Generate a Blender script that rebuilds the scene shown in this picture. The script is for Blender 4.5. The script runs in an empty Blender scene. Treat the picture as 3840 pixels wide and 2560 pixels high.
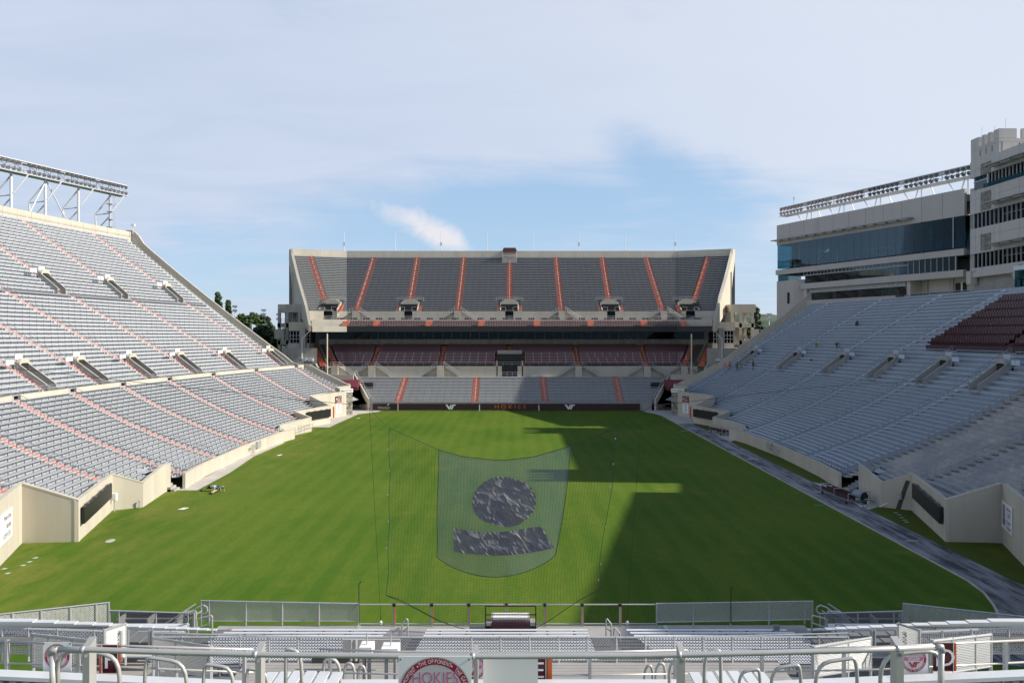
import bpy, math, random
from math import sin, cos, tan, pi, sqrt, radians, atan2
from mathutils import Vector, Matrix
random.seed(7)
SC = bpy.context.scene
COL = SC.collection
# ------------------------------------------------------------------ camera, sky, sun, exposure
FPX, HU, HV, HZ = 2941.0, 1920.0, 1255.0, 15.5      # focal length (px of a 3840 frame), principal column, horizon row, eye height
cd = bpy.data.cameras.new('camera'); cam = bpy.data.objects.new('camera', cd); COL.objects.link(cam)
cam.location = (0, 0, HZ); cam.rotation_euler = (pi/2, 0, 0)
cd.sensor_width = 36.0; cd.sensor_fit = 'HORIZONTAL'; cd.lens = 36.0*FPX/3840.0
cd.shift_y = -25.0/3840.0
cd.clip_start = 0.1; cd.clip_end = 6000
SC.camera = cam
SUN_EL, SUN_AZ = radians(33), radians(-4)           # azimuth measured from +X towards +Y
w = bpy.data.worlds.new('World'); SC.world = w; w.use_nodes = True
SC.view_settings.view_transform = 'Standard'; SC.view_settings.look = 'None'
SC.view_settings.gamma = 1; SC.view_settings.use_curve_mapping = False
SC.view_settings.exposure = 0.40
SC.cycles.max_bounces = 6; SC.cycles.transparent_max_bounces = 16
SC.cycles.use_denoising = True
def sky_nodes():
    nt = w.node_tree; N = nt.nodes; L = nt.links; N.clear()
    out = N.new('ShaderNodeOutputWorld'); bg = N.new('ShaderNodeBackground'); bg.inputs['Strength'].default_value = 0.10
    sky = N.new('ShaderNodeTexSky'); sky.sky_type = 'NISHITA'; sky.sun_disc = False
    sky.sun_elevation = SUN_EL; sky.sun_rotation = pi/2 - SUN_AZ
    sky.altitude = 600; sky.air_density = 1.0; sky.dust_density = 0.6; sky.ozone_density = 1.0
    tc = N.new('ShaderNodeTexCoord'); sep = N.new('ShaderNodeSeparateXYZ'); L.new(tc.outputs['Generated'], sep.inputs[0])
    def M(op, a, b=None, c=None, clamp=False):
        n = N.new('ShaderNodeMath'); n.operation = op; n.use_clamp = clamp
        for i, v in enumerate((a, b, c)):
            if v is None: continue
            if isinstance(v, (int, float)): n.inputs[i].default_value = v
            else: L.new(v, n.inputs[i])
        return n.outputs[0]
    X, Y, Z = sep.outputs
    el = M('MAXIMUM', Z, 0.0)
    den = M('ADD', el, 0.10)
    px = M('DIVIDE', X, den); py = M('DIVIDE', Y, den)
    def noise(sx, sy, sc, det, ox, oy, dist=0.0, rough=0.55):
        cmb = N.new('ShaderNodeCombineXYZ')
        L.new(M('MULTIPLY_ADD', px, sx, ox), cmb.inputs[0]); L.new(M('MULTIPLY_ADD', py, sy, oy), cmb.inputs[1])
        n = N.new('ShaderNodeTexNoise'); n.inputs['Scale'].default_value = sc; n.inputs['Detail'].default_value = det
        n.inputs['Roughness'].default_value = rough; n.inputs['Distortion'].default_value = dist
        L.new(cmb.outputs[0], n.inputs['Vector']); return n.outputs['Fac']
    n1 = noise(1.0, 0.9, 0.55, 6, 3.1, 7.7, 0.4)
    n2 = noise(0.8, 1.6, 1.6, 7, 1.3, 2.2, 0.8)
    n3 = noise(0.5, 1.2, 4.5, 6, 9.3, 4.2, 1.2, 0.6)
    # azimuth and height of a direction, both as slopes against +Y
    yy = M('MAXIMUM', Y, 0.05)
    az = M('DIVIDE', X, yy); sl = M('DIVIDE', el, yy)
    def blob(a0, s0, ra, rs, rot=0.0):
        da = M('SUBTRACT', az, a0); ds = M('SUBTRACT', sl, s0)
        ca, sa = cos(rot), sin(rot)
        u = M('ADD', M('MULTIPLY', da, ca/ra), M('MULTIPLY', ds, sa/ra))
        v = M('ADD', M('MULTIPLY', da, -sa/rs), M('MULTIPLY', ds, ca/rs))
        r2 = M('ADD', M('MULTIPLY', u, u), M('MULTIPLY', v, v))
        return M('POWER', 2.718, M('MULTIPLY', r2, -1.0))
    # cover: a thin high sheet towards the south that opens into blue low in the north
    def dnoise(ka, ks, det, dist, rough=0.6):
        cmb = N.new('ShaderNodeCombineXYZ'); L.new(M('MULTIPLY', az, ka), cmb.inputs[0]); L.new(M('MULTIPLY', M('ADD', sl, M('MULTIPLY', az, 0.12)), ks), cmb.inputs[1])
        n = N.new('ShaderNodeTexNoise'); n.inputs['Scale'].default_value = 1.0; n.inputs['Detail'].default_value = det; n.inputs['Roughness'].default_value = rough; n.inputs['Distortion'].default_value = dist
        L.new(cmb.outputs[0], n.inputs['Vector']); return n.outputs['Fac']
    n4 = dnoise(26, 34, 7, 0.6); n5 = dnoise(5, 17, 7, 1.2, 0.62)
    cov = M('MULTIPLY_ADD', n1, 0.9, 0.27)
    cov = M('ADD', cov, M('MULTIPLY', M('SUBTRACT', n2, 0.5), 0.55))
    cov = M('ADD', cov, M('MULTIPLY', M('SUBTRACT', n3, 0.5), 0.22))
    cov = M('ADD', cov, M('MULTIPLY', M('SUBTRACT', n5, 0.5), 0.55))
    hi = N.new('ShaderNodeMapRange'); hi.interpolation_type = 'SMOOTHSTEP'
    L.new(sl, hi.inputs[0]); hi.inputs[1].default_value = 0.10; hi.inputs[2].default_value = 0.30
    hi.inputs[3].default_value = -0.20; hi.inputs[4].default_value = 0.26
    cov = M('ADD', cov, hi.outputs[0])
    up = N.new('ShaderNodeMapRange'); up.interpolation_type = 'SMOOTHSTEP'; L.new(el, up.inputs[0]); up.inputs[1].default_value = 0.38; up.inputs[2].default_value = 0.75; up.inputs[3].default_value = 0.0; up.inputs[4].default_value = -0.85
    cov = M('ADD', cov, up.outputs[0])       # the unseen sheet overhead is thinned to cut fill light in the shade
    for a0, s0, ra, rs, rot, k in ((-0.02, 0.165, 0.24, 0.045, 0.0, -0.42), (0.165, 0.235, 0.075, 0.035, -0.75, -0.26), (0.25, 0.19, 0.12, 0.05, -0.5, -0.38),
                                   (-0.45, 0.09, 0.16, 0.035, 0.05, -0.25), (0.16, 0.385, 0.05, 0.035, 0, -0.14),
                                   (0.42, 0.32, 0.22, 0.10, 0.1, 0.38), (0.02, 0.33, 0.12, 0.05, 0.2, 0.22), (-0.47, 0.125, 0.045, 0.016, -0.25, 0.33),
                                   (-0.40, 0.21, 0.34, 0.09, 0.0, 0.30), (0.36, 0.14, 0.10, 0.03, 0.2, 0.25)):
        cov = M('ADD', cov, M('MULTIPLY', blob(a0, s0, ra, rs, rot), k))
    mr = N.new('ShaderNodeMapRange'); mr.interpolation_type = 'SMOOTHSTEP'
    L.new(cov, mr.inputs[0]); mr.inputs[1].default_value = 0.25; mr.inputs[2].default_value = 0.95
    mr.inputs[3].default_value = 0.0; mr.inputs[4].default_value = 0.86
    # the one small bright cumulus low in the north
    cum = M('MULTIPLY', M('SUBTRACT', M('ADD', M('ADD', M('MULTIPLY', blob(-0.125, 0.145, 0.062, 0.020, -0.32), 1.0), M('MULTIPLY', blob(-0.085, 0.120, 0.034, 0.017, -0.2), 0.9)),
              M('MULTIPLY', M('SUBTRACT', n4, 0.5), 1.5)), 0.42), 1.25, clamp=True)
    mixc = N.new('ShaderNodeMix'); mixc.data_type = 'RGBA'
    L.new(n2, mixc.inputs['Factor']); mixc.inputs['A'].default_value = (4.1, 4.75, 6.05, 1); mixc.inputs['B'].default_value = (5.3, 5.8, 6.85, 1)
    mr2 = N.new('ShaderNodeMapRange'); mr2.interpolation_type = 'SMOOTHSTEP'
    L.new(M('ADD', az, M('MULTIPLY', sl, 0.9)), mr2.inputs[0]); mr2.inputs[1].default_value = -0.1; mr2.inputs[2].default_value = 0.85; mr2.inputs[3].default_value = 0; mr2.inputs[4].default_value = 0.9
    mixw = N.new('ShaderNodeMix'); mixw.data_type = 'RGBA'; L.new(mr2.outputs[0], mixw.inputs['Factor'])
    L.new(mixc.outputs['Result'], mixw.inputs['A']); mixw.inputs['B'].default_value = (5.9, 6.25, 7.0, 1)
    # clear sky: the physical sky, whitened a little by summer haze that fades overhead to lower the fill light
    hz = N.new('ShaderNodeMix'); hz.data_type = 'RGBA'; hzr = N.new('ShaderNodeMapRange'); hzr.interpolation_type = 'SMOOTHSTEP'; L.new(el, hzr.inputs[0]); hzr.inputs[1].default_value = 0.15; hzr.inputs[2].default_value = 0.75; hzr.inputs[3].default_value = 0.68; hzr.inputs[4].default_value = 0.04; L.new(hzr.outputs[0], hz.inputs['Factor'])
    L.new(sky.outputs[0], hz.inputs['A']); hz.inputs['B'].default_value = (3.3, 4.85, 6.9, 1)
    m1 = N.new('ShaderNodeMix'); m1.data_type = 'RGBA'; L.new(mr.outputs[0], m1.inputs['Factor'])
    L.new(hz.outputs['Result'], m1.inputs['A']); L.new(mixw.outputs['Result'], m1.inputs['B'])
    m2 = N.new('ShaderNodeMix'); m2.data_type = 'RGBA'; L.new(cum, m2.inputs['Factor'])
    L.new(m1.outputs['Result'], m2.inputs['A']); m2.inputs['B'].default_value = (6.2, 6.2, 6.6, 1)
    L.new(m2.outputs['Result'], bg.inputs['Color']); L.new(bg.outputs[0], out.inputs[0])
sky_nodes()
sd = bpy.data.lights.new('sun', 'SUN'); sun = bpy.data.objects.new('sun', sd); COL.objects.link(sun)
sd.energy = 4.9; sd.angle = radians(0.53); sd.color = (1.0, 0.93, 0.80)
SUNV = Vector((cos(SUN_EL)*cos(SUN_AZ), cos(SUN_EL)*sin(SUN_AZ), sin(SUN_EL)))
sun.rotation_euler = SUNV.to_track_quat('Z', 'Y').to_euler(); sun.location = SUNV*400

# ------------------------------------------------------------------ helpers
def U(u, v, D): return Vector(((u-HU)/FPX*D, D, HZ-(v-HV)/FPX*D))
def G(u, v, z=0.0):
    D = (HZ-z)*FPX/(v-HV); return Vector(((u-HU)/FPX*D, D, z))
MATS = {}
def mat(name, col, rough=0.6, metal=0.0, var=0.12, scale=1.0, streak=False, bump=0.0, col2=None, k2=0.5, spec=None):
    if name in MATS: return MATS[name]
    m = bpy.data.materials.new(name); m.use_nodes = True; MATS[name] = m
    nt = m.node_tree; N = nt.nodes; L = nt.links; b = N['Principled BSDF']
    b.inputs['Roughness'].default_value = rough; b.inputs['Metallic'].default_value = metal
    if spec is not None: b.inputs['Specular IOR Level'].default_value = spec
    c = (*col, 1)
    if var <= 0: b.inputs['Base Color'].default_value = c; return m
    geo = N.new('ShaderNodeNewGeometry'); mp = N.new('ShaderNodeMapping'); L.new(geo.outputs['Position'], mp.inputs[0])
    mp.inputs['Scale'].default_value = (scale, scale, scale*(0.12 if streak else 1))
    n = N.new('ShaderNodeTexNoise'); n.inputs['Scale'].default_value = 1.0; n.inputs['Detail'].default_value = 6; n.inputs['Roughness'].default_value = 0.65
    L.new(mp.outputs[0], n.inputs['Vector'])
    mx = N.new('ShaderNodeMix'); mx.data_type = 'RGBA'
    mr = N.new('ShaderNodeMapRange'); L.new(n.outputs['Fac'], mr.inputs[0]); mr.inputs[1].default_value = 0.3; mr.inputs[2].default_value = 0.7
    L.new(mr.outputs[0], mx.inputs['Factor'])
    if col2 is None:
        mx.inputs['A'].default_value = tuple(x*(1-var) for x in col)+(1,); mx.inputs['B'].default_value = tuple(min(1, x*(1+var)) for x in col)+(1,)
    else:
        mr.inputs[1].default_value = k2-0.12; mr.inputs[2].default_value = k2+0.12
        mx.inputs['A'].default_value = c; mx.inputs['B'].default_value = (*col2, 1)
    L.new(mx.outputs['Result'], b.inputs['Base Color'])
    if bump:
        bp = N.new('ShaderNodeBump'); bp.inputs['Strength'].default_value = bump; bp.inputs['Distance'].default_value = 0.02
        L.new(n.outputs['Fac'], bp.inputs['Height']); L.new(bp.outputs[0], b.inputs['Normal'])
    return m
class MB:
    def __init__(s): s.v = []; s.f = []; s.m = []; s.mats = []; s.cur = 0
    def use(s, m):
        if m not in s.mats: s.mats.append(m)
        s.cur = s.mats.index(m); return s
    def add(s, vs, fs):
        o = len(s.v); s.v += [tuple(x) for x in vs]; s.f += [tuple(i+o for i in f) for f in fs]; s.m += [s.cur]*len(fs); return s
    def hexa(s, p): return s.add(p, [(0, 3, 2, 1), (4, 5, 6, 7), (0, 1, 5, 4), (1, 2, 6, 5), (2, 3, 7, 6), (3, 0, 4, 7)])
    def box(s, a, b):
        x0, y0, z0 = a; x1, y1, z1 = b
        if x0 > x1: x0, x1 = x1, x0
        if y0 > y1: y0, y1 = y1, y0
        if z0 > z1: z0, z1 = z1, z0
        return s.hexa([(x0, y0, z0), (x1, y0, z0), (x1, y1, z0), (x0, y1, z0), (x0, y0, z1), (x1, y0, z1), (x1, y1, z1), (x0, y1, z1)])
    def obox(s, c, ux, uy, uz):          # centre and three half-axes
        c, ux, uy, uz = Vector(c), Vector(ux), Vector(uy), Vector(uz)
        return s.hexa([c-ux-uy-uz, c+ux-uy-uz, c+ux+uy-uz, c-ux+uy-uz, c-ux-uy+uz, c+ux-uy+uz, c+ux+uy+uz, c-ux+uy+uz])
    def beam(s, p, q, wd, ht=None, up=(0, 0, 1)):
        p, q = Vector(p), Vector(q); d = q-p
        if d.length < 1e-6: return s
        ht = wd if ht is None else ht; up = Vector(up)
        if abs(d.normalized().dot(up)) > 0.98: up = Vector((1, 0, 0))
        a = d.cross(up).normalized(); b = a.cross(d).normalized()
        return s.obox((p+q)/2, d/2, a*wd/2, b*ht/2)
    def tube(s, pts, r, n=6, caps=True):
        pts = [Vector(p) for p in pts]; rings = []; a = None
        for i, p in enumerate(pts):
            d = (pts[min(i+1, len(pts)-1)]-pts[max(i-1, 0)]).normalized()
            if a is None:
                a = d.cross(Vector((0, 0, 1)))
                if a.length < 0.05: a = d.cross(Vector((1, 0, 0)))
            a = (a-d*a.dot(d)).normalized(); b = d.cross(a)
            rr = r[i] if isinstance(r, (list, tuple)) else r
            rings.append([p+(a*cos(2*pi*k/n)+b*sin(2*pi*k/n))*rr for k in range(n)])
        vs = [x for g in rings for x in g]; fs = []
        for i in range(len(rings)-1):
            for k in range(n): fs.append((i*n+k, i*n+(k+1) % n, (i+1)*n+(k+1) % n, (i+1)*n+k))
        if caps: fs.append(tuple(range(n-1, -1, -1))); fs.append(tuple((len(rings)-1)*n+k for k in range(n)))
        return s.add(vs, fs)
    def prism(s, poly, vec):             # planar polygon pushed along a vector
        vec = Vector(vec); n = len(poly); vs = [Vector(p) for p in poly]+[Vector(p)+vec for p in poly]
        fs = [tuple(range(n-1, -1, -1)), tuple(range(n, 2*n))]+[(i, (i+1) % n, n+(i+1) % n, n+i) for i in range(n)]
        return s.add(vs, fs)
    def quad(s, a, b, c, d): return s.add([a, b, c, d], [(0, 1, 2, 3)])
    def strip(s, A, B):                  # quads between two polylines
        n = len(A); return s.add(list(A)+list(B), [(i, i+1, n+i+1, n+i) for i in range(n-1)])
    def sweep(s, rings, closed=True, caps=True):
        n = len(rings[0]); vs = [p for g in rings for p in g]; fs = []
        for i in range(len(rings)-1):
            for k in range(n if closed else n-1): fs.append((i*n+k, i*n+(k+1) % n, (i+1)*n+(k+1) % n, (i+1)*n+k))
        if caps: fs.append(tuple(range(n-1, -1, -1))); fs.append(tuple((len(rings)-1)*n+k for k in range(n)))
        return s.add(vs, fs)
    def build(s, name, m=None, parent=None, kind=None, label=None, smooth=False, origin=None):
        me = bpy.data.meshes.new(name)
        off = Vector(parent['_o']) if parent is not None else (Vector(origin) if origin else Vector((0, 0, 0)))
        vs = [(x-off.x, y-off.y, z-off.z) for x, y, z in s.v] if off.length > 0 else s.v
        me.from_pydata(vs, [], s.f); 
        mats = s.mats if s.mats else [m]
        for x in mats: me.materials.append(x)
        if len(mats) > 1: me.polygons.foreach_set('material_index', s.m)
        if smooth: me.polygons.foreach_set('use_smooth', [True]*len(s.f))
        me.update()
        return link(name, me, parent, kind, label, off if parent is None else None)
def link(name, me, parent=None, kind=None, label=None, loc=None):
    o = bpy.data.objects.new(name, me); COL.objects.link(o)
    if parent is not None: o.parent = parent; o['_o'] = parent['_o']
    elif loc is not None: o.location = loc; o['_o'] = tuple(loc)
    if kind: o['kind'] = kind
    if label: o['label'] = label
    return o
def thing(name, label, cat, loc=(0, 0, 0), group=None):
    o = bpy.data.objects.new(name, None); COL.objects.link(o); o.location = loc; o['_o'] = tuple(loc); o.empty_display_size = 0.3
    o['label'] = label; o['category'] = cat
    if group: o['group'] = group
    return o
def tag(o, label, cat, group=None):
    o['label'] = label; o['category'] = cat
    if group: o['group'] = group
    return o
def part_at(name, me, parent, loc, rz=0.0, kind=None):     # shared mesh data placed at a world point under its parent
    o = link(name, me, parent, kind); off = Vector(parent['_o']); o.location = Vector(loc)-off; o.rotation_euler = (0, 0, rz); return o
def copy_tree(o, parent=None):
    c = o.copy(); COL.objects.link(c)
    if parent is not None: c.parent = parent
    for ch in list(o.children): copy_tree(ch, c)
    return c
_TX = {}
def text_geo(t, size=1.0, sx=1.0):
    if t not in _TX:
        cu = bpy.data.curves.new('t', 'FONT'); cu.body = t; cu.align_x = 'CENTER'; cu.align_y = 'CENTER'; cu.resolution_u = 3
        ob = bpy.data.objects.new('t', cu); COL.objects.link(ob); bpy.context.view_layer.update()
        me = bpy.data.meshes.new_from_object(ob.evaluated_get(bpy.context.evaluated_depsgraph_get()))
        _TX[t] = ([v.co.copy() for v in me.vertices], [tuple(p.vertices) for p in me.polygons])
        bpy.data.objects.remove(ob); bpy.data.curves.remove(cu); bpy.data.meshes.remove(me)
    v, f = _TX[t]; return [Vector((p.x*size*sx, p.y*size, 0)) for p in v], f
def put_text(mb, t, c, right, up, size, sx=1.0, lift=0.006):
    right, up = Vector(right).normalized(), Vector(up).normalized(); nrm = right.cross(up)
    v, f = text_geo(t, size, sx); c = Vector(c)+nrm*lift
    mb.add([c+right*p.x+up*p.y for p in v], f)

# ------------------------------------------------------------------ materials
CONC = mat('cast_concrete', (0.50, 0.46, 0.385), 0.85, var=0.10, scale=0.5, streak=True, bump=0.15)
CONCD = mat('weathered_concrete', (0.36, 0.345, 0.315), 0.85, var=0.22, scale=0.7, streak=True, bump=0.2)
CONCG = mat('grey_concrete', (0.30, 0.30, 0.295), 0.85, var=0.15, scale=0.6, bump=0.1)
PRECAST = mat('precast_panel', (0.46, 0.43, 0.405), 0.8, var=0.07, scale=0.35, streak=True)
SLAB = mat('apron_concrete', (0.47, 0.44, 0.40), 0.85, var=0.15, scale=0.5, bump=0.1)
ALUL = mat('aluminium_seat', (0.45, 0.465, 0.49), 0.45, 0.15, var=0.06, scale=1.5)
DECK = mat('grey_terrace', (0.39, 0.41, 0.44), 0.6, var=0.10, scale=0.8)
ALU = mat('aluminium_plank', (0.68, 0.695, 0.72), 0.42, 0.25, var=0.06, scale=1.5)
ALUR = mat('blue_grey_deck', (0.345, 0.405, 0.47), 0.5, 0.1, var=0.08, scale=0.6)
ALUB = mat('blue_grey_plank', (0.52, 0.59, 0.67), 0.42, 0.15, var=0.07, scale=1.2)
OLDD = mat('stained_deck', (0.30, 0.31, 0.33), 0.6, 0.1, scale=0.45, col2=(0.47, 0.45, 0.42), k2=0.56)
BRACK = mat('bracket_steel', (0.20, 0.21, 0.23), 0.6, 0.2, var=0)
ORANGE = mat('orange_paint', (0.68, 0.17, 0.085), 0.7, var=0.2, scale=1.5)
ORANGEL = mat('faded_orange_paint', (0.70, 0.20, 0.11), 0.7, var=0.25, scale=2.0)
GALV = mat('galvanised_steel', (0.50, 0.51, 0.53), 0.42, 0.4, var=0.1, scale=6)
RAILG = mat('grey_rail_steel', (0.28, 0.31, 0.35), 0.5, 0.3, var=0)
WIREL = mat('bright_wire', (0.62, 0.62, 0.61), 0.5, var=0)
WIRE = mat('fence_wire', (0.36, 0.37, 0.385), 0.5, 0.3, var=0)  # darker than the bright wire: the mesh's shaded side put into the colour
ALUP = mat('aluminium_pipe', (0.50, 0.49, 0.475), 0.38, 0.35, var=0.05, scale=5)
WHITE = mat('white_paint', (0.78, 0.78, 0.77), 0.5, var=0.04)
MAROON = mat('maroon_plastic', (0.052, 0.011, 0.020), 0.30, var=0.1, scale=4)
MAROONN = mat('maroon_chair', (0.12, 0.025, 0.044), 0.30, var=0.12, scale=4)
MAROOND = mat('maroon_paint', (0.045, 0.010, 0.014), 0.45, var=0.1, scale=2)
MAROONF = mat('maroon_fabric', (0.16, 0.03, 0.045), 0.7, var=0.15, scale=2)
SIGNM = mat('maroon_print', (0.085, 0.008, 0.016), 0.35, var=0)
SIGNR = mat('crimson_print', (0.30, 0.010, 0.045), 0.35, var=0)
SIGNO = mat('orange_print', (0.62, 0.12, 0.02), 0.4, var=0)
SIGNP = mat('pink_print', (0.52, 0.12, 0.31), 0.4, var=0)
SIGNB = mat('navy_print', (0.03, 0.03, 0.12), 0.4, var=0)
SIGNG = mat('grey_print', (0.50, 0.49, 0.47), 0.4, var=0)
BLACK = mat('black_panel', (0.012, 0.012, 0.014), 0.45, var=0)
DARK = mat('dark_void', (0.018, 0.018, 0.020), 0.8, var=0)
STEELW = mat('white_steel', (0.66, 0.67, 0.70), 0.45, 0.1, var=0.05)
LAMPD = mat('lamp_housing', (0.10, 0.11, 0.12), 0.4, 0.5, var=0)
LAMPG = mat('lamp_reflector', (0.55, 0.56, 0.57), 0.15, 0.9, var=0)
STONE = mat('stone_cladding', (0.24, 0.225, 0.20), 0.85, var=0.5, scale=1.4, bump=0.4)
RUB = mat('black_rope', (0.02, 0.02, 0.022), 0.7, var=0)
def glass(name, tint, refl=0.12, opacity=0.35):
    m = bpy.data.materials.new(name); m.use_nodes = True; nt = m.node_tree; N = nt.nodes; L = nt.links
    for n in list(N): N.remove(n)
    out = N.new('ShaderNodeOutputMaterial'); tr = N.new('ShaderNodeBsdfTransparent'); tr.inputs[0].default_value = (*tint, 1)
    gl = N.new('ShaderNodeBsdfGlossy'); gl.inputs['Roughness'].default_value = 0.02; gl.inputs[0].default_value = (0.13, 0.18, 0.21, 1)
    fr = N.new('ShaderNodeFresnel'); fr.inputs[0].default_value = 1.45
    mx = N.new('ShaderNodeMixShader'); 
    mm = N.new('ShaderNodeMath'); mm.operation = 'ADD'; mm.operation = 'MULTIPLY_ADD'; mm.inputs[1].default_value = 0.45; mm.inputs[2].default_value = refl; L.new(fr.outputs[0], mm.inputs[0])
    L.new(mm.outputs[0], mx.inputs[0]); L.new(tr.outputs[0], mx.inputs[1]); L.new(gl.outputs[0], mx.inputs[2]); L.new(mx.outputs[0], out.inputs[0])
    return m
GLB = glass('tinted_glass', (0.40, 0.66, 0.72), 0.03)
GLD = glass('dark_glass', (0.25, 0.32, 0.36), 0.05)
GLN = glass('clear_glass', (0.55, 0.62, 0.62), 0.03)
def cloth(name, col, alpha, rough=0.6):
    m = bpy.data.materials.new(name); m.use_nodes = True; b = m.node_tree.nodes['Principled BSDF']
    b.inputs['Base Color'].default_value = (*col, 1); b.inputs['Alpha'].default_value = alpha; b.inputs['Roughness'].default_value = rough
    return m
SCREEN = cloth('screen_mesh', (0.17, 0.24, 0.28), 0.40)
VINYL = mat('dark_vinyl', (0.135, 0.14, 0.165), 0.40, scale=0.55, col2=(0.21, 0.22, 0.205), k2=0.56)
# ------------------------------------------------------------------ ground
def grass_mat(name, a, b, c, worn=0.5):
    m = bpy.data.materials.new(name); m.use_nodes = True; nt = m.node_tree; N = nt.nodes; L = nt.links; bs = N['Principled BSDF']
    bs.inputs['Roughness'].default_value = 0.85; bs.inputs['Specular IOR Level'].default_value = 0.05
    geo = N.new('ShaderNodeNewGeometry')
    def noise(sx, sy, det, off=0.0, rough=0.6):
        mp = N.new('ShaderNodeMapping'); L.new(geo.outputs['Position'], mp.inputs[0]); mp.inputs['Scale'].default_value = (sx, sy, 1); mp.inputs['Location'].default_value = (off, off*0.7, 0)
        n = N.new('ShaderNodeTexNoise'); n.inputs['Scale'].default_value = 1; n.inputs['Detail'].default_value = det; n.inputs['Roughness'].default_value = rough
        L.new(mp.outputs[0], n.inputs['Vector']); return n.outputs['Fac']
    def ramp(f, lo, hi):
        r = N.new('ShaderNodeMapRange'); r.interpolation_type = 'SMOOTHSTEP'; L.new(f, r.inputs[0]); r.inputs[1].default_value = lo; r.inputs[2].default_value = hi; return r.outputs[0]
    def mix(f, A, B):
        x = N.new('ShaderNodeMix'); x.data_type = 'RGBA'
        if isinstance(f, float): x.inputs['Factor'].default_value = f
        else: L.new(f, x.inputs['Factor'])
        for k, v in (('A', A), ('B', B)):
            if isinstance(v, tuple): x.inputs[k].default_value = (*v, 1)
            else: L.new(v, x.inputs[k])
        return x.outputs['Result']
    col = mix(ramp(noise(0.05, 0.035, 5), 0.35, 0.68), a, b)
    col = mix(ramp(noise(0.16, 0.05, 5, 7.0), 0.42, 0.75), col, mix(0.5, a, c))
    # mower passes: straight bands 2 m wide across the length of the field, hardly visible
    wv = N.new('ShaderNodeTexWave'); wv.wave_type = 'BANDS'; wv.bands_direction = 'X'; wv.inputs['Scale'].default_value = 0.16; wv.inputs['Distortion'].default_value = 1.5; wv.inputs['Detail'].default_value = 2
    L.new(geo.outputs['Position'], wv.inputs['Vector'])
    k = N.new('ShaderNodeMath'); k.operation = 'MULTIPLY'; L.new(ramp(wv.outputs['Fac'], 0.3, 0.7), k.inputs[0]); k.inputs[1].default_value = 0.20
    col = mix(k.outputs[0], col, c)
    # worn, yellower turf in uneven patches
    k2 = N.new('ShaderNodeMath'); k2.operation = 'MULTIPLY'; L.new(ramp(noise(0.11, 0.13, 7, 3.3, 0.7), 0.56, 0.74), k2.inputs[0]); k2.inputs[1].default_value = worn
    sp = N.new('ShaderNodeSeparateXYZ'); L.new(geo.outputs['Position'], sp.inputs[0]); ed = N.new('ShaderNodeMapRange'); L.new(sp.outputs[0], ed.inputs[0]); ed.inputs[1].default_value = -22; ed.inputs[2].default_value = -33; ed.inputs[3].default_value = 0; ed.inputs[4].default_value = 0.55
    k4 = N.new('ShaderNodeMath'); k4.operation = 'MULTIPLY'; L.new(ed.outputs[0], k4.inputs[0]); L.new(ramp(noise(0.5, 0.16, 6, 9.1, 0.7), 0.40, 0.66), k4.inputs[1]); k5 = N.new('ShaderNodeMath'); k5.operation = 'MAXIMUM'; L.new(k2.outputs[0], k5.inputs[0]); L.new(k4.outputs[0], k5.inputs[1]); k2 = k5
    col = mix(k2.outputs[0], col, (0.24, 0.21, 0.055))
    k3 = N.new('ShaderNodeMath'); k3.operation = 'MULTIPLY'; L.new(ramp(noise(2.6, 0.9, 6, 1.3, 0.8), 0.3, 0.7), k3.inputs[0]); k3.inputs[1].default_value = 0.34
    col = mix(k3.outputs[0], col, mix(0.5, a, (0.02, 0.05, 0.006)))
    L.new(col, bs.inputs['Base Color'])
    bp = N.new('ShaderNodeBump'); bp.inputs['Strength'].default_value = 0.5; bp.inputs['Distance'].default_value = 0.03; L.new(noise(14, 9, 4), bp.inputs['Height']); L.new(bp.outputs[0], bs.inputs['Normal'])
    return m
GRASS = grass_mat('turf', (0.060, 0.128, 0.013), (0.110, 0.168, 0.021), (0.158, 0.196, 0.028))
GRASSR = grass_mat('verge_grass', (0.075, 0.10, 0.018), (0.10, 0.13, 0.022), (0.12, 0.13, 0.03))
FARG = mat('far_grass', (0.05, 0.085, 0.022), 0.9, var=0.4, scale=0.02)
def sheet(name, poly, z, m, label=None):
    b = MB(); b.add([(x, y, z) for x, y in poly], [tuple(range(len(poly)))]); o = b.build(name, m); o['kind'] = 'structure'; return o
sheet('ground', [(-1500, -200), (1500, -200), (1500, 2600), (-1500, 2600)], -0.05, FARG)
fb = MB(); nx, ny = 16, 24
xs = [-40+i*68.8/nx for i in range(nx+1)]; ys = [34+j*126.6/ny for j in range(ny+1)]
fb.add([(x, y, 0) for y in ys for x in xs], [(j*(nx+1)+i, j*(nx+1)+i+1, (j+1)*(nx+1)+i+1, (j+1)*(nx+1)+i) for j in range(ny) for i in range(nx)])
fb.build('field', GRASS)['kind'] = 'structure'
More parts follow.
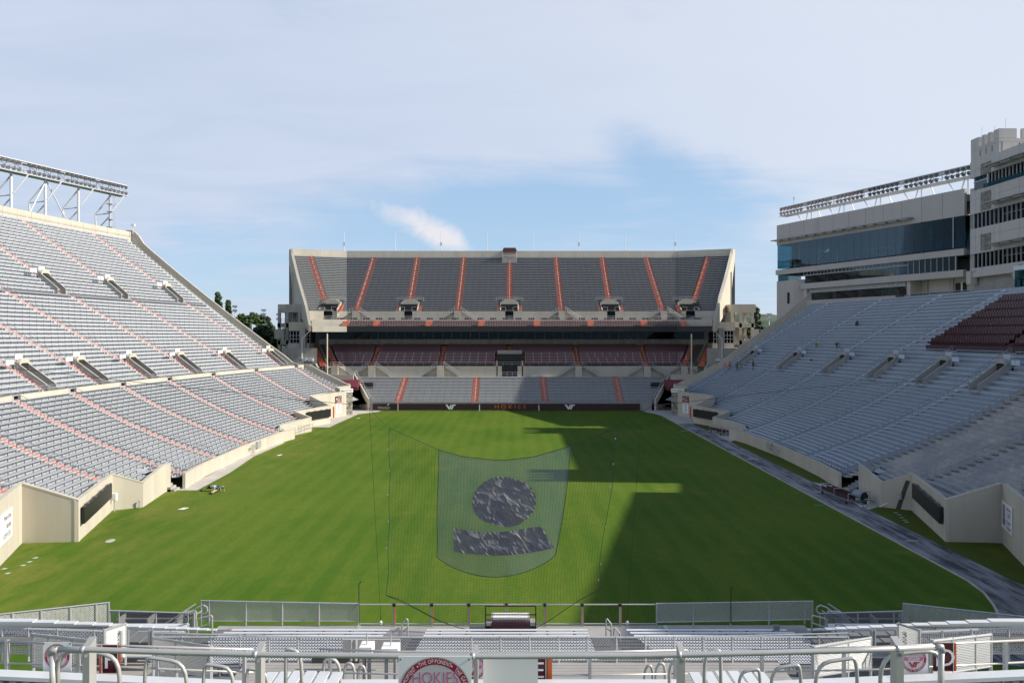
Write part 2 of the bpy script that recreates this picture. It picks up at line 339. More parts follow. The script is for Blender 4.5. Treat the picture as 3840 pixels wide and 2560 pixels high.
# cinder-stained concrete track along the right side
def track_mat():
    m = mat('track_concrete', (0.40, 0.395, 0.40), 0.85, var=0.0); nt = m.node_tree; N = nt.nodes; L = nt.links; b = N['Principled BSDF']
    geo = N.new('ShaderNodeNewGeometry')
    def nz(sx, sy, det, lo, hi):
        mp = N.new('ShaderNodeMapping'); L.new(geo.outputs['Position'], mp.inputs[0]); mp.inputs['Scale'].default_value = (sx, sy, 1)
        n = N.new('ShaderNodeTexNoise'); n.inputs['Scale'].default_value = 1; n.inputs['Detail'].default_value = det; n.inputs['Roughness'].default_value = 0.7; L.new(mp.outputs[0], n.inputs['Vector'])
        r = N.new('ShaderNodeMapRange'); L.new(n.outputs['Fac'], r.inputs[0]); r.inputs[1].default_value = lo; r.inputs[2].default_value = hi; return r.outputs[0]
    x1 = N.new('ShaderNodeMix'); x1.data_type = 'RGBA'; L.new(nz(1.5, 0.22, 8, 0.38, 0.58), x1.inputs['Factor']); x1.inputs['A'].default_value = (0.30, 0.295, 0.31, 1); x1.inputs['B'].default_value = (0.045, 0.045, 0.058, 1)
    x2 = N.new('ShaderNodeMix'); x2.data_type = 'RGBA'; L.new(nz(0.9, 0.06, 4, 0.34, 0.52), x2.inputs['Factor']); x2.inputs['A'].default_value = (0.33, 0.32, 0.33, 1); L.new(x1.outputs['Result'], x2.inputs['B'])
    L.new(x2.outputs['Result'], b.inputs['Base Color']); return m
tx0, tx1 = 28.8, 31.6
def bend(x): return [(x*1.0, 160.6), (x, 137), (x, 49.5), (x-0.35, 47.2), (x-1.1, 45), (x-2.2, 42.5), (x-4, 39.5), (x-6.5, 37)]
tb = MB(); A = [(x, y, 0.012) for x, y in bend(tx0)]; B = [(x, y, 0.012) for x, y in bend(tx1)]; B[-5:] = [(31.9, 47.6, .012), (33.2, 45.6, .012), (35, 43, .012), (36, 38, .012), (36, 34, .012)]
tb.strip(A, B); tb.build('track', track_mat())['kind'] = 'structure'
kb = MB(); kb.sweep([[(x-0.14, y, 0.0), (x-0.14, y, 0.06), (x, y, 0.06), (x, y, 0.0)] for x, y in bend(tx0)]); kb.build('kerb', SLAB)['kind'] = 'structure'
vb = MB(); vb.add([(tx1, 36, .004), (44, 36, .004), (44, 137.5, .004), (tx1, 137.5, .004)], [(0, 1, 2, 3)]); vb.build('verge', GRASSR)['kind'] = 'structure'
# concrete aprons: stair landings and the two far corners
ap = MB()
def flat(poly, z=0.008): ap.add([(x, y, z) for x, y in poly], [tuple(range(len(poly)))])
flat([(tx1, 69.5), (33.4, 71), (33.4, 80), (tx1, 82.5)], .016)
flat([(tx1, 113.5), (33.2, 116), (33.2, 121), (34.5, 125), (tx1, 127)], .016)
cr = [(26.7, 160.6), (26.9, 157.5), (28.0, 154), (28.66, 150), (28.66, 137)]
flat(cr+[(38, 137.6), (40, 150), (50, 175), (28, 175)], .016)
cl = [(-26.7, 160.6), (-26.9, 157.8), (-30.0, 153), (-30.5, 138), (-30.6, 131.5)]
flat([(-28, 175), (-50, 175), (-40, 150), (-36.5, 131)]+cl[::-1], .016)
flat([(-33.6, 78.2), (-31.4, 78.2), (-31.7, 88), (-32.9, 100), (-32.6, 113), (-33.9, 113), (-34.3, 100), (-33.4, 86)], .016)
flat([(-29, 160.6), (28, 160.6), (28, 163), (-29, 163)], .016)
ap.build('apron', SLAB)['kind'] = 'structure'

# ------------------------------------------------------------------ the two curved side stands
RB, YM, XO = 266.0, 95.7, 231.8
def A(side, d, th): return Vector((side*(-XO+(RB+d)*cos(th)), YM+(RB+d)*sin(th), 0))
def zrow(d): return 1.1+0.30*d+0.009*d*d if d <= 17 else 8.8+0.74*(d-17)
def zup(d): return 8.9+0.74*(d-19.5)+0.0023*(d-19.5)**2       # upper tier of the left stand
YEND = 163.0
def th_end(d): return math.asin((YEND-YM)/(RB+d))
def th_u(u, d):                                                # angle at which contour d crosses column u (left side)
    lo, hi = -0.17, 0.26
    for _ in range(50):
        t = (lo+hi)/2; p = A(-1, d, t)
        if p.x/p.y*FPX+HU < u: lo = t
        else: hi = t
    return (lo+hi)/2
AIS = [th_u(u, 17) for u in (61, 272, 461, 635, 799, 960, 1110)]
st = AIS[1]-AIS[0]; AIS = [AIS[0]-2*st, AIS[0]-st]+AIS
TH0 = AIS[0]-0.02
# field walls: tops of the saw-toothed walls decide where the lower rows stop
WALLP = [(-33.6, 50.6, 4.3), (-36.5, 58.4, 4.4), (-32.5, 58.8, 3.07), (-35.3, 69.3, 3.15), (-33.2, 70.6, 2.15), (-34.2, 77.4, 2.7)]
WALLQ = [(-32.9, 79.0, 1.5), (-33.6, 86, 1.45), (-34.0, 99, 1.4), (-33.3, 112, 1.45), (-32.4, 117, 1.45)]
WALLR = [(-34.7, 117.1, 1.93), (-32.2, 126, 2.2), (-35.45, 128.5, 2.9), (-31.9, 137.7, 3.05), (-36.1, 140.6, 4.55), (-31.7, 150, 4.65)]
WALLS = [(-31.7, 150.05, 4.65), (-34.2, 153, 5.3), (-32.2, 156.5, 5.3), (-33.8, 163, 5.3)]
def wall_x(y):                                                 # how far out the rows may start (|x|) at a given y
    pts = WALLP+[(-36.2, 77.5, 0), (-36.2, 78.9, 0)]+WALLQ+WALLR+WALLS
    for (x0, y0, _), (x1, y1, _2) in zip(pts, pts[1:]):
        if y0 <= y <= y1: return -(x0+(x1-x0)*(y-y0)/max(1e-6, y1-y0))
    return 33.0
def AIT(k, d):                                                 # the aisles lean a little: angle of aisle k at offset d
    tb_ = ((0, 0), (17, 0), (23, -.0045), (36, -.0295), (37.5, -.033), (52, -.0515))
    for (a, x), (b, y) in zip(tb_, tb_[1:]):
        if d <= b: return AIS[k]+x+(y-x)*(d-a)/(b-a)
    return AIS[k]-.0515
def row_spans(side, d, extra=0.0, step=0.012):
    """angle samples of contour d that lie behind the field wall, as runs"""
    t1 = th_end(d)-0.004
    if d < 9: step = 0.0015 if d < 5 else 0.004
    n = int((t1-TH0)/step)+1; runs = []; cur = []
    for i in range(n+1):
        t = min(TH0+i*step, t1); p = A(side, d, t)
        ok = abs(p.x) > wall_x(p.y)+0.30+extra
        if ok: cur.append(t)
        elif cur:
            if len(cur) > 1: runs.append(cur)
            cur = []
    if len(cur) > 1: runs.append(cur)
    return runs
GAPW = 1.25
VOML = [(i, 19.6, 23.2) for i in range(1, 9)]                  # lower ring of entrances: aisle, front and back offset
def grandstand(side):
    left = side < 0
    root = thing('grandstand', 'long curved grandstand with pale benches and orange aisles on the sunlit left side' if left else
                 'long curved grandstand of blue-grey flat terraces below the glass-fronted press building', 'grandstand', (side*36, YM, 0))
    tread = DECK if left else ALUR
    rows = [(i*0.68, 0.68, zrow(i*0.68), zrow((i+1)*0.68)) for i in range(25)]
    if left: rows += [(19.5+i*0.72, 0.72, zup(19.5+i*0.72), zup(19.5+(i+1)*0.72)) for i in range(45)]
    else: rows += [(17+i*0.74, 0.74, zrow(17+i*0.74), zrow(17+(i+1)*0.74)) for i in range(24)]
    def hole(d, t):                                            # inside an entrance opening?
        for i, d0, d1 in VOM:
            if d0-0.2 < d < d1 and abs(t-(AIS[i]+VOFF)) < 0.5*VW/(RB+d): return True
        if left:
            for i in UVI:
                if UD0-0.2 < d < UD1 and abs(t-(AIS[i]+UVOFF)) < 0.5*VW/(RB+d): return True
        return False
    VW = 1.75; VOFF = 0.0012 if left else -0.0125; VOM = VOML if left else [(i, 17.5, 21.0) for i, _, _ in VOML]; UVOFF = -0.035; UVI = (5, 6, 7, 8) ; UD0, UD1 = 36.2, 39.3
    # terraces: tread and riser of every row
    tb = MB(); ob = MB()
    def emit(mb, run, d, wd, z, z1):
        mb.strip([A(side, d, t)+Vector((0, 0, z)) for t in run], [A(side, d+wd, t)+Vector((0, 0, z)) for t in run])
        mb.strip([A(side, d+wd, t)+Vector((0, 0, z)) for t in run], [A(side, d+wd, t)+Vector((0, 0, z1)) for t in run])
    told = -0.052
    bench_parts = []; n_b = 0; stuffb = MB(); brk = MB(); fr = MB()
    for d, wd, z, z1 in rows:
        for run in row_spans(side, d):
            # cut the run at entrances
            fine = []
            for a, b in zip(run, run[1:]): fine += [a, (a+b)/2]
            fine.append(run[-1])
            cur = []
            edges = []
            for (i, d0, d1) in VOM:
                if d0-0.2 < d < d1: h = 0.5*VW/(RB+d); edges.append((AIS[i]+VOFF-h, AIS[i]+VOFF+h))
            if left and UD0-0.2 < d < UD1:
                for i in UVI: h = 0.5*VW/(RB+d); edges.append((AIS[i]+UVOFF-h, AIS[i]+UVOFF+h))
            segs = [(fine[0], fine[-1])]
            for a, b in edges:
                new = []
                for s0, s1 in segs:
                    if b <= s0 or a >= s1: new.append((s0, s1)); continue
                    if a > s0: new.append((s0, a))
                    if b < s1: new.append((b, s1))
                segs = new
            for s0, s1 in segs:
                pts = [s0]+[t for t in fine if s0 < t < s1]+[s1]
                if not left:
                    if pts[0] < told < pts[-1]:
                        emit(ob, [t for t in pts if t < told]+[told], d, wd, z, z1); emit(tb, [told]+[t for t in pts if t > told], d, wd, z, z1)
                    else: emit(ob if pts[-1] <= told else tb, pts, d, wd, z, z1)
                else: emit(tb, pts, d, wd, z, z1)
            # bench planks between the aisles
            for k in range(len(AIS)):
                nxt = k+1 < len(AIS)
                
                a0 = AIT(k, d)+GAPW/2/(RB+d)
                a1 = (AIT(k+1, d) if nxt else th_end(d)-0.002)-(GAPW/2/(RB+d) if nxt else 0)
                for s0, s1 in segs:
                    b0, b1 = max(a0, s0+0.001), min(a1, s1-0.001)
                    if b1-b0 < 0.004: continue
                    if not left and MARO(d, b0, b1): continue
                    if not left and b1 < told+0.002 and random.random() < 1.0: continue
                    nseg = max(1, int((b1-b0)/0.013)); tt = [b0+(b1-b0)*q/nseg for q in range(nseg+1)]
                    hh = 0.42 if left else 0.40; db = d+(0.26 if left else 0.30); ww = 0.26
                    rings = []
                    for t in tt:
                        p, q = A(side, db, t), A(side, db+ww, t)
                        rings.append([p+Vector((0, 0, z+hh-0.05)), q+Vector((0, 0, z+hh-0.05)), q+Vector((0, 0, z+hh)), p+Vector((0, 0, z+hh))])
                    if d < 22.5 and n_b < 296 and k >= 1:
                        m = MB(); m.sweep(rings); m.build('bench', ALUL if left else ALUB, root); n_b += 1
                    else: stuffb.sweep(rings)
                    if left:
                        L = (b1-b0)*(RB+d); nb = max(2, int(L/1.55)+1)
                        for q in range(nb):
                            t = b0+(b1-b0)*(q+0.5)/nb; p = A(side, db+0.10, t); e = Vector((0, 0.03, 0)); r = Vector((0.035, 0, 0))
                            zz = z+(hh-0.05)/2
                            brk.obox(p+Vector((0, 0, zz)), r, e, (0, 0, (hh-0.05)/2))
                    else:
                        t = 0
    tb.build('terrace', tread, root)
    if ob.v: ob.build('weathered_terrace', OLDD, root, label='stained old deck of the nearer sections')
    if stuffb.v: stuffb.build('bench', ALUL if left else ALUB, root, kind='stuff')
    if brk.v: brk.build('bench_bracket', BRACK, root, kind='stuff')
    # aisle steps
    stuffs = MB(); n_s = 0
    for k, t in enumerate(AIS):
        for j, (d, wd, z, z1) in enumerate(rows):
            tt = AIT(k, d)
            if left and d > 35 and k < 4: pass
            p0 = A(side, d, tt)
            if abs(p0.x) < wall_x(p0.y)+0.3 or tt > th_end(d)-0.004: continue
            if hole(d, tt) : continue
            wdt = 0.52
            def slab(mb, da, db, za, zb, mm):
                tng = Vector((-side*sin(tt), cos(tt), 0)); 
                a, b = A(side, da, tt), A(side, db, tt)
                mb.use(mm).hexa([a-tng*wdt+Vector((0, 0, za)), b-tng*wdt+Vector((0, 0, za)), b+tng*wdt+Vector((0, 0, za)), a+tng*wdt+Vector((0, 0, za)),
                         a-tng*wdt+Vector((0, 0, zb)), b-tng*wdt+Vector((0, 0, zb)), b+tng*wdt+Vector((0, 0, zb)), a+tng*wdt+Vector((0, 0, zb))])
            def one(mb):
                if left:
                    slab(mb, d+wd-0.30, d+wd-0.01, z+0.012, z+(z1-z)*0.5, DECK)
                    slab(mb, d+wd-0.31, d+wd-0.10, z+(z1-z)*0.5-0.05, z+(z1-z)*0.5+0.014, ORANGE)
                    slab(mb, d-0.012, d+0.20, z-0.05, z+0.012, ORANGE)
                else:
                    slab(mb, d+wd-0.32, d+wd-0.01, z+0.10, z+(z1-z)*0.55, ALUB if tt > told else CONCG)
            if d < 17 and k >= 1 and n_s < 290:
                m = MB(); one(m); m.build('aisle_step', None, root); n_s += 1
            else: one(stuffs)
    stuffs.build('aisle_step', None, root, kind='stuff')
    # aisle handrails: an inverted U with a middle bar every few rows
    for k, t0_ in enumerate(AIS):
        for j in range(1, len(rows)-3, 4 if left else 3):
            d, wd, z, z1 = rows[j]; t = AIT(k, d)
            d2, w2, z2, _ = rows[j+(3 if left else 2)]
            if d < 17 < d2: continue
            p, q = A(side, d+0.3, t), A(side, d2+0.3, AIT(k, d2))
            if abs(p.x) < wall_x(p.y)+0.3 or hole(d, t) or hole(d2, t) or t > th_end(d)-0.004: continue
            off = Vector((-side*sin(t), cos(t), 0))*0.1; p = p+off; q = q+off
            m = MB(); H = 0.92; up = Vector((0, 0, 1))
            m.tube([p+up*z, p+up*(z+H-0.08), p+(q-p)*0.06+up*(z+H+(z2-z)*0.06), q-(q-p)*0.06+up*(z2+H-(z2-z)*0.06), q+up*(z2+H-0.08), q+up*z2], 0.032, 5)
            m.tube([p+up*(z+H*0.5), q+up*(z2+H*0.5)], 0.028, 5)
            m.build('handrail', RAILG, root)
    # concrete infill under the first rows beside the stair gap
    for ya, yb, da in ((70.8, 77.2, 1.1), (77.2, 79.2, 2.6)):
        m = MB(); ta = [math.asin((ya+(yb-ya)*q/6-YM)/(RB+da)) for q in range(7)]
        m.strip([A(side, da, t)+Vector((0, 0, zrow(da)-0.12)) for t in ta], [A(side, 6.5, t)+Vector((0, 0, zrow(6.5)-0.55)) for t in ta]); m.build('infill', tread, root)
    # end raker wall
    def raker(pts, m, name, wd=0.45):
        mb = MB(); mb.sweep([[(x, YEND+0.02, zb), (x, YEND+wd, zb), (x, YEND+wd, zt), (x, YEND+0.02, zt)] for x, zb, zt in pts]); return mb.build(name, m, root)
    def xd(d): return side*(-XO+sqrt((RB+d)**2-(YEND-YM)**2))
    zf = (lambda d: zrow(d)) if not left else (lambda d: zrow(d) if d < 17 else (8.5 if d < 19.5 else zup(d)))
    dm = 52.0 if left else 34.9
    pts = [(xd(8.2), 0.3, 5.0)]+[(xd(d), zf(d)-1.6, zf(d)+(1.0 if d < 17 or d > 20 else 0.8)) for d in [10, 12, 14, 16, 17, 18.2, 19.5]+[21+i*3 for i in range(int((dm-3-21)/3)+1)]]
    zt = zf(dm)
    pts += [(xd(dm-2.4), zf(dm-2.4)-1.6, zf(dm-2.4)+1.05), (xd(dm-1.4), zt-2.3, zt+0.55), (xd(dm-0.8), zt-1.8, zt+1.15), (xd(dm-0.2), zt-1.5, zt+1.7), (xd(dm+1.2), zt-1.2, zt+1.75)] if left else \
           [(xd(dm-1), zt-2, zt+0.8), (xd(dm), zt-1.5, zt+1.5), (xd(dm+0.8), zt-1.2, zt+2.6), (xd(dm+1.6), zt-1, zt+3.0)]
    raker(pts, CONC, 'raker_wall')
    cp = MB(); cp.sweep([[(x, YEND-0.04, a), (x, YEND+0.52, a), (x, YEND+0.52, a+0.10), (x, YEND-0.04, a+0.10)] for x, _, a in pts]); cp.build('raker_coping', CONC, root)
    # under-side so that nothing shows daylight through the rows
    ub = MB(); T = [TH0+i*0.02 for i in range(int((0.30-TH0)/0.02))]
    ds = [6, 17, 20, dm+0.7]
    for d0, d1 in zip(ds, ds[1:]):
        t0 = [min(t, th_end(d0)) for t in T]; t1 = [min(t, th_end(d1)) for t in T]
        ub.strip([A(side, d0, t)+Vector((0, 0, zf(d0)-1.2)) for t in t0], [A(side, d1, t)+Vector((0, 0, zf(d1)-1.2)) for t in t1])
    ub.build('underside', CONCG, root)
    bw = MB(); tt = [min(t, th_end(dm+0.7)) for t in T]
    bw.strip([A(side, dm+0.7, t)+Vector((0, 0, 0)) for t in tt], [A(side, dm+0.7, t)+Vector((0, 0, zt-1.2)) for t in tt]); bw.build('back_wall', CONCG, root)
    if left:
        # rim parapet panels
        d = 52.0; z = zup(51.9); ts = []; t = TH0
        while t < th_end(d)-0.002: ts.append(t); t += 3.3/(RB+d)
        ts.append(th_end(d)-0.001)
        for a, b in zip(ts, ts[1:]):
            m = MB(); g = 0.02/(RB+d); rings = []
            for tt_ in (a+g, b-g):
                p, q = A(side, d, tt_), A(side, d+0.3, tt_); rings.append([p+Vector((0, 0, z-0.6)), q+Vector((0, 0, z-0.6)), q+Vector((0, 0, z+1.55)), p+Vector((0, 0, z+1.55))])
            m.sweep(rings); m.build('parapet_panel', CONC, root)
        m = MB(); m.tube([A(side, d-0.25, t)+Vector((0, 0, z+0.62)) for t in ts], 0.03, 5); m.build('parapet_rail', RAILG, root)
        # cross-aisle parapet between the tiers, one panel between neighbouring stairs
        for k in range(len(AIS)):
            a = AIS[k]+0.0030; b = (AIS[k+1]-0.0022) if k+1 < len(AIS) else th_end(17)-0.001
            if b-a < 0.004: continue
            n = max(2, int((b-a)/0.012)); rings = []; top = []
            for q in range(n+1):
                t = a+(b-a)*q/n; p, r = A(side, 17.05, t), A(side, 17.3, t)
                rings.append([p+Vector((0, 0, 7.6)), r+Vector((0, 0, 7.6)), r+Vector((0, 0, 9.3)), p+Vector((0, 0, 9.3))]); top.append((p+r)/2)
            m = MB(); m.sweep(rings); m.build('tier_wall', CONC, root)
            m = MB()
            for hh in (9.62, 9.95): m.tube([p+Vector((0, 0, hh)) for p in top], 0.028, 5)
            nn = max(2, int((b-a)*(RB+17)/1.8))
            for q in range(nn+1):
                p = A(side, 17.18, a+(b-a)*q/nn); m.tube([p+Vector((0, 0, 9.3)), p+Vector((0, 0, 9.95))], 0.025, 4)
            m.build('tier_rail', RAILG, root)
        for k in range(1, len(AIS)):
            t = AIS[k]; m = MB(); p, q = A(side, 17.0, t-0.002), A(side, 19.5, t-0.002)
            tn = Vector((sin(t), cos(t), 0))*0.12
            m.hexa([p-tn+Vector((0, 0, 7.5)), q-tn+Vector((0, 0, 7.5)), q+tn+Vector((0, 0, 7.5)), p+tn+Vector((0, 0, 7.5)), p-tn+Vector((0, 0, 9.2)), q-tn+Vector((0, 0, 9.6)), q+tn+Vector((0, 0, 9.6)), p+tn+Vector((0, 0, 9.2))])
            m.build('stair_wall', CONC, root)
        m = MB(); T2 = [TH0+i*0.012 for i in range(60)]; T2 = [t for t in T2 if t < th_end(18)]
        m.strip([A(side, 17, t)+Vector((0, 0, 8.55)) for t in T2], [A(side, 19.55, t)+Vector((0, 0, 8.55)) for t in T2]); m.build('cross_aisle', DECK, root)
    if left:                                                   # dark joint across the upper tier
        m = MB(); T3 = [TH0+i*0.012 for i in range(60)]; T3 = [t for t in T3 if t < th_end(36)-.004]; dj = 19.5+23*0.72; m.strip([A(side, dj-0.02, t)+Vector((0, 0, zup(dj)-0.42)) for t in T3], [A(side, dj-0.02, t)+Vector((0, 0, zup(dj)+0.02)) for t in T3]); m.build('joint_strip', BRACK, root)
    # entrances
    def portal(tc, d0, d1, zfun, upper=False):
        tn = Vector((-side*sin(tc), cos(tc), 0)); er = Vector((side*cos(tc), sin(tc), 0))
        base = A(side, d0, tc); zfl = zfun(d0)-0.15
        L = d1-d0; h = VW/2
        P = lambda r, s, z: base+er*r+tn*s+Vector((0, 0, z))
        def wall(s):
            m = MB(); s0, s1 = (s*h, s*(h+0.14)) if s > 0 else (s*(h+0.14), s*h)
            poly = [(0, zfl), (L+0.1, zfl), (L+0.1, zfun(d1)+0.75), (0, zfun(d0)+0.72)]
            m.prism([P(r, s0, z) for r, z in poly], tn*(s1-s0)); m.build('entrance_wall', CONCG, root); m = MB(); m.prism([P(r, s0-0.01, z) for r, z in ((0, zfun(d0)+0.72), (L+0.1, zfun(d1)+0.75), (L+0.1, zfun(d1)+0.82), (0, zfun(d0)+0.79))], tn*(s1-s0+0.02)); m.build('entrance_coping', CONC if left else CONCD, root)  # grey concrete puts the shade between the entrance walls into their colour
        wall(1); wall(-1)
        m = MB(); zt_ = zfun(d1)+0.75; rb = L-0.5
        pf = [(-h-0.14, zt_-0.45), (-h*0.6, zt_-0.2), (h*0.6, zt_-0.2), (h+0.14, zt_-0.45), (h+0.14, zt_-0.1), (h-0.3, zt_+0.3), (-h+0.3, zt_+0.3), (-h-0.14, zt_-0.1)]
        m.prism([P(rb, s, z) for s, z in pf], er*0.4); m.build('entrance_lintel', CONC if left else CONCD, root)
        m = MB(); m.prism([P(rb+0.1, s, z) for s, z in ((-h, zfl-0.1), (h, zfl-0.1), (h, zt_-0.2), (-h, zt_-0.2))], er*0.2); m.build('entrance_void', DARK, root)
        m = MB(); m.prism([P(-0.1, s, zfl) for s in (-h, h)]+[P(L, s, zfl) for s in (h, -h)], (0, 0, 0.06)); m.build('entrance_floor', CONCG, root)
        m = MB(); m.tube([P(0.4, 0.05, zfl), P(0.4, 0.05, zfl+0.95), P(L-1.4, 0.05, zfl+0.95), P(L-1.4, 0.05, zfl)], 0.03, 5); m.build('entrance_handrail', RAILG, root)
        zt2 = zfun(d1)+0.9
        for a, b in ((-h*0.8, h*0.9),):
            m = MB()
            for q in range(2 if left else 3):
                c = P(L+0.25, a+(b-a)*(q+0.5)/(2 if left else 3), zt2+0.35); wq = (b-a)/(2 if left else 3)/2-0.04
                m.use(WHITE if left else ALUB).obox(c, tn*wq, er*0.02, (0, 0, 0.32))
            m.use(RAILG).tube([P(L+0.25, a, zt2-0.3), P(L+0.25, a, zt2+0.78), P(L+0.25, b, zt2+0.78), P(L+0.25, b, zt2-0.3)], 0.028, 5); m.build('guard_panel', None, root)
        sgn = -1
        a, b = sgn*(h+1.3), sgn*(h+2.9)
        m = MB()
        for q in range(2):
            c = P(L-0.6, a+(b-a)*(q+0.5)/2, zfun(d1)+0.72); m.use(WHITE if left else ALUB).obox(c, tn*0.36, er*0.02, (0, 0, 0.27))
        m.use(RAILG).tube([P(L-0.6, a, zfun(d1)), P(L-0.6, a, zfun(d1)+1.0), P(L-0.6, b, zfun(d1)+1.0), P(L-0.6, b, zfun(d1))], 0.028, 5); m.build('guard_panel', None, root)
        if not left:
            m = MB(); m.tube([P(0, h+0.1, zfun(d0)+0.7), P(0, h+0.1, zfun(d0)+1.5), P(L, h+0.1, zfun(d1)+1.5), P(L, h+0.1, zfun(d1)+0.7)], 0.03, 5); m.build('entrance_rail', RAILG, root)
    for i, d0, d1 in VOM:
        if AIS[i]+VOFF > th_end(d1)-0.004: continue
        portal(AIS[i]+VOFF, d0, d1, zup if left else zrow)
    if left:
        for i in UVI: portal(AIS[i]+UVOFF, UD0, UD1, zup, True)
    return root
def MARO(d, a, b):                                             # the block of maroon chairs in the right stand
    return 23.0 < d < 34.6 and b < MTH(d)+0.004
def MTH(d): return 0.052+(34.6-d)*0.00145*-1+0.0
LEFT = grandstand(-1); RIGHT = grandstand(1)
# ------------------------------------------------------------------ walls round the field, built panel by panel
def field_wall(side, runs, label, plen=4.2, thick=0.28):
    root = thing('field_wall', label, 'wall', (side*33, runs[0][0][1], 0))
    for run in runs:
        for (x0, y0, z0), (x1, y1, z1) in zip(run, run[1:]):
            p, q = Vector((-side*x0, y0, 0)), Vector((-side*x1, y1, 0)); L = (q-p).length; n = max(1, round(L/plen)); d = (q-p)/L
            nr = Vector((d.y, -d.x, 0)) if side > 0 else Vector((-d.y, d.x, 0))      # away from the field
            for k in range(n):
                a, b = p+d*(L*k/n+(0.012 if k else 0.0)), p+d*(L*(k+1)/n-(0.012 if k < n-1 else 0.0))
                za, zb = z0+(z1-z0)*k/n, z0+(z1-z0)*(k+1)/n
                m = MB(); o = nr*thick
                m.hexa([a, b, b+o, a+o, a+Vector((0, 0, za)), b+Vector((0, 0, zb)), b+o+Vector((0, 0, zb)), a+o+Vector((0, 0, za))]); m.build('wall_panel', CONC, root)
            m = MB(); e = -nr*0.03; o = nr*(thick+0.03)
            m.hexa([p+e+Vector((0, 0, z0)), q+e+Vector((0, 0, z1)), q+o+Vector((0, 0, z1)), p+o+Vector((0, 0, z0)), p+e+Vector((0, 0, z0+0.09)), q+e+Vector((0, 0, z1+0.09)), q+o+Vector((0, 0, z1+0.09)), p+o+Vector((0, 0, z0+0.09))])
            m.build('coping', CONC, root)
    return root
def fw(side, dy):
    end = (-33.9, 77.9, 2.72)
    return field_wall(side, [[(-28.5, 42, 4.6)]+WALLP+([end] if side < 0 else [])], 'saw-toothed cream concrete wall below the sunlit left stand, nearest to the camera' if side < 0 else 'saw-toothed shaded concrete wall below the right stand, nearest to the camera')
NEARW = [fw(-1, 0), fw(1, 0)]
MIDW = [field_wall(s, [WALLQ], l) for s, l in ((-1, 'low cream concrete wall along the middle of the sunlit stand'), (1, 'low shaded concrete wall along the middle of the right stand'))]
FARW = [field_wall(s, [WALLR, WALLS], l) for s, l in ((-1, 'stepped cream concrete wall at the far end of the sunlit stand'), (1, 'stepped shaded concrete wall at the far end of the right stand'))]
for s, r in ((-1, LEFT), (1, RIGHT)):                          # stairs through the gap in the wall
    for k in range(6):
        m = MB(); x0 = s*(33.4+k*0.36); m.box((x0, 77.55, 0), (s*35.9, 78.85, 0.22*(k+1))); m.build('stair_step', CONCD if s < 0 else CONCG, r)
# ------------------------------------------------------------------ the stand at the far end
CXR = 0.2107
def xe_up(Y): return 44.3+11.0*(Y-176)/27.0
def nline(Y, xe=None, tilt=0.404):
    xc = CXR*Y; e = xe_up(Y) if xe is None else xe; ye = Y-(e-xc)*tilt
    return [(-e, ye), (-xc, Y), (xc, Y), (e, ye)]
def nat(Y, x, tilt=0.404):                                     # y on the bent line of depth Y at a given x
    xc = CXR*Y; return Y-max(0, abs(x)-xc)*tilt
def z3(pts, z): return [Vector((x, y, z)) for x, y in pts]
NS = thing('grandstand', 'double-decked far grandstand with maroon chairs, dark glazed suites and flagpoles on its rim', 'grandstand', (0, 172, 0))
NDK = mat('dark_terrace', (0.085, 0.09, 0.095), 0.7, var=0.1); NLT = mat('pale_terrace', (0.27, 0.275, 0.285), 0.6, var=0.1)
def aisle_x(tbl, Y):                                           # aisle centre at depth Y from (u top, Y top, u bottom, Y bottom)
    ut, yt, ub, yb = tbl; xt, xb = (ut-HU)/FPX*yt, (ub-HU)/FPX*yb; return xb+(xt-xb)*(Y-yb)/(yt-yb)
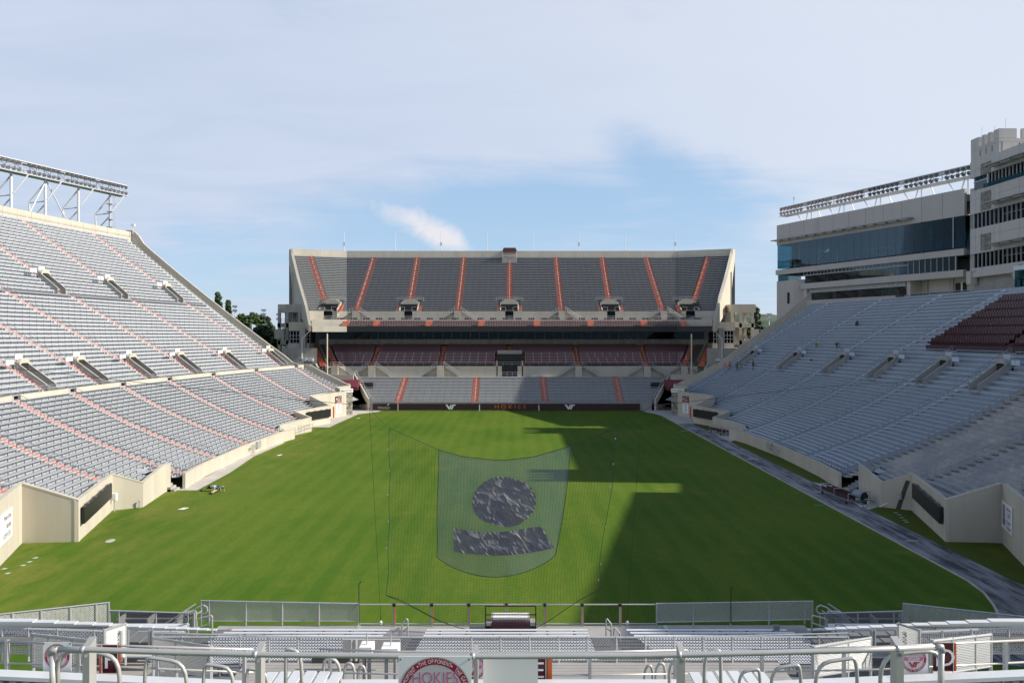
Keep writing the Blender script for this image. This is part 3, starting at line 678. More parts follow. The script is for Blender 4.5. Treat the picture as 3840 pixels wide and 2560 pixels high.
def tier(name, Y0, wd, n, z0, z1, curve, xef, aisles, deckm, benchm, bench=True, ends_trim=0.3, part_from=0, part_rows=99, aw=0.75, stepm=ORANGE, bh=0.40, back=False, tilt=0.404, holes=()):
    tb = MB(); sb = MB(); st = MB(); zz = [z0+(z1-z0)*((i/n)*(1-curve)+curve*(i/n)**2) for i in range(n+1)]
    sup = MB()
    for i in range(n):
        Y = Y0+i*wd; e0, e1 = xef(Y), xef(Y+wd)
        A0, A1 = nline(Y, e0, tilt), nline(Y+wd, e1, tilt)
        tb.strip(z3(A0, zz[i]), z3(A1, zz[i])); tb.strip(z3(A1, zz[i]), z3(A1, zz[i+1]))
        ax = sorted(aisle_x(t, Y) for t in aisles)
        blocks = [(-e0+ends_trim, ax[0]-aw)]+[(a+aw, b-aw) for a, b in zip(ax, ax[1:])]+[(ax[-1]+aw, e0-ends_trim)]
        for hx0, hx1, hy0, hy1 in holes:
            if hy0 <= Y < hy1:
                new = []
                for a, b in blocks:
                    if b <= hx0 or a >= hx1: new.append((a, b)); continue
                    if a < hx0: new.append((a, hx0))
                    if b > hx1: new.append((hx1, b))
                blocks = new
        if bench:
            for a, b in blocks:
                if b-a < 0.7: continue
                xc = CXR*Y; cuts = [a]+[c for c in (-xc, xc) if a < c < b]+[b]
                dst = MB() if part_from <= i < part_from+part_rows else sb
                yb = 0.28
                for c0, c1 in zip(cuts, cuts[1:]):
                    p = Vector((c0, nat(Y+yb, c0, tilt), zz[i]+bh)); q = Vector((c1, nat(Y+yb, c1, tilt), zz[i]+bh)); dst.beam(p, q, 0.27, 0.055)
                    if back: dst.use(MAROON) if dst.mats else None
                    nn = int((c1-c0)/1.5)+1
                    for k in range(nn+1):
                        x = c0+(c1-c0)*k/max(1, nn); sup.box((x-0.03, nat(Y+yb, x, tilt)-0.04, zz[i]), (x+0.03, nat(Y+yb, x, tilt)+0.08, zz[i]+bh-0.03))
                if dst is not sb: dst.build(name, benchm, NS)
        for t in aisles:
            x = aisle_x(t, Y+wd/2)
            if any(h0 <= x <= h1 and y0 <= Y < y1 for h0, h1, y0, y1 in holes): continue
            for f, h in ((0.0, 0.0), (0.5, 0.5)):
                y0 = nat(Y, x, tilt)+wd*f; zs = zz[i]+(zz[i+1]-zz[i])*h
                st.box((x-aw+0.08, y0+0.012, zs+0.004 if h == 0 else zz[i]+0.004), (x+aw-0.08, y0+wd*0.5-0.012 if h == 0 else y0+wd*0.5-0.012, zs+0.014))
    tb.build('terrace', deckm, NS)
    if sb.v: sb.build(name, benchm, NS, kind='stuff')
    if sup.v: sup.build('bench_bracket', BRACK, NS, kind='stuff')
    st.build('aisle_step', stepm, NS, kind='stuff')
    for t in aisles:                                           # one handrail down the middle of each aisle
        m = MB(); i = 1
        while i < n-2:
            Ya, Yb = Y0+i*wd, Y0+(i+2)*wd; xa, xb = aisle_x(t, Ya), aisle_x(t, Yb)
            if not any(h0 <= xa <= h1 and y0-1 <= Ya < y1 for h0, h1, y0, y1 in holes):
                pa, pb = Vector((xa, nat(Ya, xa, tilt), zz[i])), Vector((xb, nat(Yb, xb, tilt), zz[i+2])); u = Vector((0, 0, 0.9))
                m.tube([pa, pa+u, pb+u, pb], 0.03, 4)
            i += 3
        if m.v: m.build('handrail', GALV, NS)
    return zz
# lower tier
LA = [(1522, 174, 1489, 161), (1788, 174, 1780, 161), (2035, 174, 2046, 161), (2307, 174, 2330, 161)]
tier('bench', 160.9, 0.73, 18, 1.25, 6.1, 0.1, lambda Y: 28.7+5.7*(Y-160.5)/13.5, LA, NLT, ALU, part_from=0, part_rows=18, tilt=0.0)
for s in (-1, 1):                                              # its sloping end walls
    m = MB(); P = lambda f, z: Vector((s*(29.1+5.7*f), 160.4+13.6*f, z)); nr = Vector((s*0.35, 0, 0))
    m.prism([P(0, 0), P(1, 0), P(1, 7.0), P(0.03, 2.5), P(0, 2.4)], nr); m.build('end_wall', CONC, NS)
    m = MB(); m.tube([P(0.02, 2.9)-nr*0.3, P(1, 7.6)-nr*0.3], 0.035, 5); m.tube([P(0.02, 3.2)-nr*0.3, P(1, 7.9)-nr*0.3], 0.035, 5)
    for k in range(9): m.tube([P(0.02+k*.12, 2.4+k*.12*4.6)-nr*.3, P(0.02+k*.12, 3.25+k*.12*4.6)-nr*.3], 0.03, 4)
    m.build('end_rail', GALV, NS)
m = MB(); m.box((-29, 160.45, 0), (28.6, 160.75, 1.75)); m.build('front_wall', CONCG, NS)
# walkway and wall below the maroon tier
m = MB(); m.strip(z3(nline(173.9, 48), 6.1), z3(nline(177, 48), 6.1)); m.build('walkway', CONCG, NS)
MID = 177.0
def wallband(name, Y, xe, z0, z1, m_, holes=(), th=0.25, plen=6.0, tilt=0.404):
    pts = nline(Y, xe, tilt)
    for (x0, y0), (x1, y1) in zip(pts, pts[1:]):
        L = abs(x1-x0); n = max(1, round(L/plen))
        for k in range(n):
            segs = [(x0+(x1-x0)*k/n+0.012, x0+(x1-x0)*(k+1)/n-0.012)]
            for h0, h1 in holes:
                new = []
                for a, b in segs:
                    if b <= h0 or a >= h1: new.append((a, b)); continue
                    if a < h0: new.append((a, h0))
                    if b > h1: new.append((h1, b))
                segs = new
            for a, b in segs:
                f = lambda x: y0+(y1-y0)*(x-x0)/(x1-x0)
                mb = MB(); mb.hexa([(a, f(a), z0), (b, f(b), z0), (b, f(b)+th, z0), (a, f(a)+th, z0), (a, f(a), z1), (b, f(b), z1), (b, f(b)+th, z1), (a, f(a)+th, z1)]); mb.build(name, m_, NS)
VX = ((1882-HU)/FPX*177, (1941-HU)/FPX*177)
wallband('wall_panel', MID, 41.5, 6.1, 8.45, CONC, [VX])
MA = [(1233, 187, 1263, 177.3), (1423, 187, 1397, 177.3), (1667, 187, 1653, 177.3), (1911, 187, 1909, 177.3), (2156, 187, 2168, 177.3), (2402, 187, 2424, 177.3), (2590, 187, 2560, 177.3)]
VH = ((1868-HU)/FPX*179, (1955-HU)/FPX*179)
zz = tier('bench', 177.3, 0.8, 12, 8.6, 12.9, 0.15, lambda Y: 40.0+0.50*(Y-177), MA, mat('maroon_deck', (0.05, 0.022, 0.03), 0.6, var=0.1), ALU, part_from=0, part_rows=0, bench=False, aw=0.72, holes=[(VH[0], VH[1], 177, 182.2)])
# maroon seats of that tier: chairs in the upper rows, benches with maroon backs below
sm = bpy.data.meshes.new('chair'); cb = MB()
cb.box((-0.22, -0.02, 0.36), (0.22, 0.38, 0.43)); cb.hexa([(-0.22, 0.36, 0.40), (0.22, 0.36, 0.40), (0.22, 0.42, 0.40), (-0.22, 0.42, 0.40), (-0.20, 0.44, 0.84), (0.20, 0.44, 0.84), (0.20, 0.49, 0.84), (-0.20, 0.49, 0.84)]); cb.box((-0.04, 0.1, 0.0), (0.04, 0.25, 0.36))
sm.from_pydata(cb.v, [], cb.f); sm.materials.append(MAROONN); sm.update()
stf = MB(); nch = 0; rail = MB(); bk = MB()
for i in range(12):
    Y = 177.3+i*0.8; e = 40.0+0.5*(Y-177); ax = sorted(aisle_x(t, Y) for t in MA)
    bl = [(a+0.75, b-0.75) for a, b in zip(ax, ax[1:])]
    for a, b in bl:
        segs = [(a, b)]
        if Y < 182.2:
            segs = []
            if a < VH[0]-0.9: segs.append((a, min(b, VH[0]-0.9)))
            if b > VH[1]+0.9: segs.append((max(a, VH[1]+0.9), b))
        for p, q in segs:
            if q-p < 0.6: continue
            if i >= 7:
                n = int((q-p)/0.56)
                for k in range(n):
                    x = p+(q-p)*(k+0.5)/n; y = nat(Y+0.2, x)
                    if nch < 290: part_at('chair', sm, NS, (x, y, zz[i])); nch += 1
                    else: stf.add([(vx+x, vy+y, vz+zz[i]) for vx, vy, vz in cb.v], cb.f)
            else:
                xc = CXR*Y; cuts = [p]+[c for c in (-xc, xc) if p < c < q]+[q]
                for c0, c1 in zip(cuts, cuts[1:]):
                    B = lambda x, dy, z: Vector((x, nat(Y+dy, x), z+zz[i]))
                    mb = MB(); mb.use(MAROONN).beam(B(c0, 0.45, 0.62), B(c1, 0.45, 0.62), 0.05, 0.34); mb.use(MAROONN).beam(B(c0, 0.25, 0.40), B(c1, 0.25, 0.40), 0.27, 0.05)
                    mb.use(ALU).beam(B(c0, 0.44, 0.80), B(c1, 0.44, 0.80), 0.05, 0.035)
                    nn = int((c1-c0)/2.0)+1
                    for k in range(nn+1):
                        x = c0+(c1-c0)*k/nn; mb.use(ALU).beam(B(x, 0.40, 0.86), B(x, 0.40, 0.5), 0.07, 0.05)
                    mb.build('maroon_bench', None, NS)
if stf.v: stf.build('chair', MAROONN, NS, kind='stuff')
m = MB(); L0 = nline(177.1, 40.5)
for hh in (8.9, 9.35): m.tube(z3(L0, hh), 0.03, 5)
for x, y in [(-40+i*2.0, 0) for i in range(41)]: m.tube([(x, nat(177.1, x), 8.4), (x, nat(177.1, x), 9.35)], 0.025, 4)
m.build('tier_rail', GALV, NS)
def zig_stair(x, Y, z0, z1, dirx, L):
    """open stair that climbs the tier wall sideways"""
    m = MB(); n = 9
    for k in range(n):
        xa = x+dirx*L*k/n; za = z1-(z1-z0)*(k+1)/n; m.use(CONCG).box((xa, nat(Y, xa)-1.15, za), (xa+dirx*L/n*1.0, nat(Y, xa)-0.02, za+0.09))
    for zo in (0.55, 1.0): m.use(GALV).tube([(x, nat(Y, x)-1.15, z1+zo), (x+dirx*L, nat(Y, x)-1.15, z0+zo)], 0.03, 4)
    for k in range(7): xa = x+dirx*L*k/6; m.use(GALV).tube([(xa, nat(Y, x)-1.15, z1-(z1-z0)*k/6), (xa, nat(Y, x)-1.15, z1-(z1-z0)*k/6+1.0)], 0.022, 4)
    m.use(CONCG).prism([(x, nat(Y, x)-1.12, z1-0.2), (x+dirx*L, nat(Y, x)-1.12, z0-0.02), (x+dirx*L, nat(Y, x)-1.12, z0), (x, nat(Y, x)-1.12, z1)], (0, 0.1, 0))
    m.build('stair', None, NS)
for t in MA:
    x = aisle_x(t, 177.3)
    if abs(x) < 3: continue
    for dx in (-1, 1): zig_stair(x+dx*0.75, 177.0, 6.1, 8.45, dx, 3.6)
    m = MB(); m.box((x-0.75, nat(177, x)-1.15, 6.1), (x+0.75, nat(177, x)-0.02, 8.5)); m.build('landing', CONC, NS)
# centre entrance
m = MB(); x0, x1 = VH
m.use(CONC).box((x0-0.2, 181.6, 11.0), (x1+0.2, 182.3, 11.9)); m.use(CONC).box((x0-0.35, 177.0, 6.2), (x0-0.1, 182.2, 9.6)); m.use(CONC).box((x1+0.1, 177.0, 6.2), (x1+0.35, 182.2, 9.6))
m.build('entrance_frame', None, NS)
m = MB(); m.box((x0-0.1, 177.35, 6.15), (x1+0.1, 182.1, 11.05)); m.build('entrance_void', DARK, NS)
m = MB(); [m.tube([(VX[0], 176.9, z), (VX[1], 176.9, z)], 0.03, 4) for z in (6.6, 7.1)]; [m.tube([(VX[0]+(VX[1]-VX[0])*k/3, 176.9, 6.1), (VX[0]+(VX[1]-VX[0])*k/3, 176.9, 7.1)], 0.025, 4) for k in range(4)]; m.build('entrance_rail', GALV, NS)
m = MB()
for s in (x0-0.12, x1+0.12):
    for k in range(6): m.box((s-0.62 if s < 0 else s-0.0, 177.4+k*0.8, 8.6+k*0.36), (s+0.0 if s < 0 else s+0.62, 178.2+k*0.8, 8.72+k*0.36))
m.build('entrance_step', ORANGE, NS)
# suite level: fascia wall, dark strip, glazing, ceiling
wallband('fascia_panel', 187.2, 45.4, 13.25, 14.45, CONCD, th=0.3, plen=11)
m = MB(); 
wallband('recess_strip', 187.0, 45.2, 12.7, 13.28, mat('recess_dark', (0.09, 0.09, 0.095), 0.7, var=0.05), [(aisle_x(t, 187)-0.75, aisle_x(t, 187)+0.75) for t in MA], th=0.2, plen=3.4)  # dark strip in place of the recess, its darkness put into the colour
m = MB(); m.strip(z3(nline(187.3, 45.5), 14.42), z3(nline(192, 46), 14.42)); m.build('suite_floor', CONCG, NS)
m = MB(); m.strip(z3(nline(176.2, 44.4), 16.55), z3(nline(193, 46), 16.3)); m.build('soffit', BLACK, NS)  # black stands for the shade under the overhang
m = MB(); m.strip(z3(nline(191.5, 46), 14.4), z3(nline(191.5, 46), 16.4)); m.build('suite_back_wall', mat('suite_interior', (0.10, 0.095, 0.09), 0.8, var=0.5, scale=0.9), NS)
pts = nline(187.6, 45.6)
def ny(x): return nat(187.6, x)
xsw = [-45.4+i*(90.8)/41 for i in range(42)]
fr = MB()
for a, b in zip(xsw, xsw[1:]):
    m = MB(); m.hexa([(a+0.04, ny(a), 14.47), (b-0.04, ny(b), 14.47), (b-0.04, ny(b)+0.03, 14.47), (a+0.04, ny(a)+0.03, 14.47), (a+0.04, ny(a), 16.3), (b-0.04, ny(b), 16.3), (b-0.04, ny(b)+0.03, 16.3), (a+0.04, ny(a)+0.03, 16.3)]); m.build('suite_window', GLD, NS)
for k, a in enumerate(xsw):
    if k > 5 and k < 36: m = MB(); m.box((a-0.035, ny(a)-0.06, 14.45), (a+0.035, ny(a)+0.06, 16.3)); m.build('mullion', mat('mullion_grey', (0.33, 0.33, 0.33), 0.5, var=0), NS)
# furniture glimpsed through the glazing
fu = MB(); rr = random.Random(3)
for k in range(90):
    x = -34+k*0.78+rr.random()*0.4; h = rr.choice((0.5, 0.8, 1.0)); fu.box((x, 188.4+rr.random()*2, 14.42), (x+0.35+0.3*rr.random(), 188.8+rr.random()*2, 14.42+h))
fu.build('suite_furniture', mat('suite_seat', (0.16, 0.15, 0.14), 0.6, var=0.3), NS, kind='stuff')
# upper deck
UA = [(1179, 202, 1236, 181), (1399, 202, 1337, 181), (1564, 202, 1531, 181), (1739, 202, 1717, 181), (1912, 202, 1910, 181), (2086, 202, 2106, 181), (2260, 202, 2292, 181), (2426, 202, 2486, 181), (2642, 202, 2585, 181)]
UVX = []
for k in (0, 2, 4, 6, 8):
    x = aisle_x(UA[k], 181); UVX.append(x)
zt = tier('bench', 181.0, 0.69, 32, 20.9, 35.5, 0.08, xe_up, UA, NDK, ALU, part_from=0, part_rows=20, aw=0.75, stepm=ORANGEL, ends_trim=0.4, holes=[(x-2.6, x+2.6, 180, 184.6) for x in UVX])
for x in UVX:                                                  # the five entrances with their arched lintels
    y = nat(181, x); y1 = nat(184.9, x); h = 1.95
    m = MB(); pf = [(-h-0.2, 22.55), (h+0.2, 22.55), (h+0.2, 23.1), (h*0.55, 23.75), (-h*0.55, 23.75), (-h-0.2, 23.1)]
    m.prism([(x+s, y1-1.0, z) for s, z in pf], (0, 1.2, 0)); m.build('entrance_lintel', CONC, NS)
    for s in (-1, 1):
        m = MB(); m.prism([(x+s*h, y, 18.6), (x+s*h, y1, 18.6), (x+s*h, y1, 23.1), (x+s*h, y, 21.3)], (s*0.22, 0, 0)); m.build('entrance_wall', CONC, NS)
        m = MB()
        for k in range(5): m.box((x+s*(h+0.25), y+0.1+k*0.62, 20.9+k*0.3), (x+s*(h+0.95), y+0.7+k*0.62, 21.15+k*0.3))
        m.build('entrance_step', ORANGEL, NS)
        m = MB(); m.tube([(x+s*0.85, y-0.1, 20.9), (x+s*0.85, y-0.1, 21.9), (x+s*h, y-0.1, 21.9)], 0.03, 4); m.build('entrance_rail', GALV, NS)
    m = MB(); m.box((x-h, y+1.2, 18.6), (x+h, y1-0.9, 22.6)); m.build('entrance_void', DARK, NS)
    m = MB()
    for z in (23.9, 24.3): m.tube([(x-h-1.2, y1, z), (x+h+1.2, y1, z)], 0.03, 4)
    for k in range(5): m.tube([(x-h-1.2+k*(h+1.2)/2, y1, 23.3), (x-h-1.2+k*(h+1.2)/2, y1, 24.3)], 0.025, 4)
    m.build('guard_rail', GALV, NS)
wallband('wall_panel', 180.9, xe_up(180.9)-0.3, 18.55, 20.95, CONC, [(x-0.95, x+0.95) for x in UVX], plen=9)
m = MB(); m.strip(z3(nline(177.9, xe_up(178)-.3), 18.6), z3(nline(181, xe_up(181)-.3), 18.6)); m.build('walkway', CONCG, NS)
wallband('front_wall', 177.6, xe_up(177.6)-0.3, 17.2, 18.95, CONC, plen=11.5)
m = MB(); m.strip(z3(nline(176.2, xe_up(176.2)-.3), 17.35), z3(nline(177.65, xe_up(177.6)-.3), 17.35)); m.build('terrace', NDK, NS)
fpts = nline(176.0, xe_up(176)-.2)
for (xa, ya), (xb, yb), mm, nm in zip(fpts, fpts[1:], (CONC, BLACK, BLACK), ('overhang_fascia', 'ribbon_board', 'ribbon_board')):
    mb = MB(); mb.hexa([(xa, ya, 16.15), (xb, yb, 16.15), (xb, yb+.25, 16.15), (xa, ya+.25, 16.15), (xa, ya, 17.42), (xb, yb, 17.42), (xb, yb+.25, 17.42), (xa, ya+.25, 17.42)]); mb.build(nm, mm, NS)
for k in (1, 3, 5, 7):
    x = aisle_x(UA[k], 181)
    for dx in (-1, 1): zig_stair(x+dx*0.75, 180.9, 18.6, 20.9, dx, 3.4)
    m = MB(); m.box((x-0.75, 179.75, 18.6), (x+0.75, 180.88, 20.95)); m.build('landing', CONC, NS)
# rail along the walkway, pairs of maroon chairs behind it, two rows of maroon chairs in front of it
AX2 = [-37.5, -30.6, -18.8, -6.9, 5.6, 17.7, 29.7, 38.6]
m = MB()
for z in (19.35, 19.75): m.tube(z3(nline(177.7, 44), z), 0.03, 4)
for i in range(60): x = -43.5+i*1.475; m.tube([(x, nat(177.7, x), 18.9), (x, nat(177.7, x), 19.75)], 0.022, 4)
m.build('walkway_rail', GALV, NS)
cs = MB()
for r_, (yy, z) in enumerate(((176.9, 17.75), (176.35, 17.35))):
    for a, b in zip(AX2, AX2[1:]):
        n = int((b-a-1.6)/0.56)
        for k in range(n):
            x = a+0.8+(b-a-1.6)*(k+0.5)/n; cs.add([(vx+x, vy+nat(yy, x)-.1, vz+z) for vx, vy, vz in cb.v], cb.f)
cs.build('chair', MAROONN, NS, kind='stuff')
lg = MB()
for i in range(30):
    x = -42+i*2.9
    for q in (-0.5, 0, 0.5): lg.add([(vx+x+q, vy+nat(179.0, x), vz+18.6) for vx, vy, vz in cb.v], cb.f)
lg.build('loge_chair', MAROON, NS, kind='stuff')
st = MB()
for x in AX2:
    y = nat(176.2, x); [st.box((x-0.7, y+0.1+k*0.36, 17.3+k*0.32), (x+0.7, y+0.46+k*0.36, 17.62+k*0.32)) for k in range(4)]
st.build('aisle_step', ORANGEL, NS, kind='stuff')
m = MB(); [m.tube(z3(nline(176.1, xe_up(176)-.3), z), 0.03, 4) for z in (17.75, 18.05)]; m.build('front_rail', ALUP, NS)
# rim parapet, end rakers, and the frames that carry the deck
wallband('parapet_panel', 203.1, xe_up(203), 35.0, 37.2, CONC, th=0.35, plen=10)
for s in (-1, 1):
    P = lambda Y, z, o=0.0: Vector((s*(xe_up(Y)+o), nline(Y)[3][1], z))
    prof = [P(176, 16.2), P(176, 17.6), P(181, 21.9), P(192, 28.6), P(202.3, 35.9), P(202.9, 37.2), P(206, 37.2), P(206, 34.5), P(203, 31), P(200, 26), P(197.5, 21), P(190, 20.5), P(183, 18.5)]
    m = MB(); m.prism(prof, (s*0.55, 0, 0)); m.build('raker_wall', CONC, NS)
    m = MB(); Pn = [(176.3, 17.7), (181, 22.0), (192, 28.7), (202, 35.7)]
    for dz in (0.5, 0.95): m.tube([P(Y, z+dz, 0.1) for Y, z in Pn], 0.03, 4)
    for k in range(30):
        Y = 176.3+k*(25.7/29); j = next(i for i in range(3) if Pn[i][0] <= Y <= Pn[i+1][0]+1e-6); z = Pn[j][1]+(Pn[j+1][1]-Pn[j][1])*(Y-Pn[j][0])/(Pn[j+1][0]-Pn[j][0]); m.tube([P(Y, z, .1), P(Y, z+0.95, .1)], 0.025, 4)
    m.build('raker_rail', GALV, NS)
    m = MB(); c = P(199, 0, -0.2); m.box((c.x-0.8, c.y-0.7, 0), (c.x+0.8, c.y+0.7, 31)); m.build('column', CONCD, NS)
    c = P(188, 0, -1.0); m = MB(); m.box((c.x-0.7, c.y-0.6, 0), (c.x+0.7, c.y+0.6, 20)); m.build('column', CONCD, NS)
    c = P(181, 0, 1.0); m = MB(); m.box((c.x-0.6, c.y-0.5, 0), (c.x+0.6, c.y+0.5, 17)); m.build('column', CONCD, NS)
    c = P(184, 0, 0.9)
    m = MB(); m.box((c.x-2.6, c.y-1.0, 16.4), (c.x+2.6, c.y+3, 18.4)); m.build('side_parapet', CONC, NS); m = MB(); m.box((c.x-2.7, c.y-1.4, 11.2), (c.x+2.2, c.y+3, 13.6)); m.build('side_balcony', CONC, NS)
    m = MB(); m.box((c.x-2.5, c.y-0.6, 13.6), (c.x+2.5, c.y+3, 16.4)); m.build('balcony_core', DARK, NS)
    for k in range(2):
        m = MB(); xw = c.x-2.3+k*2.4; m.use(GLD).box((xw, c.y-0.9, 13.8), (xw+2.1, c.y-0.85, 16.2)); fr_ = STEELW
        for q in range(4): m.use(STEELW).box((xw+q*0.7-0.04, c.y-0.98, 13.7), (xw+q*0.7+0.04, c.y-0.91, 16.3))
        for z in (14.5, 15.3): m.use(STEELW).box((xw, c.y-0.97, z), (xw+2.1, c.y-0.92, z+0.07))
        m.build('balcony_window', None, NS)
    # side wall of the maroon tier with its stair
    Q = lambda Y, z: Vector((s*(43.2+0.48*(Y-177)), nat(Y, 43), z))
    m = MB(); m.prism([Q(175, 6), Q(190, 6), Q(190, 14.6), Q(188, 14.4), Q(177, 8.6), Q(175, 8.2)], (s*0.4, 0, 0)); m.build('side_wall', CONC, NS)
    m = MB(); m.prism([Q(178, 3), Q(186, 3), Q(186, 12.5), Q(178, 12.5)], (s*7, 0, 0)); m.build('core_wall', CONCD, NS)
    st = MB()
    for k in range(13): y = 177.5+k*0.8; xo = 41.7+0.38*k; st.box((s*xo, nat(y, 42.5), 8.5+k*0.36), (s*(xo+1.3), nat(y, 42.5)+0.8, 8.8+k*0.36))
    st.build('side_step', ORANGE, NS, kind='stuff')
    m = MB(); m.tube([(s*41.6, nat(177.5, 42), 9.8), (s*46.4, nat(188, 43), 14.6)], 0.05, 5); m.tube([(s*41.6, nat(177.5, 42), 9.4), (s*46.4, nat(188, 43), 14.2)], 0.05, 5); m.build('side_rail', GALV, NS)
# what stands behind the deck
m = MB(); m.strip(z3(nline(206, 57), 0), z3(nline(206, 57), 35.5)); m.build('back_wall', CONCG, NS)
ub = MB(); ub.strip(z3(nline(177, 44), 16.6), z3(nline(205, 56), 33.0)); ub.build('underside', CONCG, NS)
# small roofed camera booth on the rim
bt = thing('camera_booth', 'small booth with a maroon roof on the rim of the far stand', 'booth', (0.0-0.55, 201.5, 35))
cx = (1911-HU)/FPX*202
m = MB(); m.prism([(cx-1.9, 200.6, 36.95), (cx+1.9, 200.6, 36.95), (cx+1.5, 200.6, 37.75), (cx-1.5, 200.6, 37.75)], (0, 3.0, 0)); m.build('roof', mat('maroon_roof', (0.10, 0.03, 0.03), 0.5, var=0.1), bt)
m = MB(); m.box((cx-1.9, 200.6, 33.9), (cx+1.9, 200.9, 35.2)); m.build('front_wall', CONCG, bt)
for s in (-1, 1):
    for y in (200.7, 203.0): m = MB(); m.box((cx+s*1.75-0.06, y, 35.2), (cx+s*1.75+0.06, y+0.12, 36.95)); m.build('post', STEELW, bt)
m = MB(); [m.tube([(cx-1.8, 200.7, z), (cx+1.8, 200.7, z)], 0.035, 4) for z in (35.6, 36.0)]; m.build('rail', STEELW, bt)
m = MB(); m.box((cx-1.8, 203.6, 35), (cx+1.8, 203.7, 36.9)); m.build('back_wall', CONCG, bt)
# flagpoles
for i, u in enumerate((1291, 1483, 1654, 1827, 2000, 2171, 2343, 2532)):
    D = 203.6; x = (u-HU)/FPX*D; zt_ = HZ+(HV-868)/FPX*D
    f = thing('flagpole', ['bare white pole on the rim corner nearest the sunlit stand, leftmost of eight', 'second bare white pole from the left on the far rim', 'third bare white pole from the left on the far rim',
              'bare white pole on the far rim just left of the booth', 'bare white pole on the far rim just right of the booth', 'third bare white pole from the right on the far rim',
              'second bare white pole from the right on the far rim', 'bare white pole on the rim corner nearest the press building, rightmost of eight'][i], 'flagpole', (x, D, 37.2), 'bare poles along the rim of the far stand')
    m = MB(); m.tube([(x, D, 36.0), (x, D, zt_)], [0.12, 0.06], 6); m.build('pole', STEELW, f)
    m = MB(); m.box((x-0.2, D-0.25, 36.6), (x+0.2, D+0.1, 37.3)); m.build('bracket', STEELW, f)
    if i in (0, 2, 5, 7): m = MB(); m.box((x-0.28, D-0.1, 38.6), (x+0.28, D+0.1, 39.5)); m.tube([(x-0.4, D, 38.7), (x+0.4, D, 38.7)], 0.05, 4); m.build('camera_box', STEELW, f)
# ------------------------------------------------------------------ press building beyond the right stand
PB = thing('press_building', 'tall precast press building with bands of tinted glass above the right stand', 'building', (70, 120, 0))
FA = Vector((58.2, 172.4, 0)); FD = Vector((0.347, -0.938, 0)).normalized(); FN = Vector((-0.938, -0.347, 0)).normalized()
def F(s, n, z): return FA+FD*s+FN*n+Vector((0, 0, z))
NP0 = Vector((61.6, 28.0, 0)); NDR = Vector((11.5, 47.2, 0)).normalized(); NNR = Vector((-NDR.y, NDR.x, 0))
def FM(s, n, z): return NP0+NDR*s+NNR*n+Vector((0, 0, z))   # the matching wing towards the camera
def fbox(mb, s0, s1, n0, n1, z0, z1, f=F):
    return mb.hexa([f(s0, n0, z0), f(s1, n0, z0), f(s1, n1, z0), f(s0, n1, z0), f(s0, n0, z1), f(s1, n0, z1), f(s1, n1, z1), f(s0, n1, z1)])
def fpart(name, m, s0, s1, n0, n1, z0, z1, f=F, parent=None): b = MB(); fbox(b, s0, s1, n0, n1, z0, z1, f); return b.build(name, m, parent or PB)
SL = 46.5
MULL = mat('frame_grey', (0.42, 0.42, 0.42), 0.5, var=0)
INT = mat('dim_interior', (0.085, 0.09, 0.10), 0.8, var=0.4, scale=0.5)
INT2 = mat('pale_interior', (0.22, 0.22, 0.21), 0.8, var=0.3, scale=0.6)
for k in range(11): fpart('roof_panel', PRECAST, SL*k/11+(0.03 if k else 0), SL*(k+1)/11-0.03, -0.5, 0, 35.1, 39.5)
fpart('roof_slab', CONCG, 0, SL, -14, -0.5, 37.5, 38.6); fpart('roof_end', PRECAST, 0, 0.4, -14, -0.55, 35.1, 39.5)
fpart('soffit', DARK, 0.05, SL, -14, -0.55, 35.0, 35.2)
c_ = MB(); fbox(c_, -0.3, 36.5, 0, 1.5, 36.0, 36.14); c_.build('canopy', CONCD, PB)
for k in range(14): fpart('canopy_light', mat('canopy_soffit', (0.55, 0.55, 0.54), 0.5, var=0), 0.6+k*2.6, 2.4+k*2.6, 0.35, 1.15, 35.82, 35.99)
# club level: tall glazing, raked seats behind it
for k in range(23):
    a, b = SL*k/23, SL*(k+1)/23
    fpart('club_glass', GLB, a+0.025, b-0.025, -0.22, -0.16, 29.95, 35.08)
fpart('corner_glass', mat('corner_pane', (0.25, 0.60, 0.66), 0.1, var=0) if False else GLB, 0.0, 0.06, -3.9, -0.25, 29.95, 35.08)
for z in (31.6, 33.3): fpart('glass_fitting', MULL, -0.03, 0.0, -3.9, -0.25, z, z+0.07)
fpart('club_side_wall', PRECAST, 0.0, 0.3, -14, -3.95, 29.7, 35.1)
fpart('club_back_wall', INT, 3.5, SL, -13.8, -13.5, 29.7, 35.0)
fpart('club_blind', mat('blind', (0.20, 0.28, 0.30), 0.7, var=0.1), 6, 13, -9.0, -8.9, 31.5, 35.0)
fpart('club_column', INT2, 21, 21.9, -8, -7.2, 29.7, 35); fpart('club_column', INT2, 34, 34.9, -7, -6.2, 29.7, 35)
for r in range(7): fpart('seat_step', mat('club_step', (0.06, 0.065, 0.075), 0.7, var=0.15), 1.5 if r < 3 else 3.5, SL, -1.2-r*1.0-1.0, -1.2-r*1.0, 29.7, 30.0+r*0.42)
m = MB()
for r in range(7):
    for k in range(56): fbox(m, 3.6+k*0.76, 3.6+k*0.76+0.5, -2.0-r*1.0, -1.75-r*1.0, 30.0+r*0.42, 30.8+r*0.42)
m.build('club_seat', mat('club_seat_navy', (0.05, 0.06, 0.09), 0.45, var=0.1), PB, kind='stuff')
m = MB(); wd_ = mat('bare_timber', (0.55, 0.42, 0.26), 0.7, var=0.15)
for a in (26.0, 27.0, 28.0, 29.0): m.beam(F(a+0.3, -1.0, 30), F(a+0.3, -1.0, 31.6), 0.16)
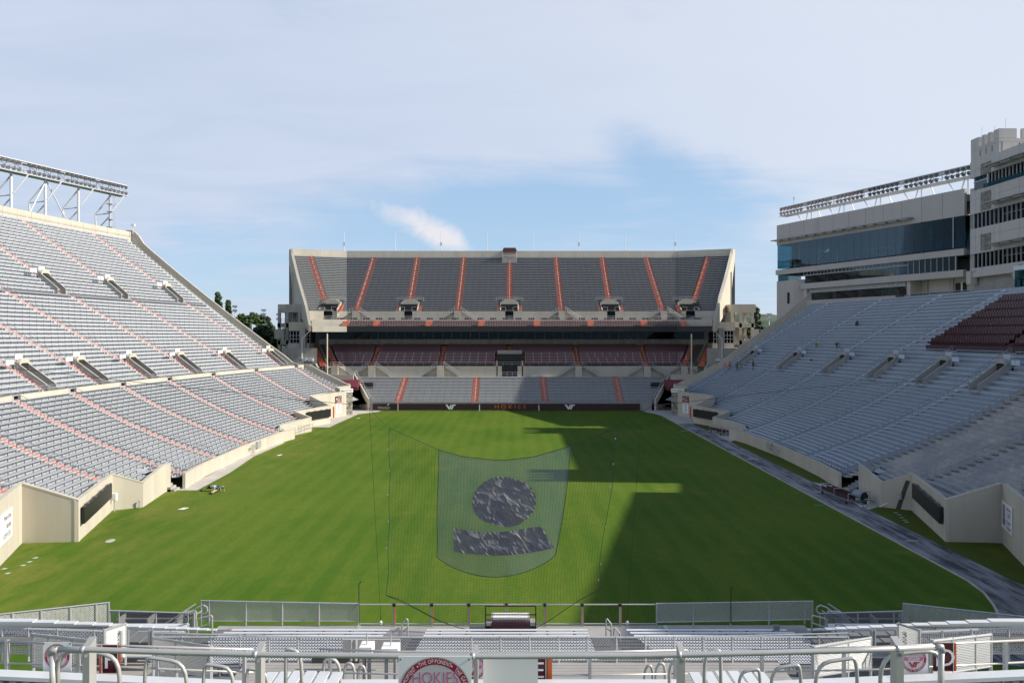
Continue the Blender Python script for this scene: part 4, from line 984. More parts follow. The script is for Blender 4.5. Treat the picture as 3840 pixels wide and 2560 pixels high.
m.beam(F(25.0, -1.0, 31.7), F(30.2, -1.0, 31.7), 0.3); m.beam(F(26.4, -0.9, 30), F(25.4, -0.9, 31.6), 0.14); m.beam(F(28.8, -0.9, 30), F(29.9, -0.9, 31.6), 0.14); m.build('timber_frame', wd_, PB)
m = MB(); fbox(m, 44.2, 44.35, -0.15, -0.05, 29.95, 35.1); m.build('glass_edge', MULL, PB)
for k in range(6): fpart('band_panel', PRECAST, SL*k/6+(0.02 if k else -0.2), SL*(k+1)/6-0.02, -0.4, 0.15, 28.6, 29.7)
fpart('floor_slab', CONCG, 0.1, SL, -14, -0.42, 28.7, 29.6)
# upper suite level
fpart('end_glass', GLN, 0.1, 7.4, -0.3, -0.25, 27.2, 28.58); fpart('end_glass', GLB, 0.1, 0.16, -3.0, -0.32, 27.2, 28.58)
fpart('suite_back_wall', INT2, 3.4, SL, -5.0, -4.8, 25.0, 28.6); fpart('ceiling', DARK, 0.3, SL, -14, -0.42, 28.5, 28.62)
for k in range(27):
    a = 8.3+k*0.98
    fpart('transom_window', GLD, a+0.05, a+0.93, -0.3, -0.25, 28.0, 28.52); fpart('transom_bar', MULL, a-0.04, a+0.045, -0.34, -0.2, 27.95, 28.58)
fpart('transom_rail', MULL, 8.2, 34.9, -0.34, -0.16, 27.82, 27.97)
for k in range(9): fpart('suite_glass', GLN, 8.4+k*2.95, 11.3+k*2.95, -0.5, -0.45, 26.2, 27.82)
m = MB()
for k in range(24): fbox(m, 11+k*1.0, 11.5+k*1.0, -1.9, -1.4, 26.2, 26.95)
m.build('suite_seat', BLACK, PB, kind='stuff')
for k in range(8):
    a = 35.0+k*1.2; fpart('suite_window', GLD, a+0.06, a+1.16, -0.3, -0.25, 26.25, 28.55); fpart('mullion', MULL, a-0.04, a+0.05, -0.36, -0.16, 26.2, 28.6)
fpart('mullion', MULL, 44.6, 44.75, -0.36, -0.1, 26.2, 28.6)
for k in range(6): fpart('band_panel', PRECAST, 7.8+(SL-7.8)*k/6, 7.8+(SL-7.8)*(k+1)/6-0.03, -0.5, 0.3, 25.05, 26.2)
fpart('floor_slab', CONCG, 3, SL, -14, -0.52, 25.1, 26.1)
# lower suite level
fpart('suite_back_wall', INT, 9, SL, -6.0, -5.8, 21.8, 25.0)
for k in range(25):
    a = 9.9+k*0.98; fpart('transom_window', mat('frosted_pane', (0.33, 0.34, 0.34), 0.4, var=0.1), a+0.06, a+0.92, -0.35, -0.3, 24.4, 24.92); fpart('transom_bar', MULL, a-0.04, a+0.05, -0.4, -0.22, 24.3, 25.03)
fpart('transom_rail', MULL, 9.8, 34.5, -0.4, -0.2, 24.2, 24.38)
for k in range(8): fpart('suite_glass', GLN, 10+k*3.05, 13+k*3.05, -0.6, -0.55, 22.6, 24.2)
for k in (15.2, 22.0, 29.5): fpart('inner_pane', mat('pale_blind', (0.34, 0.40, 0.40), 0.6, var=0), k, k+0.9, -1.5, -1.4, 22.6, 24.2)
fpart('lit_window', mat('far_window', (0.5, 0.62, 0.62), 0.3, var=0.1), 23.6, 28.0, -5.75, -5.6, 22.9, 24.0)
for k in range(9): fpart('window_bar', BLACK, 23.6+k*0.52, 23.75+k*0.52, -5.55, -5.5, 22.9, 24.0)
for k in range(8): fpart('sill_panel', PRECAST, 9.0+k*3.25, 12.22+k*3.25, -0.6, 0.35, 21.5, 22.6)
fpart('link_core', PRECAST, SL, SL+4.5, -14, -1.2, 25.2, 39.5)
b_ = MB(); fbox(b_, SL-0.2, SL+6.5, -13.5, -4.0, 21.6, 39.3, FM); b_.build('link_core', PRECAST, PB)
# end block
m = MB(); pl = [F(0, 0, 0), F(5.6, 0, 0), F(8.4, -1.6, 0), F(8.4, -12, 0), F(0, -12, 0)]; m.prism(pl, (0, 0, 27.2)); m.build('end_block', PRECAST, PB)
fpart('slot_window', DARK, 3.4, 4.2, -0.1, 0.02, 22.2, 24.6)
fpart('side_column', PRECAST, 8.4, 9.4, -1.0, 0.0, 21.5, 25.0)
# open terrace beneath the tower: back wall, doors, glass rail and white dado
fpart('terrace_wall', PRECAST, 34.8, 62, -3.2, -3.0, 20, 25.4)
for k in (36.0, 41.2, 46.0): fpart('pilaster', CONCD, k, k+0.8, -3.0, -2.7, 21, 25.2)
m = MB(); m.use(DARK); fbox(m, 42.3, 43.4, -2.98, -2.9, 21.6, 24.3); fbox(m, 43.7, 44.4, -2.98, -2.9, 21.6, 24.3); m.use(WHITE); fbox(m, 43.4, 43.7, -2.98, -2.86, 21.6, 24.4); m.build('door', None, PB)
fpart('return_pier', PRECAST, 34.6, 35.4, -3.2, -0.3, 21.5, 25.1)
m = MB()
for k in range(7):
    a = 36.2+k*2.0; 
    m.use(STEELW); fbox(m, a, a+1.96, 0.6, 0.72, 20.3, 21.75); m.use(GLN); fbox(m, a+0.05, a+1.9, 0.62, 0.66, 21.8, 22.7)
m.use(GALV).tube([F(36.2, 0.65, 22.75), F(50.2, 0.65, 22.75)], 0.04, 5); m.build('terrace_rail', None, PB)
m = MB(); m.use(STEELW); fbox(m, 33.0, 35.0, 0.6, 0.75, 20.0, 21.7); m.use(GLN); fbox(m, 33.0, 35, .62, .66, 21.75, 22.7); m.build('terrace_rail', None, PB)
# central tower, parallel with the field
TX0 = 73.6
def T(y, n, z): return Vector((TX0+0.06*(126-y)*0.0-n, y, z))
def tbox(mb, y0, y1, n0, n1, z0, z1): return mb.box((TX0-n0, y0, z0), (TX0-n1, y1, z1))
def tpart(name, m, y0, y1, n0, n1, z0, z1): b = MB(); tbox(b, y0, y1, n0, n1, z0, z1); return b.build(name, m, PB)
Y0, Y1 = 78.0, 126.0
SPC = mat('spandrel_panel', (0.50, 0.475, 0.45), 0.8, var=0.06, scale=0.4, streak=True)
def courses(zs):
    for za, zb in zs:
        y = Y1
        for k, wdt in enumerate((1.5, 1.6, 3.2, 1.4)+(4.6,)*9):
            y2 = max(y-wdt, Y0)
            tpart('spandrel_panel', SPC, y2+0.03, y-0.03 if k else y, -0.6, 0, za, zb); y = y2
            if y <= Y0: break
tpart('tower_core', CONCG, Y0, Y1, -14, -0.65, 21, 42.6)
courses([(41.6, 43.1), (40.5, 41.57), (37.0, 38.4), (34.7, 36.97), (31.0, 32.35), (28.35, 30.97), (24.9, 26.1)])
def glz(z0, z1, n=-0.35, w_=1.05, ystart=125.3, gm=GLD, split=False):
    y = ystart; k = 0
    while y > 100:
        tpart('tower_window', gm, y-w_+0.05, y-0.05, n-0.05, n, z0, z1); tpart('mullion', MULL, y-0.05, y+0.05, n-0.1, n+0.18, z0-0.05, z1+0.05)
        if split and k % 12 > 6: tpart('window_bar', MULL, y-w_+0.05, y-0.05, n, n+0.04, z0+(z1-z0)*0.55, z0+(z1-z0)*0.55+0.06)
        y -= w_; k += 1
glz(38.45, 40.45, ystart=121.5, w_=0.85); glz(32.4, 34.65, split=True); glz(26.15, 28.3, split=True)
tpart('dark_window', mat('tinted_pane', (0.018, 0.028, 0.036), 0.12, var=0), 121.7, 125.4, -0.45, -0.3, 38.45, 39.75)
for k in range(4): tpart('transom_window', GLB, 121.75+k*0.92, 122.6+k*0.92, -0.45, -0.35, 39.85, 40.45)
tpart('window_frame', WHITE, 121.55, 121.68, -0.4, -0.1, 38.4, 40.5); tpart('window_frame', WHITE, 121.6, 125.5, -0.4, -0.2, 39.75, 39.85)
for k in range(11): tpart('glass_balustrade', GLB, 120.4-k*2.05, 121.4-k*2.05+0.98, 0.02, 0.06, 38.35, 39.0)
for za, zb in ((40.55, 42.3), (34.9, 37.9), (28.6, 31.2)):
    m = MB(); rs = random.Random(int(za))
    z = za
    while z < zb-0.1:
        h = rs.uniform(0.22, 0.36); y = 120.5
        while y < 123.1:
            wdt = rs.uniform(0.3, 0.8); m.box((TX0-0.02, y, z), (TX0-0.05-rs.uniform(0, .05), min(y+wdt-0.03, 123.1), min(z+h-0.03, zb))); y += wdt
        z += h
    m.build('stone_infill', STONE, PB, kind='stuff')
for z in (41.0, 35.4, 29.1):
    tpart('canopy', CONCD, 99, 119.6, 0, 2.0, z, z+0.14)
    for k in range(7): tpart('canopy_light', MATS['canopy_soffit'], 116.6-k*2.9, 118.8-k*2.9, 0.5, 1.5, z-0.16, z-0.01)
tpart('floor_slab', CONCG, Y0, Y1, -14, -0.62, 25.6, 26.0)
tpart('beam', SPC, Y0, Y1, -0.6, 0.5, 24.6, 25.4)
for y in (125.2, 113.4): m = MB(); tbox(m, y-0.6, y+0.6, -0.3, 0.75, 23.6, 25.6); m.build('beam_end', SPC, PB)
tpart('terrace_wall', PRECAST, 88, 124, -5.2, -5.0, 19, 25)
m = MB(); pts = [T(124+0.0, 0.1, 24.6), T(113.5, 0.1, 24.6), T(113.5, 0.1, 22.0)]
arc = [T(113.6+3.2*(1-cos(a)), 0.0, 21.2+3.4*sin(a)) for a in [i*pi/2/8 for i in range(9)]]
m.prism([arc[0]+Vector((0, -0.5, 0))]+[a for a in arc]+[T(113.1, 0, 24.6)], (0.5, 0, 0)); m.build('arch', SPC, PB)
tpart('wall_pier', SPC, 112.3, 113.5, -5, 0, 19, 24.7)
m = MB(); m.use(SPC); tbox(m, 108.0, 111.2, 0.1, 2.4, 18.5, 22.2); m.use(GLB); tbox(m, 108.2, 111, 2.42, 2.46, 22.2, 24.6); m.use(STEELW); tbox(m, 108, 111.2, 2.3, 2.5, 24.6, 25.2); m.build('glass_box', None, PB)
m = MB(); m.use(DARK); tbox(m, 116.0, 116.9, -4.95, -4.9, 20.5, 22.9); m.build('door', None, PB)
def turret(ya, yb):
    z0, zt = 43.1, 46.7; xf, xb = TX0+0.05, TX0+8.6
    def side_(p, q, n, skip=()):
        for k in range(n):
            a, b = p+(q-p)*(k/n), p+(q-p)*((k+1)/n); g = 0.10 if k in (1, 2, 3) and n > 4 else 0.02
            d = (q-p).normalized(); o = Vector((-d.y, d.x, 0))*0.4
            m = MB(); aa, bb = a+d*0.02, b-d*0.02; m.hexa([aa+Vector((0, 0, z0)), bb+Vector((0, 0, z0)), bb+o+Vector((0, 0, z0)), aa+o+Vector((0, 0, z0)), aa+Vector((0, 0, zt-2.0)), bb+Vector((0, 0, zt-2.0)), bb+o+Vector((0, 0, zt-2.0)), aa+o+Vector((0, 0, zt-2.0))]); m.build('turret_panel', SPC, PB)
        m = MB(); d = (q-p); dn = d.normalized(); o = Vector((-dn.y, dn.x, 0))*0.5
        m.hexa([p+Vector((0, 0, zt-1.97)), q+Vector((0, 0, zt-1.97)), q+o+Vector((0, 0, zt-1.97)), p+o+Vector((0, 0, zt-1.97)), p+Vector((0, 0, zt-1.5)), q+Vector((0, 0, zt-1.5)), q+o+Vector((0, 0, zt-1.5)), p+o+Vector((0, 0, zt-1.5))]); m.build('turret_band', SPC, PB)
        for a, b in ((0, 0.29), (0.40, 0.50), (0.61, 0.71), (0.82, 1.0)) if n != 4 else ():
            aa, bb = p+d*a, p+d*b; m = MB(); m.hexa([aa+Vector((0, 0, zt-1.47)), bb+Vector((0, 0, zt-1.47)), bb+o+Vector((0, 0, zt-1.47)), aa+o+Vector((0, 0, zt-1.47)), aa+Vector((0, 0, zt)), bb+Vector((0, 0, zt)), bb+o+Vector((0, 0, zt)), aa+o+Vector((0, 0, zt))]); m.build('merlon', SPC, PB)
        for a in (0.345, 0.555, 0.765):
            aa = p+d*(a-0.012); bb = p+d*(a+0.012); m = MB(); e = -o*0.02; m.hexa([aa+e+Vector((0, 0, z0+0.5)), bb+e+Vector((0, 0, z0+0.5)), bb+Vector((0, 0, z0+0.5)), aa+Vector((0, 0, z0+0.5)), aa+e+Vector((0, 0, zt-2.2)), bb+e+Vector((0, 0, zt-2.2)), bb+Vector((0, 0, zt-2.2)), aa+Vector((0, 0, zt-2.2))]); m.build('slit_window', DARK, PB)
    a, b, c, d = Vector((xf, yb, 0)), Vector((xf, ya, 0)), Vector((xb, ya, 0)), Vector((xb, yb, 0))
    ex = Vector((0.505, 0, 0)); side_(a, b, 5); side_(b+ex, c-ex, 5); side_(c, d, 4); side_(d-ex, a+ex, 5)
turret(118.6, 125.9); turret(78.1, 85.4)
for y, h in ((124.5, 1.9), (121.2, 1.2), (118.5, 1.6)): m = MB(); m.tube([(TX0+1, y, 46.6), (TX0+1, y, 46.6+h)], 0.03, 4); m.build('lightning_rod', GALV, PB)
# the wing towards the camera, wholly outside the frame on the right; it shades the field
m = MB(); fbox(m, -0.0, SL, -14, 0, 21.5, 39.5, FM); m.build('near_wing', PRECAST, PB)
m = MB(); fbox(m, -0.2, SL, 0.0, 0.15, 28.6, 29.7, FM); fbox(m, 7.8, SL, 0.0, 0.3, 25.05, 26.2, FM); m.build('near_band', PRECAST, PB)
m = MB(); fbox(m, 0.4, SL, 0.01, 0.05, 29.95, 35.0, FM); fbox(m, 8, SL, 0.01, 0.05, 26.2, 28.6, FM); m.build('near_glass', mat('tinted_pane', (0.018, 0.028, 0.036), 0.12, var=0), PB)
# maroon chairs in the near part of the right stand
RR = thing('chair_block', 'block of dark maroon chairs in the right stand beside the press building', 'chairs', (66, 112, 20))
cm = bpy.data.meshes.new('chair'); c2 = MB(); c2.box((-0.24, -0.1, 0.35), (0.24, 0.36, 0.45)); c2.hexa([(-0.25, 0.32, 0.4), (0.25, 0.32, 0.4), (0.25, 0.42, 0.4), (-0.25, 0.42, 0.4), (-0.23, 0.40, 0.98), (0.23, 0.40, 0.98), (0.23, 0.47, 0.98), (-0.23, 0.47, 0.98)]); c2.box((-0.24, -0.12, 0.2), (0.24, -0.06, 0.47))
cm.from_pydata(c2.v, [], c2.f); cm.materials.append(MAROON); cm.update()
def th_ur(u, d): return th_u(2*HU-u, d)
stf = MB(); n = 0; deck = MB()
for r in range(12):
    d = 23.7+(r//2)*1.48+(0.56 if r % 2 else 0.0); z = zrow(23.7+(r//2)*1.48)+0.35+(0.36 if r % 2 else 0)
    t1 = th_ur(3484+(3735-3484)*(r//2)/5.0+(16 if r % 2 else 0), d)
    t = t1; dt = 0.56/(RB+d)
    deck.strip([A(1, d-0.45, t1-q*0.01)+Vector((0, 0, z)) for q in range(16)], [A(1, d+0.5, t1-q*0.01)+Vector((0, 0, z)) for q in range(16)])
    deck.strip([A(1, d-0.45, t1-q*0.01)+Vector((0, 0, z-0.7)) for q in range(16)], [A(1, d-0.45, t1-q*0.01)+Vector((0, 0, z)) for q in range(16)])
    gaps = [AIS[2]+0.004, AIS[1]+0.004, AIS[3]]
    while t > t1-0.15:
        p = A(1, d, t)+Vector((0, 0, z))
        if p.x/p.y*FPX+HU < 3900 and not any(abs(t-g) < 0.0026 for g in gaps):
            rz = -pi/2-t+pi  # chairs look at the field
            rz = -t-pi/2
            if n < 298: part_at('chair', cm, RR, p, rz); n += 1
            else:
                cs_, sn_ = cos(rz), sin(rz); stf.add([(vx*cs_-vy*sn_+p.x, vx*sn_+vy*cs_+p.y, vz+p.z) for vx, vy, vz in c2.v], c2.f)
        t -= dt
deck.build('chair_deck', MATS['maroon_deck'], RR)
if stf.v: stf.build('chair', MAROON, RR, kind='stuff')
# ------------------------------------------------------------------ floodlight galleries
def lamp_mesh():
    m = MB(); prof = [(0.02, 0.30), (0.14, 0.24), (0.28, 0.10), (0.40, -0.06)]
    rings = [[(r*cos(2*pi*k/8), -y, r*sin(2*pi*k/8)) for k in range(8)] for r, y in prof]
    m.use(LAMPD).sweep(rings, caps=False); m.use(LAMPG).add([(x, y+0.03, z) for x, y, z in rings[-1]], [tuple(range(8))]); m.use(LAMPD).box((-0.1, -0.55, -0.1), (0.1, -0.25, 0.1))
    me = bpy.data.meshes.new('floodlight'); me.from_pydata(m.v, [], m.f); [me.materials.append(x) for x in m.mats]; me.polygons.foreach_set('material_index', m.m); me.update(); return me
FL = lamp_mesh()
LSP = 1.05
def gallery(root, P, L, z0, z1, face, rz, tilt=0.5, inset=1.6):
    """P(s, n, z): line of the gallery; lamps on two levels hang on its field side"""
    n = int(L/3.0)
    m = MB()
    for nn in (0, -inset):
        for z in (z0, z1): m.beam(P(0, nn, z), P(L, nn, z), 0.22)
    m.build('chord', STEELW, root)
    fl = MB(); fbox(fl, 0, L, -inset, 0.6, z0-0.12, z0-0.02, P); fl.build('walkway', GALV, root)
    ed = MB(); fbox(ed, 0, L, 0.6, 0.66, z0-0.16, z0, P); ed.build('edge_beam', GALV, root); ed = MB(); fbox(ed, 0, L, -inset-0.1, 0.35, z1+0.12, z1+0.24, P); ed.build('top_beam', STEELW, root)
    m = MB()
    for k in range(n+1):
        s = L*k/n; m.beam(P(s, 0, z0), P(s, 0, z1), 0.10); m.beam(P(s, -inset, z0), P(s, -inset, z1), 0.10)
        if k < n: m.beam(P(s, -inset, z0), P(s+L/n, -inset, z1), 0.08)
    m.build('lattice', STEELW, root)
    m = MB()
    for z in (z0+0.5, z0+1.0): m.tube([P(0, 0.6, z), P(L, 0.6, z)], 0.03, 4)
    m.build('rail', GALV, root)
    for lv in (z0+0.35, z1-0.4):
        k = 0; N_ = int(L/LSP)
        for k in range(N_):
            if k % 8 == 7: continue
            p = P(0.5+k*LSP, 0.45, lv+0.1); o = part_at('floodlight', FL, root, p); o.rotation_euler = (-tilt*0.0+0.35 if False else 0.0, 0, rz); o.rotation_euler.x = 0.0
            o.rotation_mode = 'XYZ'; o.rotation_euler = (radians(-28), 0, rz)
# lamps of FL look along +y (reflector towards +y)... right gallery on the roof of the press building
RG = thing('light_gallery', 'long white floodlight gallery on the roof of the press building', 'floodlights', (65, 150, 40))
gallery(RG, lambda s, n, z: F(s, n-1.2, z), 47.5, 41.6, 43.2, 1, atan2(FN.y, FN.x)-pi/2)
for k in range(5):
    s = 5+k*9.3; m = MB()
    m.beam(F(s, -1.2, 41.5), F(s+1.6, -2.0, 38.6), 0.16); m.beam(F(s+3.4, -1.2, 41.5), F(s+1.6, -2.0, 38.6), 0.16); m.beam(F(s+2.6, -2.8, 41.5), F(s+2.6, -2.8, 38.6), 0.16); m.beam(F(s+4.6, -2.8, 41.5), F(s+6.0, -2.8, 38.6), 0.14); m.build('roof_strut', WHITE, RG)
m = MB(); m.tube([F(2.5, -2.5, 43.4), F(2.5, -2.5, 45.3)], 0.05, 5); m.obox(F(2.5, -2.5, 45.2), (.1, 0, 0), (0, .1, 0), (0, 0, .3)); m.build('mast', GALV, RG)
# left gallery on slanting lattice columns above the rim
LG = thing('light_gallery', 'floodlight gallery on lattice columns above the rim of the sunlit stand', 'floodlights', (-84, 140, 36))
YG1 = 167.0
def LP(s, n, z): return Vector((-82.2-0.3*s, YG1-0.954*s, z))+Vector((0.954, -0.3, 0))*n
zl0, zl1 = 45.0, 47.0
gallery(LG, LP, 62, zl0, zl1, 1, atan2(-0.3, 0.954)-pi/2)
for i, (ub, ) in enumerate(((413,), (295,), (171,), (43,))):
    # column foot under the gallery at the column u of the photograph
    lo, hi = -2, 60
    for _ in range(40):
        s = (lo+hi)/2; p = LP(s, 0, 0)
        if p.x/p.y*FPX+HU > ub+8: lo = s
        else: hi = s
    zr = 35.3; m = MB(); o = -0.6
    c = lambda ds, n, z: LP(s+ds, n, z)
    m.use(GALV if i == 0 else STEELW).tube([c(0, o, zr-1.5), c(0, o, zl0-0.1)], 0.24, 8)
    m.use(STEELW).tube([c(-0.2, o+0.3, zl0-3.8), c(-2.0, 1.2, zl0-0.2)], 0.16, 6)
    m.tube([c(1.0, -3.0, zr-1.0), c(1.2, -3.2, zr+5.2)], 0.16, 6); m.tube([c(1.2, -3.2, zr+5.2), c(0, o, zl0-0.6)], 0.14, 6); m.tube([c(1.2, -3.2, zr+5.2), c(0, o, zr+5.5)], 0.13, 6)
    m.tube([c(0, o, zr+5.0), c(1.05, -3.05, zr+1.9)], 0.12, 6); m.tube([c(1.05, -3.05, zr+1.9), c(0.3, -1.6, zr-1.0)], 0.13, 6)
    m.build('lattice_column', None, LG)
    m = MB(); [m.use(GALV).box((c(0, o, 0).x-0.6, c(0, o, 0).y-0.5, zr+z), (c(0, o, 0).x+0.6, c(0, o, 0).y+0.5, zr+z+0.08)) for z in ((0.6,) if i else (1, 2.6, 4.2, 5.8, 7.4))]; m.build('column_flange', None, LG)
    if i == 0: m = MB(); p = c(-0.9, o, 0); [m.tube([(p.x+q, p.y, zr), (p.x+q, p.y, zl0)], 0.035, 4) for q in (0, 0.5)]; [m.tube([(p.x, p.y, zr+k*0.6), (p.x+0.5, p.y, zr+k*0.6)], 0.025, 4) for k in range(16)]; m.build('ladder', GALV, LG)
    if i == 1: m = MB(); m.tube([c(7.4, o, zl0-0.2), c(1.2, o, zr)], 0.12, 6); m.tube([c(7.4, o, zl0-0.2), c(12.6, o, zr-0.3)], 0.12, 6); m.build('brace', STEELW, LG)
m = MB(); m.tube([LP(3.6, -.4, 47), LP(3.6, -.4, 51.5)], [0.05, 0.02], 5); m.tube([LP(7.5, -.4, 47), LP(7.5, -.4, 49)], [0.05, 0.02], 5); m.build('aerial', GALV, LG)
cam_ = thing('security_camera', 'small white camera on a post at the end of the sunlit stand rim', 'camera', (-77.9, 162, 36.6))
m = MB(); m.tube([(-78.4, 162.2, 36.3), (-78.4, 162.2, 37.9)], 0.06, 5); m.build('post', STEELW, cam_); m = MB(); m.box((-78.7, 161.9, 37.9), (-78.0, 162.4, 38.35)); m.build('housing', WHITE, cam_)
# ------------------------------------------------------------------ stair towers behind the far stand
def stair_tower(s, label):
    x0, x1 = (-54.5, -49.0) if s < 0 else (51.0, 56.5)
    r = thing('stair_tower', label, 'stair tower', ((x0+x1)/2, 186, 0)); W = CONCD if s < 0 else CONC  # darker concrete on the left puts that tower's shade into its colour
    y0, y1 = 182.5, 189.0
    m = MB(); m.box((x0, y0, 20.7), (x1+(0.2), y1, 22.6)); m.build('roof', W, r)
    for x in (x0+0.3, x0+2.2, x1-0.5):
        for y in (y0+0.3, y1-0.5): m = MB(); m.box((x-0.3, y-0.3, 0), (x+0.3, y+0.3, 20.7)); m.build('column', W, r)
    for z in (18.2, 14.2, 10.5, 6.5):
        m = MB(); m.box((x0-0.1, y0, z-1.0), (x1, y1, z)); m.build('landing', W, r)
        m = MB()
        for q in (0.5, 1.0): m.tube([(x0, y0+0.1, z+q), (x1, y0+0.1, z+q)], 0.035, 4)
        for k in range(8): m.tube([(x0+(x1-x0)*k/7, y0+0.1, z), (x0+(x1-x0)*k/7, y0+0.1, z+1.0)], 0.025, 4)
        m.build('landing_rail', GALV, r)
    for k, (za, zb) in enumerate(((14.2, 18.2), (10.5, 14.2), (6.5, 10.5))):
        m = MB(); a, b = (x0+0.8, x1-0.8) if k % 2 else (x1-0.8, x0+0.8); m.beam((a, y0+2.2, za), (b, y0+2.2, zb), 1.4, 0.25); m.build('stair_flight', W, r)
    m = MB(); m.box((x0-0.6 if s < 0 else x1-1.0, y0-0.6, 14.6), (x0+1.6 if s < 0 else x1+0.8, y0, 16.8)); m.build('balcony', W, r)
    m = MB(); m.box((x0+0.8, y1-0.6, 0), (x1-0.8, y1-0.4, 17)); m.build('back_wall', CONCG, r)
stair_tower(-1, 'shaded concrete stair tower left of the far stand'); stair_tower(1, 'sunlit concrete stair tower right of the far stand')
# tall poles at the inner corners of the far stand
for s, u, l in ((-1, 1227, 'tall cream pole before the left end of the maroon tier'), (1, 2593, 'tall grey pole before the right end of the maroon tier')):
    D = 172.5; x = (u-HU)/FPX*D; p = thing('pole', l, 'pole', (x, D, 0)); m = MB(); m.tube([(x, D, 0), (x, D, 15.5)], 0.15, 8); m.build('shaft', mat('cream_steel', (0.62, 0.57, 0.45), 0.5, var=0.05), p); m = MB(); m.tube([(x, D, 15.5), (x, D, 15.8)], [0.18, 0.06], 8); m.build('cap', CONC, p)
# white down-pipe stands and lamps at the balconies
for s in (-1, 1):
    x = s*47.0; p = thing('floodlight_bracket', 'bent white bracket with paired lamps under the %s balcony of the far stand' % ('left' if s < 0 else 'right'), 'bracket', (x, 176, 10))
    m = MB(); m.tube([(x, 175.5, 10.2), (x, 175.5, 14.6), (x+(1.6 if s < 0 else -1.6), 175.5, 16.2)], 0.10, 6); m.build('arm', WHITE, p)
    for q in (0, 1.4): m = MB(); m.box((x+q*-s-0.5*0, 175.2, 9.6), (x+q*-s+1.1, 175.9, 10.2)); m.build('lamp', STEELW, p)
# covered tunnel mouths in the two far corners
for s in (-1, 1):
    r = thing('tunnel_mouth', 'dark tunnel mouth with maroon awning at the %s far corner of the field' % ('left' if s < 0 else 'right'), 'tunnel', (s*33, 168, 0))
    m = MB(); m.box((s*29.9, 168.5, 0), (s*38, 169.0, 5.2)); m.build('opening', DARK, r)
    m = MB(); m.box((s*34.0, 168.0, 5.9), (s*44, 168.5, 7.0)); m.build('lintel', CONC, r)
    m = MB(); m.prism([(s*32.6, 165.5, 3.9), (s*32.6, 165.5, 4.5), (s*32.6, 166.8, 5.9), (s*32.6, 168.0, 5.9), (s*32.6, 168.0, 3.9)], (s*4.4, 0, 0)); m.build('awning', MAROONF, r)
    m = MB(); m.box((s*32.55, 165.4, 3.75), (s*37.0, 165.5, 4.55)); m.build('awning_front', MAROONF, r)
m = MB(); put_text(m, 'V', (35.0, 165.38, 4.3), (1, 0, 0), (0, 0, 1), 0.9, 1.3, 0.0); m.build('lettering', WHITE, r)
# ------------------------------------------------------------------ the near stand, from the wall by the field up to the camera
BL = thing('bleacher', 'near aluminium bleacher of long pale benches in front of the camera', 'bleacher', (0, 30, 2))
DKN = mat('brushed_deck', (0.38, 0.365, 0.35), 0.55, 0.15, var=0.12, scale=1.2)
FTD = mat('foot_deck_grey', (0.16, 0.16, 0.165), 0.6, 0.1, var=0.15, scale=1.5)
DKS = mat('bleacher_void', (0.12, 0.12, 0.12), 0.8, var=0.1)
PZ = 2.0
def ZB(i): return 15.5-(33.0-0.75*i)*(0.3757+0.00374*i)
def DB(i): return 33.0-0.75*i
m = MB(); m.box((-13.6, 33.6, PZ-0.3), (13.6, 36.5, PZ)); m.build('front_deck', DKN, BL)
for x in (-7.1, 7.1): m = MB(); m.box((x-0.09, 33.6, PZ+0.002), (x+0.09, 36.4, PZ+0.03)); m.build('deck_joint', GALV, BL)
blocks = [((868, 1460), (560, 1490)), ((1600, 2203), (1600, 2210)), ((2350, 2950), (2350, 3060))]
for i in range(12):
    m = MB(); m.box((-11.5, DB(i)-0.42, ZB(i)-0.47), (11.5, DB(i)+0.32, ZB(i)-0.43)); m.build('foot_deck', FTD, BL)
    for k, ((a, b), _) in enumerate(blocks):
        a -= (30*min(i, 3) if k == 0 else -0*i); b += (0 if k < 2 else 30*min(i, 3)); 
        if k == 2: a += 14*i
        if k == 0: b -= 12*i
        if k == 1: a -= 6*i; b += 4*i
        p, q = U(a, 1300, DB(i)), U(b, 1300, DB(i)); m = MB()
        m.box((p.x, DB(i)-0.08, ZB(i)-0.02), (q.x, DB(i)+0.10, ZB(i))); m.build('bench', ALU, BL)
        L = q.x-p.x
        m = MB(); [m.box((p.x+L*(f+0.5)/6-0.04, DB(i)-0.1, ZB(i)-0.43), (p.x+L*(f+0.5)/6+0.04, DB(i)+0.1, ZB(i)-0.05)) for f in range(6)]; m.build('bench_bracket', BRACK, BL, kind='stuff')
    for a, b in ((330+0*i, 705-8*i), (3100+8*i, 3460)):        # the short blocks beyond the side aisles
        p, q = U(a, 1300, DB(i)+0.5), U(b, 1300, DB(i)+0.5); m = MB(); m.box((p.x, DB(i)+0.36, ZB(i)-0.02), (q.x, DB(i)+0.64, ZB(i)+0.03)); m.build('bench', ALU, BL)
        m = MB(); m.box((p.x, DB(i)+0.1, ZB(i)-0.5), (q.x, DB(i)+0.8, ZB(i)-0.45)); m.build('foot_deck', DKN, BL)
m = MB(); m.box((-14, 12.0, 4.0), (14, 23.0, 4.2)); m.build('under_deck', DKS, BL)
for k in range(12): z = 6.15+0.0*k; m = MB(); m.box((-7.6, 20.3+k*0.19, 6.10), (7.6, 20.3+k*0.19+0.175, 6.16)); m.build('deck_plank', DKN, BL)
m = MB(); m.box((-14, 13.0, 5.2), (14, 20.2, 5.4)); m.build('walkway_deck', DKN, BL)
m = MB(); m.box((-5.7, 22.32, 5.75), (-4.35, 22.4, 6.32)); m.build('toe_board', mat('dark_rubber', (0.06, 0.06, 0.06), 0.8, var=0.1), BL)
